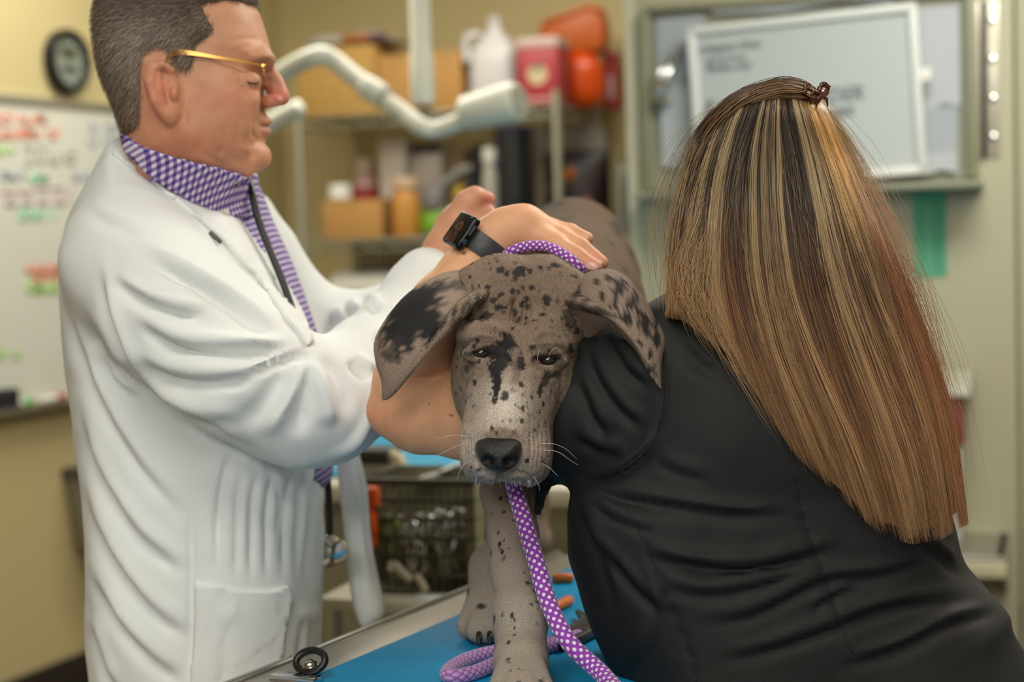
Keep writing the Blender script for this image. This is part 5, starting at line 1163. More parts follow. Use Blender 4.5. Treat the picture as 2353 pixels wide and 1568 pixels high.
ch(fa, [(1175, 545, 2.02, .018), (1190, 590, 2.035, .013), (1215, 630, 2.04, .010)], .008)
AV, AQ = fa.mesh(1)
cr = [([(1050, 838), (1000, 858), (950, 868)], 5, -.002), ([(1300, 562), (1330, 580)], 4, -.0012), ([(1296, 545), (1330, 562)], 4, -.0012), ([(1326, 588), (1334, 582)], 3, -.0008)]
AV = folds(AV, AQ, cr)
px = pix_of(AV); nz = vnoise(AV, 30, 6)
skin = np.tile(np.array(lin('#e3ab84')), (len(AV), 1)) * (.93 + .12 * nz)[:, None]
redk = np.array(lin('#d98f74')); fing = np.exp(-((px - np.array([1362, 600])) ** 2).sum(1) / 40 ** 2); skin = mixc(skin, redk, .6 * fing)
skin = mixc(skin, redk, .5 * np.exp(-((px - np.array([870, 965])) ** 2).sum(1) / 60 ** 2))
for x, y, r_ in ((1066, 582, 3.2), (1036, 955, 2.6), (985, 930, 2.2)): skin = mixc(skin, np.array(lin('#7a4a30')), .8 * (((px - np.array([x, y])) ** 2).sum(1) < r_ ** 2 * 2.2))
# hidden head, neck (under hair and clothes)
ft = Field(*bbox_px([(1500, 160, 1.78), (2050, 1000, 2.2)], .03), .006)
ft.ell(c3(1765, 420, 1.95), (.072, .094, .085), .01); ft.cone(c3(1775, 500, 1.95), c3(1760, 780, 1.96), .055, .06, .02)
ft.ell(c3(1730, 470, 2.02), (.05, .06, .05), .03); ft.cone(c3(1752, 455, 2.06), c3(1748, 490, 2.075), .008, .013, .008)
for sx in (-1, 1): ft.ell(c3(1765 + sx * 158, 430, 1.945), (.010, .032, .018), .008)
TV, TQ = ft.mesh(1)
no = len(AV)
np_mesh('body', W3(np.concatenate([AV, TV])), [AQ, TQ + no], m_skin, wo, col=np.concatenate([skin, np.tile(np.array(lin('#d9a07c')), (len(TV), 1))]))
abv = bvh_of(AV, AQ)
# fingernails
m_nail = mat('fingernail', '#e8b9ac', .25)
for poly in ([(1346, 612), (1352, 603), (1366, 604), (1376, 612), (1378, 618), (1364, 621), (1350, 619)], [(1374, 598), (1381, 598), (1386, 605), (1382, 610)], [(1344, 542), (1350, 541), (1354, 547), (1350, 551)]):
    sheet_on('fingernail', abv, poly, m_nail, wo, off=.0006, thick=.0008, step=4)
# ---- scrub top
m_scrub = mat('black_scrub', '#1b1c1d', .6, spec=.3, bump=.25, bscale=1400)
fs = Field(*bbox_px([(1210, 640, 1.66), (2480, 1800, 1.8), (1210, 640, 2.22), (2480, 1800, 2.22)], .01), .005)
tor = [(1440, 800), (1500, 742), (1560, 732), (1640, 716), (1760, 690), (1900, 715), (2040, 830), (2120, 980), (2190, 1190), (2212, 1285), (2262, 1345), (2310, 1400), (2318, 1440), (2360, 1500), (2440, 1640), (2470, 1800), (1500, 1800), (1450, 1660), (1412, 1568), (1368, 1470), (1330, 1370), (1306, 1285), (1300, 1195), (1314, 1112), (1380, 1060), (1430, 960)]
fs.inflate(tor, 1.955, .125, .125, .02, slope=(.03, .02), smooth=140)
ch(fs, [(1560, 880, 1.945, .085), (1430, 925, 1.97, .084), (1300, 952, 1.978, .0765), (1262, 956, 1.98, .070)], .02)
fs.cone(c3(1640, 800, 1.93), c3(1880, 820, 1.93), .06, .06, .05); fs.ell(c3(1760, 1010, 1.905), (.17, .17, .06), .05)
fs.cone(c3(1258, 1075, 1.965), c3(1236, 1170, 1.975), .016, .010, .01, flat=((0, 0, 1), 2.5))
SV, SQ = fs.mesh(2)
fl = []
def fold(pts, wd, a): fl.append((pts, wd, a))
def crease(pts, wd=12, a=.007):
    fold(pts, wd, -a); off = [(x + 4, y - wd * 1.9) for x, y in pts]; fold(off, wd * 1.25, a * .75)
crease([(1330, 1125), (1440, 1150), (1560, 1172), (1700, 1190), (1840, 1182)], 12, .006)
crease([(1470, 1275), (1560, 1300), (1680, 1312), (1800, 1296), (1960, 1250)], 13, .010)
crease([(1500, 1345), (1620, 1372), (1740, 1350), (1860, 1318)], 12, .006)
crease([(1580, 1440), (1720, 1420), (1880, 1345), (2040, 1322), (2180, 1265)], 12, .006)
crease([(1620, 1530), (1760, 1500), (1900, 1452), (2060, 1400), (2260, 1372)], 13, .007)
crease([(1900, 1540), (2060, 1500), (2180, 1440), (2300, 1408)], 12, .007)
crease([(1860, 1420), (1900, 1380), (1990, 1345)], 10, .006)
crease([(2060, 1240), (2150, 1275), (2225, 1330)], 12, .005)
crease([(1340, 1210), (1400, 1290), (1470, 1370), (1540, 1430)], 13, .006)
crease([(1350, 1150), (1420, 1200), (1520, 1230)], 10, .005)
crease([(1420, 1590), (1480, 1500), (1500, 1400), (1470, 1300)], 16, .006)
crease([(1330, 1130), (1350, 1220), (1390, 1330), (1420, 1450)], 14, .006)
for p in ([(1350, 790), (1380, 880), (1440, 960), (1490, 985)], [(1400, 770), (1440, 850), (1500, 900)], [(1330, 860), (1360, 950), (1400, 1020)], [(1460, 760), (1490, 800), (1520, 835)], [(1310, 1000), (1380, 1040), (1440, 1050)]): crease(p, 12, .006)
crease([(1318, 1110), (1400, 1100), (1470, 1060), (1515, 1000)], 10, .010)                        # armpit
crease([(1560, 780), (1600, 830), (1660, 880)], 12, .003); crease([(1500, 1060), (1560, 1090), (1640, 1110)], 12, .003)
seams = [[(1512, 790), (1522, 850), (1524, 920), (1505, 1000), (1470, 1050), (1420, 1085)], [(1826, 1090), (1842, 1180), (1870, 1260), (1900, 1340), (1925, 1420), (1960, 1500)], [(1440, 1170), (1500, 1290), (1545, 1400), (1590, 1520), (1600, 1568)]]
for s_ in seams: fold(s_, 6, -.0028)
for i, (x, y) in enumerate(spline(seams[1], 22)): fold([(x - 16, y - 3), (x + 16, y + 3)], 4, .0014 * (-1) ** i)
for i, (x, y) in enumerate(spline(seams[2], 22)): fold([(x - 16, y - 3), (x + 16, y + 3)], 4, .0014 * (-1) ** i)
SV = folds(SV, SQ, fl); SV = SV + normals(SV, SQ) * ((vnoise(SV, 14, 8) - .5) * .008 + (vnoise(SV, 40, 9) - .5) * .002)[:, None]
top_o = np_mesh('scrub_top', W3(SV), [SQ], m_scrub, wo)
sbv = bvh_of(SV, SQ)
m_st = mat('seam_thread', '#1a1b1d', .7)
for s_ in seams:
    q = [cast(sbv, x, y)[0] for x, y in spline(s_, 60)]; q = [W3(p - np.array([0, 0, .0006])) for p in q if p is not None]
    if len(q) > 3: MB().tube(q, .0009, 5).build('seam', m_st, wo, smooth=True)
# trousers and shoes (below the frame)
fw = Field([.0, -1.75, 1.5], [1.0, -.1, 2.35], .012)
def cw(x, y, z): return cam_of([x, y, z])
for sx, x0 in ((-1, .34), (1, .50)):
    fw.chain([cw(x0 - .02, 1.95, .8), cw(x0 + .02, 2.0, .55), cw(x0 + .03, 2.05, .10)], [.095, .08, .062], .04)
fw.cone(cw(.36, 1.93, .80), cw(.50, 1.93, .80), .10, .10, .04)
LV, LQ = fw.mesh(1); np_mesh('scrub_trousers', W3(LV), [LQ], m_scrub, wo)
for x0 in (.37, .53):
    fsn = Field(cam_of([x0, 2.05, .05]) - .25, cam_of([x0, 2.05, .05]) + .25, .008)
    fsn.cone(cam_of([x0, 2.10, .05]), cam_of([x0 - .02, 2.24, .04]), .05, .042, .02).cone(cam_of([x0, 2.06, .05]), cam_of([x0, 2.06, .10]), .045, .05, .02)
    v_, q_ = fsn.mesh(1); v_ = W3(v_); v_[:, 2] = np.maximum(v_[:, 2], .0); np_mesh('shoe', v_, [q_], m_black, wo)
# ---- hair
G = [
 [(1680, 222), (1640, 250), (1600, 305), (1568, 390), (1546, 500), (1535, 620), (1530, 700), (1526, 732)],
 [(1705, 208), (1668, 245), (1632, 310), (1600, 420), (1578, 540), (1566, 640), (1552, 700), (1560, 735)],
 [(1728, 196), (1698, 240), (1668, 320), (1642, 430), (1625, 560), (1622, 660), (1650, 750), (1690, 830)],
 [(1750, 189), (1728, 240), (1702, 330), (1685, 450), (1678, 590), (1700, 720), (1755, 880), (1820, 1040)],
 [(1772, 184), (1758, 240), (1744, 330), (1738, 460), (1745, 620), (1790, 800), (1860, 970), (1925, 1140)],
 [(1795, 182), (1789, 240), (1792, 340), (1802, 480), (1832, 650), (1892, 830), (1960, 1030), (2015, 1225)],
 [(1816, 184), (1825, 240), (1848, 340), (1880, 480), (1922, 650), (1985, 850), (2050, 1060), (2095, 1252)],
 [(1838, 190), (1860, 244), (1895, 340), (1940, 470), (1990, 640), (2055, 840), (2125, 1050), (2165, 1240)],
 [(1858, 199), (1888, 248), (1930, 340), (1978, 460), (2035, 620), (2105, 800), (2165, 1000), (2205, 1215)],
 [(1874, 208), (1908, 252), (1956, 340), (2008, 460), (2066, 610), (2132, 770), (2190, 950), (2214, 1110), (2226, 1206)],
]
G = np.array([spline(g, 40) for g in G])                                   # guides x 40 x 2
NG = len(G)
def hair_depth(u, v):
    e = np.abs(2 * u - 1); head = 1.835 + .10 * e ** 2.4 + .13 * np.clip(1 - v / .17, 0, 1) ** 2
    low = 1.805 + .055 * e ** 2.2
    t = np.clip((v - .28) / .25, 0, 1); t = t * t * (3 - 2 * t); return head * (1 - t) + low * t
def hair_px(u, v):
    a = np.clip(u, 0, 1) * (NG - 1); i = np.minimum(a.astype(int), NG - 2); f = (a - i)[:, None]; b = np.clip(v, 0, 1) * 39; j = np.minimum(b.astype(int), 38); g = (b - j)[:, None]
    p = lambda ii, jj: G[ii, jj]
    out = (p(i, j) * (1 - g) + p(i, j + 1) * g) * (1 - f) + (p(i + 1, j) * (1 - g) + p(i + 1, j + 1) * g) * f
    over = np.clip(v - 1, 0, None)[:, None]; return out + over * 39 * (p(i, np.full_like(j, 39)) - p(i, np.full_like(j, 38)))
hr = np.random.default_rng(21)
def strands(u, v0, v1, depth_off, rad, colf, K=26, wave=None, dpx=None, wave2=None):
    n = len(u); t = np.linspace(0, 1, K); P3 = np.zeros((n, K, 3)); CL = np.zeros((n, K, 3))
    for k in range(K):
        v = v0 + (v1 - v0) * t[k]; uu = u + (wave[0] * np.sin(wave[1] * v + wave[2]) * np.clip(v * 1.5, 0, 1) if wave is not None else 0)
        if wave2 is not None: uu = uu + wave2[0] * np.sin(wave2[1] * v + wave2[2]) * np.clip(v * 2, 0, 1)
        uu = uu + .022 * np.sin(8 * v + 10 * u) * np.clip(v - .15, 0, .6) + .03 * np.sin(11 * v - 3) * np.clip((u - .72) / .2, 0, 1) * np.clip(v - .3, 0, .4)
        p = hair_px(np.clip(uu, 0, 1), v)
        if dpx is not None: p = p + dpx[:, k] if dpx.ndim == 3 else p + dpx * t[k]
        d = hair_depth(np.clip(uu, 0, 1), v) + depth_off * np.clip(v * 6, .3, 1)
        P3[:, k] = np.stack([(p[:, 0] - CX) / F * d, -(p[:, 1] - CY) / F * d, d], -1); CL[:, k] = colf(uu, v)
    T = np.gradient(P3, axis=1); T /= np.linalg.norm(T, axis=2, keepdims=True) + 1e-9
    A = np.cross(T, np.array([0, 0, 1.0])); A /= np.linalg.norm(A, axis=2, keepdims=True) + 1e-9; B = np.cross(T, A)
    r = rad[:, None, None] * np.clip(np.minimum(t * 8 + .5, (1 - t) * 5 + .12), 0, 1)[None, :, None]
    ring = np.stack([P3 + r * (math.cos(a) * A + math.sin(a) * B) for a in (math.pi / 2 * 3, math.pi / 6 + 0, math.pi * 5 / 6)], 2)   # n,K,3,3
    V_ = ring.reshape(-1, 3); base_ = (np.arange(n)[:, None, None] * K + np.arange(K - 1)[None, :, None]) * 3; s = np.arange(3)[None, None, :]
    q = np.stack([base_ + s, base_ + (s + 1) % 3, base_ + 3 + (s + 1) % 3, base_ + 3 + s], -1).reshape(-1, 4)
    return V_, q, np.repeat(CL.reshape(-1, 3), 3, 0)
hexs = lambda h: np.array(lin(h))
cD, cM, cB, cG, cA, cL, cR = hexs('#2b2320'), hexs('#54423a'), hexs('#cdb287'), hexs('#e6ad5c'), hexs('#a06d48'), hexs('#cda070'), hexs('#8f5638')
def colour_fn(n, clump_tone, uu0, fine):
    def f(u, v):
        low = np.clip((v - .42) / .3, 0, 1)[:, None]; c = cD * (1 - .5 * fine[:, None]) + cM * .5 * fine[:, None]
        c = c * (1 - low) + (cA * (1 - fine[:, None]) + cM * fine[:, None]) * low
        hi = np.clip(clump_tone, 0, 1)[:, None]; blond = cB * (1 - low * .6) + cL * low * .6
        c = c * (1 - hi) + blond * hi
        gold = (np.exp(-((u - .82 - .03 * np.sin(6 * v)) / .085) ** 2) * np.clip((v - .04) / .06, 0, 1) * np.clip((.55 - v) / .2, 0, 1))[:, None] * np.where(fine > .3, 1.0, .35)[:, None]; c = c * (1 - gold) + cG * gold
        red = (np.clip((u - .84) / .08, 0, 1) * np.clip((v - .25) / .2, 0, 1))[:, None] * .75; c = c * (1 - red) + (cR * (1 - .5 * hi) + cL * .5 * hi) * red
        tip = np.clip((v - .72) / .25, 0, 1)[:, None] * .45; c = c * (1 - tip) + cL * .8 * tip
        return c
    return f
NC = 420; cu_ = hr.random(NC); cto = np.where(hr.random(NC) < .26, hr.uniform(.55, 1.0, NC), hr.uniform(0, .14, NC)) ; st_ = vnoise(np.stack([cu_ * 26, cu_ * 0, cu_ * 0], 1), 1, 5); cto = np.clip(np.where(st_ > .64, cto + .5, cto * .7), 0, 1); cto = np.where(cu_ > .86, cto * .5, cto); cph = hr.uniform(0, 6.28, NC); cam_ = hr.normal(0, .010, NC); clen = hr.normal(.958, .024, NC); cdep = hr.uniform(-.010, .010, NC)
N1 = 12500; cid = hr.integers(0, NC, N1); uo = hr.normal(0, .0065, N1); u = np.clip(cu_[cid] + uo, 0, 1); fine = hr.random(N1)
lenv = np.minimum(clen[cid] + hr.normal(0, .012, N1) - .06 * (hr.random(N1) < .12), 1.0)
tone = np.clip(cto[cid] + hr.normal(0, .08, N1), 0, 1)
V1, Q1, C1 = strands(u, np.zeros(N1), lenv, cdep[cid] + hr.uniform(-.002, .012, N1), hr.uniform(.00032, .00062, N1), colour_fn(N1, tone, u, fine), 24, (cam_[cid], 5.5, cph[cid]), None, (hr.normal(0, .0075, N1), hr.uniform(3, 12, N1), hr.uniform(0, 6.3, N1)))
# flyaways
N2 = 300; u2 = np.where(hr.random(N2) < .55, np.where(hr.random(N2) < .45, hr.uniform(0, .06, N2), hr.uniform(.93, 1, N2)), hr.random(N2)); out = np.where(u2 < .5, -1, 1)
dp = np.stack([out * np.abs(hr.normal(0, 32, N2)), hr.normal(0, 14, N2)], -1)
K2 = 22; tt2 = np.linspace(0, 1, K2); dpk = dp[:, None, :] * (np.sin(np.pi * tt2 * hr.uniform(.5, 1.1, (N2, 1))) ** 1.3)[:, :, None]
V2, Q2, C2 = strands(u2, hr.uniform(0, .3, N2), hr.uniform(.6, .98, N2), hr.uniform(-.012, .0, N2), np.full(N2, .00016), colour_fn(N2, hr.uniform(.1, .7, N2), u2, hr.random(N2)), K2, (hr.normal(0, .03, N2), 6.0, hr.uniform(0, 6, N2)), dpk)
# loose locks over the shoulder left of the mass
N3 = 160; u3 = hr.uniform(.16, .34, N3); dp3 = np.zeros((N3, 26, 2)); tk = np.linspace(0, 1, 26)
dp3[:, :, 0] = -hr.uniform(10, 70, (N3, 1)) * np.clip((tk - .45) / .3, 0, 1) * np.clip((1.1 - tk) / .4, 0, 1); dp3[:, :, 1] = hr.normal(0, 12, (N3, 1)) * tk
V3, Q3h, C3 = strands(u3, np.full(N3, .1), hr.uniform(.8, 1.05, N3), hr.uniform(-.006, .0, N3), hr.uniform(.0002, .0003, N3), colour_fn(N3, hr.uniform(.4, .95, N3), u3, hr.random(N3)), 26, (hr.normal(0, .02, N3), 7.0, hr.uniform(0, 6, N3)), dp3)
# hair of the crown, combed over the top towards the clip
N4 = 110; K4 = 18; a4 = hr.random(N4) ** 1.6; tk4 = np.linspace(0, 1, K4); c0 = spline([(1596, 318), (1618, 280), (1660, 236), (1715, 202), (1790, 181), (1840, 188), (1872, 206), (1884, 222)], K4); c1 = spline([(1650, 330), (1676, 296), (1716, 264), (1756, 244), (1800, 232), (1838, 228), (1864, 226), (1880, 230)], K4)
P4 = c0[None] * (1 - a4[:, None, None]) + c1[None] * a4[:, None, None] + hr.normal(0, 2.5, (N4, 1, 2)) + (hr.normal(0, 5, (N4, 1)) * np.sin(tk4 * 5 + hr.uniform(0, 6, (N4, 1))))[:, :, None] * np.array([.3, 1.0])
D4 = 1.905 - .062 * np.sin(np.pi * np.clip(a4 * .8 + .1, 0, 1))[:, None] * np.sin(np.pi * np.clip(tk4, .08, .95))[None] - .01 + hr.uniform(-.002, .006, (N4, 1))
st = hr.uniform(0, .25, N4); 
X4 = np.stack([(P4[..., 0] - CX) / F * D4, -(P4[..., 1] - CY) / F * D4, D4], -1)
T4 = np.gradient(X4, axis=1); T4 /= np.linalg.norm(T4, axis=2, keepdims=True) + 1e-9; A4 = np.cross(T4, np.array([0, 0, 1.0])); A4 /= np.linalg.norm(A4, axis=2, keepdims=True) + 1e-9; B4 = np.cross(T4, A4)
r4 = .00042 * np.clip(np.minimum(tk4 * 8 + .3, (1 - tk4) * 6 + .2), 0, 1)[None, :, None]
V4 = np.stack([X4 + r4 * (math.cos(a) * A4 + math.sin(a) * B4) for a in (math.pi * 1.5, math.pi / 6, math.pi * 5 / 6)], 2).reshape(-1, 3)
b4 = (np.arange(N4)[:, None, None] * K4 + np.arange(K4 - 1)[None, :, None]) * 3; s4 = np.arange(3)[None, None, :]
Q4h = np.stack([b4 + s4, b4 + (s4 + 1) % 3, b4 + 3 + (s4 + 1) % 3, b4 + 3 + s4], -1).reshape(-1, 4)
hl4 = np.where(vnoise(np.stack([a4 * 9, a4 * 0, a4 * 0], 1), 1, 3) > .56, .75, .1) * hr.uniform(.6, 1, N4)
C4 = np.repeat((cM * (1 - hl4[:, None]) + hexs('#a07c4c') * hl4[:, None]), K4 * 3, 0)
m_hair = vc_mat('long_hair', .38, .45)
HVh = np.concatenate([V1, V2, V3, V4]); HQh = np.concatenate([Q1, Q2 + len(V1), Q3h + len(V1) + len(V2), Q4h + len(V1) + len(V2) + len(V3)])
ho = np_mesh('hair', W3(HVh), [HQh], m_hair, wo, col=np.concatenate([C1, C2, C3, C4])); ho['kind'] = 'stuff'
# inner mass of hair that the strands lie on
gu, gv = np.meshgrid(np.linspace(.012, .985, 60), np.linspace(0, .975, 70), indexing='ij'); pu = hair_px(gu.ravel(), gv.ravel()); dm = hair_depth(gu.ravel(), gv.ravel()) + .012
VF = np.stack([(pu[:, 0] - CX) / F * dm, -(pu[:, 1] - CY) / F * dm, dm], -1); db_ = dm + .004 + (.026 + .05 * np.sin(np.pi * gu.ravel()) * np.clip(1 - gv.ravel() * 1.2, 0, 1)) * np.clip((gv.ravel() - .06) / .2, 0, 1)
VB = np.stack([(pu[:, 0] - CX) / F * db_, -(pu[:, 1] - CY) / F * db_, db_], -1); n_, m__ = 60, 70; k_ = n_ * m__; Fm = []
for i in range(n_ - 1):
    for j in range(m__ - 1): a = i * m__ + j; f = (a, a + m__, a + m__ + 1, a + 1); Fm.append(f); Fm.append(tuple(x + k_ for x in f[::-1]))
for i in range(n_ - 1):
    for j in (0, m__ - 1): a = i * m__ + j; Fm.append((a, a + m__, a + m__ + k_, a + k_) if j else (a, a + k_, a + m__ + k_, a + m__))
for j in range(m__ - 1):
    for i in (0, n_ - 1): a = i * m__ + j; Fm.append((a, a + 1, a + 1 + k_, a + k_))
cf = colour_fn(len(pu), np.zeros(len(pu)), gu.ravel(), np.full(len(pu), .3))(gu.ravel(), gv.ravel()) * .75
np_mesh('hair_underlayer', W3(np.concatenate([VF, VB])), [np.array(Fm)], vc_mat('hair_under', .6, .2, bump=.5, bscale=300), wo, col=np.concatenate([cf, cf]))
# hair over the top and sides of the head, in front of the crown
fcap = Field(*bbox_px([(1560, 150, 1.83), (1990, 760, 2.1)], .02), .005)
fcap.ell(c3(1768, 405, 1.955), (.083, .104, .092), .01); fcap.cone(c3(1690, 450, 1.985), c3(1640, 700, 2.0), .045, .03, .03); fcap.cone(c3(1850, 450, 1.985), c3(1930, 720, 2.0), .045, .035, .03)
fcap.ell(c3(1762, 470, 2.085), (.06, .09, .06), .02, 'sub')
KVc, KQc = fcap.mesh(2); kcol = np.tile(cM * .8, (len(KVc), 1)) * (.7 + .6 * vnoise(KVc, 60, 22))[:, None]
def flow_cap(p): d_ = p - c3(1790, 200, 1.97); return np.stack([d_[:, 0] * 2, -np.abs(d_[:, 1]) - .03, -np.clip(d_[:, 2], 0, .1)], 1) / .1
np_mesh('hair_front', W3(KVc), [KQc], vc_mat('hair_front', .6, .2, bump=.6, bscale=400), wo, col=kcol)
# ---- claw clip in the hair
m_tort = mat('tortoiseshell', '#2a140a', .12, col2='#6e3a12', scale=120, coat=.6)
hc = thing('hair_claw_clip', 'small tortoiseshell claw clip fastened in the long streaked hair', 'hair clip', P(1876, 216, 1.86))
def hcp(x, y, d=0.0): return P(x, y, 1.862 + d)
def bar(pts, r, name, d=0.0, closed=False): MB().tube(spline([hcp(x, y, d + (q[0] if q else 0)) for x, y, *q in pts], 16, closed), r, 8, closed=closed).build(name, m_tort, hc, smooth=True)
MB().prism([hcp(1844, 214), hcp(1854, 200), hcp(1884, 214), hcp(1890, 226), hcp(1880, 240), hcp(1862, 232)], -_f * .006).build('jaw', m_tort, hc, bevel=.001)
for pts in ([(1846, 216), (1856, 200)], [(1860, 224), (1870, 208)], [(1876, 234), (1886, 217)], [(1848, 214), (1880, 232)], [(1856, 201), (1888, 218)]): MB().tube([hcp(*pts[0], -.008), hcp(*pts[1], -.008)], .0018, 8).build('jaw_rib', m_tort, hc, smooth=True)
MB().prism([hcp(1880, 212, .008), hcp(1884, 196, .008), hcp(1896, 191, .008), hcp(1907, 198, .008), hcp(1904, 214, .008), hcp(1896, 232, .008), hcp(1886, 228, .008)], -_f * .006).build('jaw', mat('amber_shell', '#7a4212', .12, col2='#3a1c0c', scale=90, coat=.6), hc, bevel=.0015)
bar([(1850, 206), (1851, 196), (1857, 191)], .0018, 'thumb_grip', -.008); bar([(1882, 210), (1886, 197), (1897, 193), (1906, 202)], .0026, 'thumb_grip', .002)
for x0, y0, x1, y1 in ((1852, 228, 1850, 238), (1864, 234, 1863, 244), (1876, 240, 1876, 248), (1898, 228, 1902, 244)): MB().tube([hcp(x0, y0 - 6, -.005), hcp(x1, y1, .004)], [.002, .0009], 8).build('tooth', m_tort, hc, smooth=True)
# ---- watch on the wrist
e1 = np.array([.56, .80, .05]); e1 /= np.linalg.norm(e1); nn_ = np.array([-.62, .50, -.55]); nn_ -= e1 * (nn_ @ e1); nn_ /= np.linalg.norm(nn_); e2 = np.cross(e1, nn_)
wc = c3(1112, 572, 2.015) - e1 * .0; ww = W3(wc); E1, E2, NN = RM @ e1, RM @ e2, RM @ nn_
wt_ = thing('smart_watch', 'black smart watch with dark square screen on the wrist resting on the dog', 'watch', ww)
ra_, rb_ = .0312, .0312
mb = MB(); S = 48; Vv = []
for k in range(S):
    a = 2 * math.pi * k / S; dvec = math.cos(a) * NN + math.sin(a) * E2
    half = .0125 - .002 * (1 - math.cos(a)) / 2
    for r_, s_ in ((ra_, -half), (ra_ + .0026, -half), (ra_ + .0026, half), (ra_, half)): Vv.append(ww + dvec * r_ + E1 * s_)
mb.add(Vv, [(k * 4 + j, k * 4 + (j + 1) % 4, ((k + 1) % S) * 4 + (j + 1) % 4, ((k + 1) % S) * 4 + j) for k in range(S) for j in range(4)])
mb.build('strap', mat('fluoro_rubber', '#3a3b3d', .45), wt_, bevel=.0006, angle=.6)
cc_ = ww + NN * (ra_ + .0075)
MB().box(cc_, (.043, .038, .0105), (E1, E2, NN)).build('case', mat('watch_case', '#15171a', .18, .4), wt_, bevel=.0045, seg=4)
MB().box(cc_ + NN * .0052, (.037, .0325, .0012), (E1, E2, NN)).build('screen', mat('watch_screen', '#07090b', .05, coat=.8), wt_, bevel=.0006)
sd = 1 if pix_of(cam_of(cc_ + E2 * .02))[0] > pix_of(cam_of(cc_))[0] else -1
MB().lathe(cc_ + E2 * sd * .0188 - E1 * .0095, [(.0034, 0), (.0036, .0004), (.0036, .0018), (.003, .0022)], 20, (E1, NN, E2 * sd)).build('crown', mat('crown_blue', '#5c7894', .15, .9), wt_, smooth=False)
MB().box(cc_ + E2 * sd * .0191 + E1 * .006, (.013, .0012, .0032), (E1, E2, NN)).build('side_button', mat('button_steel', '#8d9297', .2, .9), wt_, bevel=.0005)
# ================================================================== person in the white coat
mn = thing('person', 'person with short grey hair and gold glasses in a white coat leaning towards the dog', 'person', (-.42, 2.28, 0))
m_skin2 = vc_mat('skin_ruddy', .5, .35, sss=.1, bump=.3, bscale=380, mult=(70, .92, 1.05))
MD = 2.17
fm = Field(*bbox_px([(190, -110, 2.02), (690, 480, 2.36)], .02), .0022)
prof = [(588, 18), (606, 60), (619, 102), (626, 132), (620, 156), (606, 176), (604, 210), (604, 244), (611, 262), (617, 280), (613, 291), (614, 304), (609, 322), (603, 333), (611, 350), (604, 374), (584, 390), (560, 398), (545, 412), (520, 440), (360, 420), (305, 370), (286, 315), (270, 244), (248, 185), (234, 115), (230, 40), (262, -30), (350, -60), (450, -64), (535, -42)]
fm.inflate(prof, MD, .073, .068, .01, smooth=150)
fm.cone(c3(420, 370, MD), c3(440, 460, MD + .02), .057, .045, .03)                                   # neck
fm.ell(c3(530, 225, 2.118), (.036, .030, .022), .02); fm.ell(c3(470, 300, 2.118), (.05, .03, .02), .03)   # cheek, jaw
fm.cone(c3(440, 318, 2.105), c3(560, 385, 2.14), .012, .014, .02)
fm.ell(c3(604, 135, 2.14), (.016, .010, .026), .012)                                                # brow
fm.ell(c3(584, 184, 2.098), (.020, .012, .014), .012, 'sub'); fm.ell(c3(578, 186, 2.118), (.0125, .0115, .0125), .006)   # socket, lid
fm.chain([c3(612, 152, MD), c3(630, 190, MD - .002), c3(642, 218, MD - .003)], [.0075, .0105, .0125], .008)  # nose
fm.ell(c3(624, 233, MD - .017), (.0135, .0085, .009), .006); fm.ell(c3(624, 233, MD + .015), (.0135, .0085, .009), .006)
fm.ell(c3(641, 228, MD - .002), (.012, .008, .012), .006); fm.ell(c3(628, 241, MD - .009), (.005, .0025, .0035), .003, 'sub')
fm.cone(c3(604, 281, MD - .016), c3(617, 279, MD), .0045, .005, .006); fm.cone(c3(604, 301, MD - .014), c3(614, 303, MD), .0045, .0055, .006)
fm.cone(c3(596, 291, MD - .032), c3(619, 291, MD), .0016, .0018, .003, 'sub')
fm.ell(c3(596, 362, MD - .008), (.014, .014, .022), .014)
# ear
fm.inflate([(334, 160), (348, 141), (376, 138), (398, 152), (410, 180), (417, 205), (419, 240), (412, 270), (398, 285), (380, 281), (360, 258), (342, 222), (331, 188)], 2.092, .011, .010, .006, slope=(.25, .0), smooth=60)
fm.ell(c3(384, 205, 2.078), (.0135, .024, .008), .005, 'sub'); fm.ell(c3(372, 170, 2.080), (.012, .012, .006), .004, 'sub')
fm.chain([c3(352, 158, 2.082), c3(345, 190, 2.079), c3(357, 232, 2.080), c3(378, 262, 2.084)], [.0045, .005, .005, .005], .004)
fm.chain([c3(352, 158, 2.082), c3(374, 148, 2.082), c3(396, 162, 2.086)], [.0045, .0045, .004], .004)
fm.chain([c3(364, 172, 2.083), c3(366, 205, 2.082), c3(378, 235, 2.084)], [.0035, .0035, .003], .004); fm.ell(c3(400, 215, 2.084), (.005, .009, .006), .005); fm.ell(c3(392, 266, 2.088), (.009, .011, .007), .006)
MV, MQ = fm.mesh(1)
wr = [([(602, 248), (590, 275), (582, 305), (585, 325)], 5, -.0028), ([(560, 262), (548, 295), (540, 330)], 8, -.0007), ([(572, 320), (585, 345), (580, 372)], 6, -.0018), ([(548, 168), (530, 178), (520, 190)], 4, -.0016), ([(552, 178), (534, 192), (526, 206)], 4, -.0012), ([(556, 192), (570, 204), (590, 206)], 4, -.0022), ([(550, 212), (572, 222), (596, 215)], 6, -.0014), ([(528, 95), (565, 88), (604, 92)], 5, -.0008), ([(535, 118), (570, 108), (612, 112)], 5, -.0008),
      ([(440, 330), (480, 362), (530, 388)], 8, -.0012), ([(470, 345), (500, 368), (540, 392)], 6, -.0012), ([(520, 340), (535, 362), (560, 378)], 6, -.001), ([(430, 220), (425, 260), (432, 300)], 6, -.001), ([(512, 335), (500, 360)], 8, -.0012)]
MV = folds(MV, MQ, wr); MV = MV + normals(MV, MQ) * ((vnoise(MV, 60, 12) - .5) * .0014)[:, None]
px = pix_of(MV); nz = vnoise(MV, 40, 13)
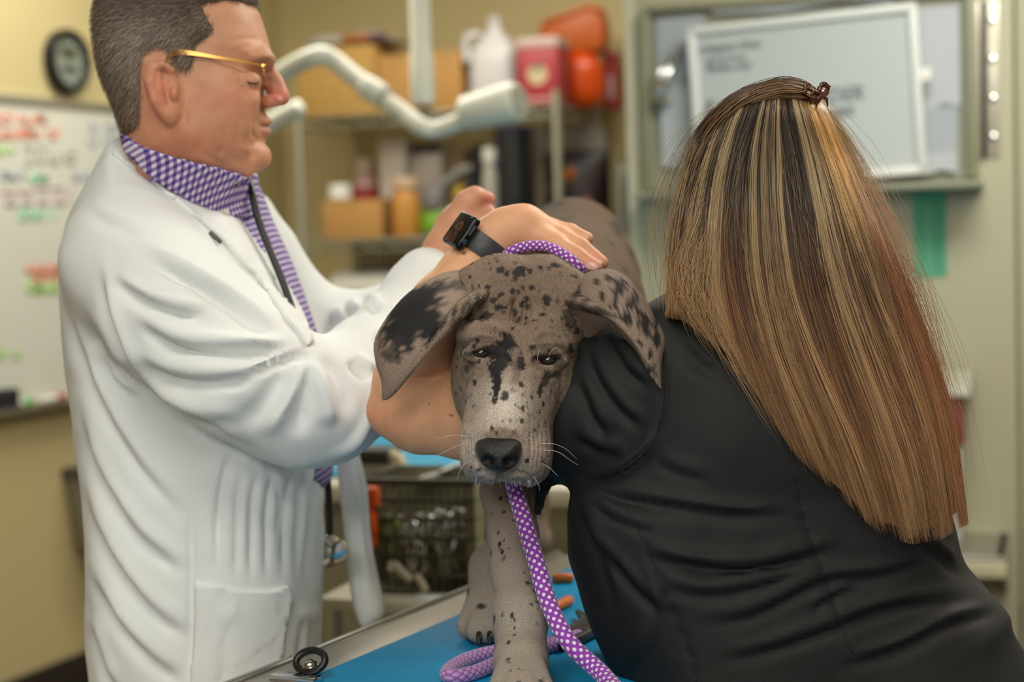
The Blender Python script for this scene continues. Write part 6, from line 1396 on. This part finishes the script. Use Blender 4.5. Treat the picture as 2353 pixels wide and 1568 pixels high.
sk = np.tile(hexs('#cf9878'), (len(MV), 1)) * (.92 + .14 * nz)[:, None]
def tint(c, x, y, rx, ry, hexc, w_): return mixc(c, hexs(hexc), w_ * np.exp(-((px[:, 0] - x) / rx) ** 2 - ((px[:, 1] - y) / ry) ** 2))
sk = tint(sk, 640, 220, 28, 26, '#c4625c', .75); sk = tint(sk, 365, 210, 45, 70, '#d07c66', .6); sk = tint(sk, 520, 230, 70, 40, '#c2745c', .6); sk = tint(sk, 430, 330, 130, 70, '#b4694e', .6); sk = tint(sk, 614, 292, 14, 12, '#b4695c', .7); sk = tint(sk, 570, 90, 60, 50, '#d99f7e', .4)
sk = mixc(sk, hexs('#7d6452'), .55 * np.exp(-((px[:, 0] - 606) / 22) ** 2 - ((px[:, 1] - 138 - .25 * (600 - px[:, 0])) / 7) ** 2))
# right hand over the dog's back
f2 = Field(*bbox_px([(930, 400, 2.12), (1200, 720, 2.36)], .02), .0026)
ch(f2, [(985, 650, 2.225, .030), (1025, 580, 2.235, .0285), (1058, 525, 2.24, .030), (1082, 490, 2.245, .026)], .012)
ch(f2, [(1060, 510, 2.235, .02), (1074, 468, 2.23, .0165), (1092, 452, 2.23, .0125), (1120, 458, 2.24, .0105)], .006)          # thumb
for k, (x, y) in enumerate(((1100, 478), (1108, 490), (1114, 503), (1118, 516))):
    ch(f2, [(1078, 488 + 8 * k, 2.25 + .012 * k, .014), (x + 4, y, 2.24 + .02 * k, .0105), (x + 24, y + 14, 2.235 + .02 * k, .0092), (x + 14, y + 34, 2.23 + .02 * k, .0085)], .005)
ch(f2, [(1000, 690, 2.45, .026), (1040, 650, 2.45, .02)], .01)
RV, RQ = f2.mesh(1); p2 = pix_of(RV); sk2 = np.tile(hexs('#d79e7e'), (len(RV), 1)) * (.93 + .14 * vnoise(RV, 40, 14))[:, None]
sk2 = mixc(sk2, hexs('#cf6f66'), .7 * np.exp(-((p2 - np.array([1122, 458])) ** 2).sum(1) / 18 ** 2)); sk2 = mixc(sk2, hexs('#b97c58'), .5 * np.clip((p2[:, 1] - 540) / 60, 0, 1))
np_mesh('body', W3(np.concatenate([MV, RV])), [MQ, RQ + len(MV)], m_skin2, mn, col=np.concatenate([sk, sk2]))
# eye slit and lashes
MB().tube([P(x, y, d) for x, y, d in ((562, 184, 2.1105), (574, 191, 2.1035), (588, 192, 2.105), (596, 188, 2.112))], [.0006, .0012, .0012, .0006], 6).build('eyelashes', mat('lash_brown', '#4a3226', .6), mn, smooth=True)
# ---- short hair
hreg = [(590, 22), (602, 0), (598, -60), (500, -110), (300, -110), (200, -40), (190, 120), (230, 210), (262, 262), (288, 318), (345, 300), (352, 250), (350, 190), (360, 146), (390, 130), (412, 136), (424, 172), (440, 184), (462, 182), (470, 150), (478, 122), (500, 110), (516, 92), (498, 62), (488, 38), (520, 26), (556, 20)]
hp = np.array([c3(x, y, MD)[:2] for x, y in hreg]); sd2 = poly_sd(hp, fm.ax[0][:, None], fm.ax[1][None, :])[:, :, None]
fhr = Field(fm.lo, fm.lo + fm.h * (fm.n - 1), fm.h); fhr.v = np.maximum(fm.v[:fhr.n[0], :fhr.n[1], :fhr.n[2]] - .0065 * np.clip(-sd2 / .012, 0, 1), sd2 + .0)[:fhr.n[0], :fhr.n[1], :fhr.n[2]].astype(np.float32)
XV, XQ = fhr.mesh(2); px = pix_of(XV)
hcol = np.tile(hexs('#7a6a5c'), (len(XV), 1)) * (.75 + .5 * vnoise(XV, 90, 15))[:, None]
hcol = mixc(hcol, hexs('#a09388'), .7 * np.exp(-((px[:, 0] - 330) / 90) ** 2 - ((px[:, 1] - 110) / 90) ** 2)); hcol = mixc(hcol, hexs('#54473d'), .6 * np.clip((60 - px[:, 1]) / 60, 0, 1)); hcol = mixc(hcol, hexs('#8a6a58'), .5 * np.clip((px[:, 1] - 230) / 60, 0, 1))
hs = np_mesh('short_hair', W3(XV), [XQ], vc_mat('short_hair', .65, .3, bump=.8, bscale=700, mult=(500, .7, 1.25), bdist=.002), mn, col=hcol)
def flow_man(p): q = pix_of(p); return np.stack([-(.9 - .4 * np.clip((q[:, 1] - 50) / 150, 0, 1)), -np.clip((q[:, 1] + 20) / 160, -.2, 1.2), np.zeros(len(p))], 1)
a, b, c, d = fur_blades(XV, XQ, hcol, 26000, .006, .012, .0003, flow_man, 9, .45)
o = np_mesh('cropped_strands', W3(a), [b, c], m_hairb, hs, smooth=False, col=d); o['kind'] = 'stuff'
# ---- glasses
gl = thing('eyeglasses', 'thin gold framed eyeglasses worn by the person in the white coat', 'glasses', P(606, 150, 2.105))
m_gold = mat('gold_metal', '#b98a4a', .28, .9)
mb = MB(); tpts = spline([(376, 152, 2.078), (386, 132, 2.080), (402, 122, 2.086), (430, 121, 2.090), (500, 132, 2.094), (560, 142, 2.100), (604, 151, 2.106)], 40)
V = []
for i, (x, y, d) in enumerate(tpts):
    hgt = .0016 + .0018 * math.sin(math.pi * min(1, i / 26)) ; c = P(x, y, d)
    for sy, so in ((-1, -1), (1, -1), (1, 1), (-1, 1)): V.append(c + _u * sy * hgt + _f * so * .0007)
mb.add(V, [(i * 4 + k, i * 4 + (k + 1) % 4, (i + 1) * 4 + (k + 1) % 4, (i + 1) * 4 + k) for i in range(39) for k in range(4)] + [(0, 1, 2, 3), (159, 158, 157, 156)])
mb.build('temple', m_gold, gl, smooth=False)
MB().tube([P(x + 24, y - 12, 4.44 - d + .0 if False else d + .14) for x, y, d in tpts[10:]], .0013, 6).build('temple', m_gold, gl, smooth=True)
h1_, h2_ = c3(606, 152, 2.108), c3(630, 141, 2.232); axd = (h2_ - h1_); Lx = np.linalg.norm(axd); axd /= Lx; upv = np.array([-.10, 1, 0]); upv -= axd * (upv @ axd); upv /= np.linalg.norm(upv)
m_lens = mat('lens_glass', '#ffffff', .02, trans=1.0, alpha=.25)
for k, fr_ in enumerate((.245, .755)):
    c = h1_ + axd * Lx * fr_ - upv * .0125; ring = [W3(c + axd * .0255 * math.cos(t) + upv * (.0185 * math.sin(t)) + np.array([.002 * math.cos(t) ** 2 * -1, 0, 0])) for t in np.linspace(0, 2 * math.pi, 36, endpoint=False)]
    MB().tube(ring, .0009, 8, closed=True).build('rim', m_gold, gl, smooth=True)
    MB().add([W3(c)] + ring, [(0, i + 1, (i + 1) % 36 + 1) for i in range(36)]).build('lens', m_lens, gl, smooth=True)
MB().tube([W3(h1_ + axd * Lx * .46 - upv * .006), W3(h1_ + axd * Lx * .5 - upv * .003 + np.array([.003, 0, 0])), W3(h1_ + axd * Lx * .54 - upv * .006)], .0011, 8).build('bridge', m_gold, gl, smooth=True)
for q in (h1_, h2_): MB().lathe(W3(q) - _f * .002, [(.0030, 0), (.0034, .001), (.0034, .003), (.002, .0045)], 14, (_r, _u, -_f)).build('hinge', m_gold, gl)
# ---- shirt
m_ging = bpy.data.materials.new('purple_gingham'); m_ging.use_nodes = True
nt = m_ging.node_tree; b = nt.nodes['Principled BSDF']; b.inputs['Roughness'].default_value = .75
tc = nt.nodes.new('ShaderNodeTexCoord'); mp = nt.nodes.new('ShaderNodeMapping'); nt.links.new(tc.outputs['Object'], mp.inputs['Vector']); mp.inputs['Rotation'].default_value = (0, math.radians(22), 0)
sp = nt.nodes.new('ShaderNodeSeparateXYZ'); nt.links.new(mp.outputs['Vector'], sp.inputs[0])
def stripe(out):
    a = nt.nodes.new('ShaderNodeMath'); a.operation = 'MULTIPLY'; a.inputs[1].default_value = 1 / .0078; nt.links.new(out, a.inputs[0])
    f = nt.nodes.new('ShaderNodeMath'); f.operation = 'FRACT'; nt.links.new(a.outputs[0], f.inputs[0])
    g = nt.nodes.new('ShaderNodeMath'); g.operation = 'GREATER_THAN'; g.inputs[1].default_value = .5; nt.links.new(f.outputs[0], g.inputs[0]); return g.outputs[0]
ad = nt.nodes.new('ShaderNodeMath'); ad.operation = 'ADD'; nt.links.new(sp.outputs[0], ad.inputs[0]); nt.links.new(sp.outputs[1], ad.inputs[1])
s1, s2 = stripe(ad.outputs[0]), stripe(sp.outputs[2]); sm = nt.nodes.new('ShaderNodeMath'); sm.operation = 'ADD'; nt.links.new(s1, sm.inputs[0]); nt.links.new(s2, sm.inputs[1])
hf = nt.nodes.new('ShaderNodeMath'); hf.operation = 'MULTIPLY'; hf.inputs[1].default_value = .5; nt.links.new(sm.outputs[0], hf.inputs[0])
rp_ = nt.nodes.new('ShaderNodeValToRGB'); rp_.color_ramp.elements[0].color = (*lin('#e4e0ea'), 1); rp_.color_ramp.elements[1].color = (*lin('#4d2c85'), 1); e = rp_.color_ramp.elements.new(.5); e.color = (*lin('#8e74b4'), 1)
nt.links.new(hf.outputs[0], rp_.inputs[0]); nt.links.new(rp_.outputs[0], b.inputs['Base Color'])
fsh = Field(*bbox_px([(230, 270, 2.1), (800, 1150, 2.45)], .03), .0042)
fsh.inflate([(290, 330), (360, 352), (440, 376), (520, 392), (575, 402), (596, 430), (625, 505), (664, 590), (702, 690), (730, 780), (748, 900), (756, 1110), (620, 1110), (520, 800), (400, 560), (300, 420)], 2.29, .12, .06, .01, smooth=80)
fsh.ell(c3(430, 410, MD + .01), (.07, .03, .066), .02)
CV, CQ = fsh.mesh(2); CV = folds(CV, CQ, [([(600, 480), (650, 600), (690, 720)], 10, .004), ([(585, 440), (600, 520), (640, 640)], 7, -.003)])
np_mesh('shirt', W3(CV), [CQ], m_ging, mn)
cbv = bvh_of(CV, CQ); mbv = bvh_of(np.concatenate([CV, MV]), np.concatenate([CQ, MQ + len(CV)]))
sheet_on('shirt_collar', mbv, [(287, 306), (330, 335), (400, 358), (480, 378), (556, 398), (582, 408), (588, 470), (576, 500), (545, 502), (500, 488), (420, 446), (345, 396), (296, 346)], m_ging, mn, off=.007, thick=.004, step=10)
for x, y in ((545, 428), (522, 490)):
    p, n = cast(mbv, x, y)
    if p is not None: MB().lathe(W3(p - np.array([0, 0, .012])), [(.005, 0), (.0055, .001), (.0052, .0025), (.003, .003)], 18, (_r, _u, -_f)).build('button', mat('pearl_button', '#d8d3c6', .3), mn)
# ---- coat
m_coat = mat('white_coat', '#e8ebea', .75, spec=.25, bump=.12, bscale=900)
fc = Field(*bbox_px([(110, 270, 1.92), (1030, 1800, 2.0), (110, 270, 2.66), (1030, 1800, 2.66)], .0), .0052)
body_c = [(318, 322), (284, 316), (250, 352), (200, 445), (166, 530), (150, 630), (150, 720), (164, 850), (182, 960), (200, 1150), (210, 1400), (218, 1600), (222, 1800), (736, 1800), (734, 1480), (738, 1300), (744, 1060), (744, 880), (722, 795), (690, 705), (648, 612), (604, 535), (560, 478), (480, 420), (400, 365)]
fc.inflate(body_c, 2.27, .185, .12, .02, smooth=160)
fc.inflate([(560, 470), (606, 452), (650, 522), (700, 600), (736, 690), (748, 780), (750, 900), (620, 900), (560, 700)], 2.47, .055, .03, .02, smooth=60)      # far lapel side
fc.inflate([(772, 990), (812, 990), (836, 1100), (857, 1250), (882, 1400), (870, 1425), (832, 1442), (804, 1340), (788, 1200)], 2.43, .03, .016, .008, smooth=60)   # far front panel
ch(fc, [(300, 600, 2.12, .085), (410, 725, 2.065, .084), (560, 850, 2.055, .081), (690, 920, 2.07, .0735), (750, 925, 2.09, .069)], .025)
ch(fc, [(750, 925, 2.09, .069), (850, 862, 2.135, .066), (925, 765, 2.175, .054), (968, 675, 2.205, .044), (985, 640, 2.215, .039)], .02)
ch(fc, [(600, 600, 2.46, .06), (690, 720, 2.5, .052), (800, 752, 2.52, .048), (900, 735, 2.53, .05), (985, 705, 2.5, .042)], .02)
# hollow the front opening so the shirt shows
fc.inflate([(290, 300), (360, 345), (440, 390), (520, 430), (570, 480), (612, 540), (655, 618), (696, 705), (726, 790), (735, 850), (762, 850), (760, 1140), (800, 1140), (800, 700), (704, 620), (640, 520), (592, 440), (560, 395), (440, 330)], 2.255, .13, .012, .006, 'sub')
KV, KQ = fc.mesh(2)
fl = []
crease([(320, 590), (420, 640), (540, 712), (650, 790)], 13, .009); crease([(250, 640), (320, 690), (400, 720), (480, 735)], 12, .008); crease([(300, 740), (420, 800), (560, 812), (690, 808)], 13, .010)
crease([(290, 820), (400, 870), (520, 880), (600, 862)], 14, .007); crease([(340, 900), (450, 955), (560, 985)], 14, .005)
fold([(700, 815), (678, 880), (640, 950), (605, 1010)], 17, .008); fold([(712, 815), (735, 880), (752, 940), (750, 985)], 15, .007); fold([(706, 830), (704, 890), (694, 950), (680, 1010)], 15, -.008); fold([(680, 830), (640, 890), (590, 950), (545, 985)], 18, -.006); fold([(730, 812), (775, 850), (800, 910), (795, 970)], 15, -.005); fold([(560, 868), (620, 842), (680, 822), (720, 812)], 9, -.006); fold([(560, 850), (620, 824), (690, 805)], 10, .005)
fold([(832, 800), (858, 880), (850, 950), (810, 1015), (740, 1052)], 9, .006); fold([(845, 800), (872, 880), (866, 960), (828, 1020)], 7, -.004)
crease([(240, 580), (236, 660), (262, 770), (318, 870), (420, 950), (520, 1010), (610, 1045)], 12, .010)       # where arm meets body
crease([(160, 640), (178, 780), (230, 930), (330, 1090), (440, 1210)], 14, .008); crease([(215, 800), (260, 880), (330, 930)], 10, .007); crease([(200, 720), (250, 830), (320, 880)], 10, .006)
crease([(176, 900), (220, 1080), (320, 1240), (438, 1335)], 15, .009); crease([(186, 1100), (240, 1260), (340, 1400), (440, 1480)], 15, .009); crease([(196, 1290), (260, 1420), (350, 1520), (420, 1580)], 14, .008); crease([(200, 1420), (230, 1520), (270, 1620)], 12, .006)
for x in (545, 578, 612, 650, 684, 714): crease([(x + 22, 1050), (x + 6, 1130), (x, 1240), (x - 4, 1345)], 8, .006)
for x in (520, 690, 715): crease([(x + 10, 1400), (x, 1480), (x - 14, 1600)], 10, .005)
fold([(540, 1030), (516, 1090), (502, 1180), (498, 1340)], 6, -.005); fold([(438, 1140), (440, 1340), (438, 1568)], 6, -.004)
crease([(190, 480), (260, 520), (330, 540)], 14, .003); crease([(860, 770), (890, 800), (920, 830)], 10, .006); crease([(800, 820), (830, 850), (870, 870)], 10, .005); crease([(620, 1090), (640, 1150), (630, 1250)], 10, .004)
fold([(800, 1060), (820, 1150), (838, 1300), (850, 1420)], 8, .004); fold([(815, 1060), (840, 1180), (860, 1300)], 6, -.004)
for p in ([(760, 720), (770, 740), (765, 765)], [(800, 705), (815, 735)], [(850, 690), (862, 725)]): crease(p, 9, .006)
fl = [(p_, w_ * 1.15, a_ * 1.6) for p_, w_, a_ in fl]; KV = folds(KV, KQ, fl); KV = KV + normals(KV, KQ) * ((vnoise(KV, 12, 18) - .5) * .008 + (vnoise(KV, 35, 19) - .5) * .0022)[:, None]
np_mesh('coat', W3(KV), [KQ], m_coat, mn)
kbv = bvh_of(KV, KQ)
sheet_on('lapel', kbv, [(272, 322), (300, 324), (370, 366), (450, 412), (530, 468), (590, 538), (640, 626), (690, 722), (718, 792), (704, 796), (660, 742), (610, 668), (560, 612), (508, 556), (486, 536), (400, 462), (320, 398), (256, 358)], m_coat, mn, off=.005, thick=.005, step=11)
sheet_on('pocket', kbv, [(440, 1340), (500, 1350), (560, 1358), (620, 1358), (656, 1346), (668, 1376), (650, 1450), (632, 1600), (440, 1600)], m_coat, mn, off=.005, thick=.006, step=12)
p, n = cast(kbv, 496, 545)
MB().tube([P(x, y, p[2] - .010) for x, y in ((482, 534), (498, 548), (508, 558))], .0028, 8).build('lapel_slot_shade', mat('slot_shadow', '#5a5a54', .9), mn, smooth=True)  # dark tube stands for the shade inside the lapel notch
# trousers and shoes
fq = Field(cam_of([-.42, 2.28, .5]) - np.array([.35, .62, .42]), cam_of([-.42, 2.28, .5]) + np.array([.35, .62, .42]), .012)
for y0 in (2.2, 2.42): fq.chain([cam_of([-.40, y0, 1.0]), cam_of([-.40, y0, .5]), cam_of([-.42, y0, .08])], [.1, .08, .065], .03)
v_, q_ = fq.mesh(1); np_mesh('trousers', W3(v_), [q_], mat('khaki_twill', '#76664c', .8), mn)
for y0 in (2.2, 2.42):
    fq = Field(cam_of([-.36, y0, .05]) - .24, cam_of([-.36, y0, .05]) + .24, .008)
    fq.cone(cam_of([-.42, y0, .05]), cam_of([-.26, y0, .04]), .05, .042, .02).cone(cam_of([-.42, y0, .05]), cam_of([-.42, y0, .1]), .045, .05, .02)
    v_, q_ = fq.mesh(1); v_ = W3(v_); v_[:, 2] = np.maximum(v_[:, 2], 0); np_mesh('shoe', v_, [q_], mat('brown_leather', '#3a281c', .4), mn)
# ---- stethoscope
st = thing('stethoscope', 'black stethoscope hanging from the neck of the person in the white coat', 'stethoscope', P(765, 1300, 2.3))
m_tube = mat('black_rubber', '#121214', .35)
front = [(566, 398, 2.215), (578, 440, 2.2), (592, 500, 2.195), (622, 580, 2.19), (654, 660, 2.185), (684, 750, 2.18), (705, 830, 2.2), (735, 960, 2.3), (748, 1060, 2.3), (756, 1150, 2.3), (758, 1235, 2.3)]
pts = []
for x, y, d in spline(front, 60):
    p, n = cast(cbv, x, y); dd = min(d, p[2] - .004) if (p is not None and y < 800) else d; pts.append(P(x, y, dd))
MB().tube(pts, .0046, 12).build('tube', m_tube, st, smooth=True)
neckp = spline([(566, 398, 2.215), (520, 360, 2.27), (430, 325, 2.29), (330, 305, 2.26), (288, 300, 2.20), (286, 308, 2.17)], 24)
MB().tube([P(*q) for q in neckp], .0046, 12).build('neck_tube', m_tube, st, smooth=True)
MB().tube([P(288, 296, 2.165), P(283, 308, 2.15)], .004, 10).build('ear_tip', m_chrome, st, smooth=True)
cs = P(764, 1268, 2.295); cax_ = (np.array([.6, .8, 0]), ZX, np.array([.8, -.6, 0]))
MB().lathe(cs, [(.010, -.012), (.0215, -.009), (.0225, -.005), (.0215, -.002), (.012, .001), (.009, .006), (.015, .010), (.016, .013), (.012, .015)], 32, cax_).build('chest_piece', m_chrome, st, smooth=False)
MB().tube([P(758, 1232, 2.3), cs + ZX * .006], .004, 10).build('stem', m_chrome, st)
# ---- hanging purple tie end seen under the sleeve
tie = MB().prism([P(x, y, 2.33) for x, y in ((738, 1040), (764, 1040), (766, 1085), (758, 1112), (744, 1090))], _f * .006).build('shirt_tail', m_ging, mn, bevel=.002)
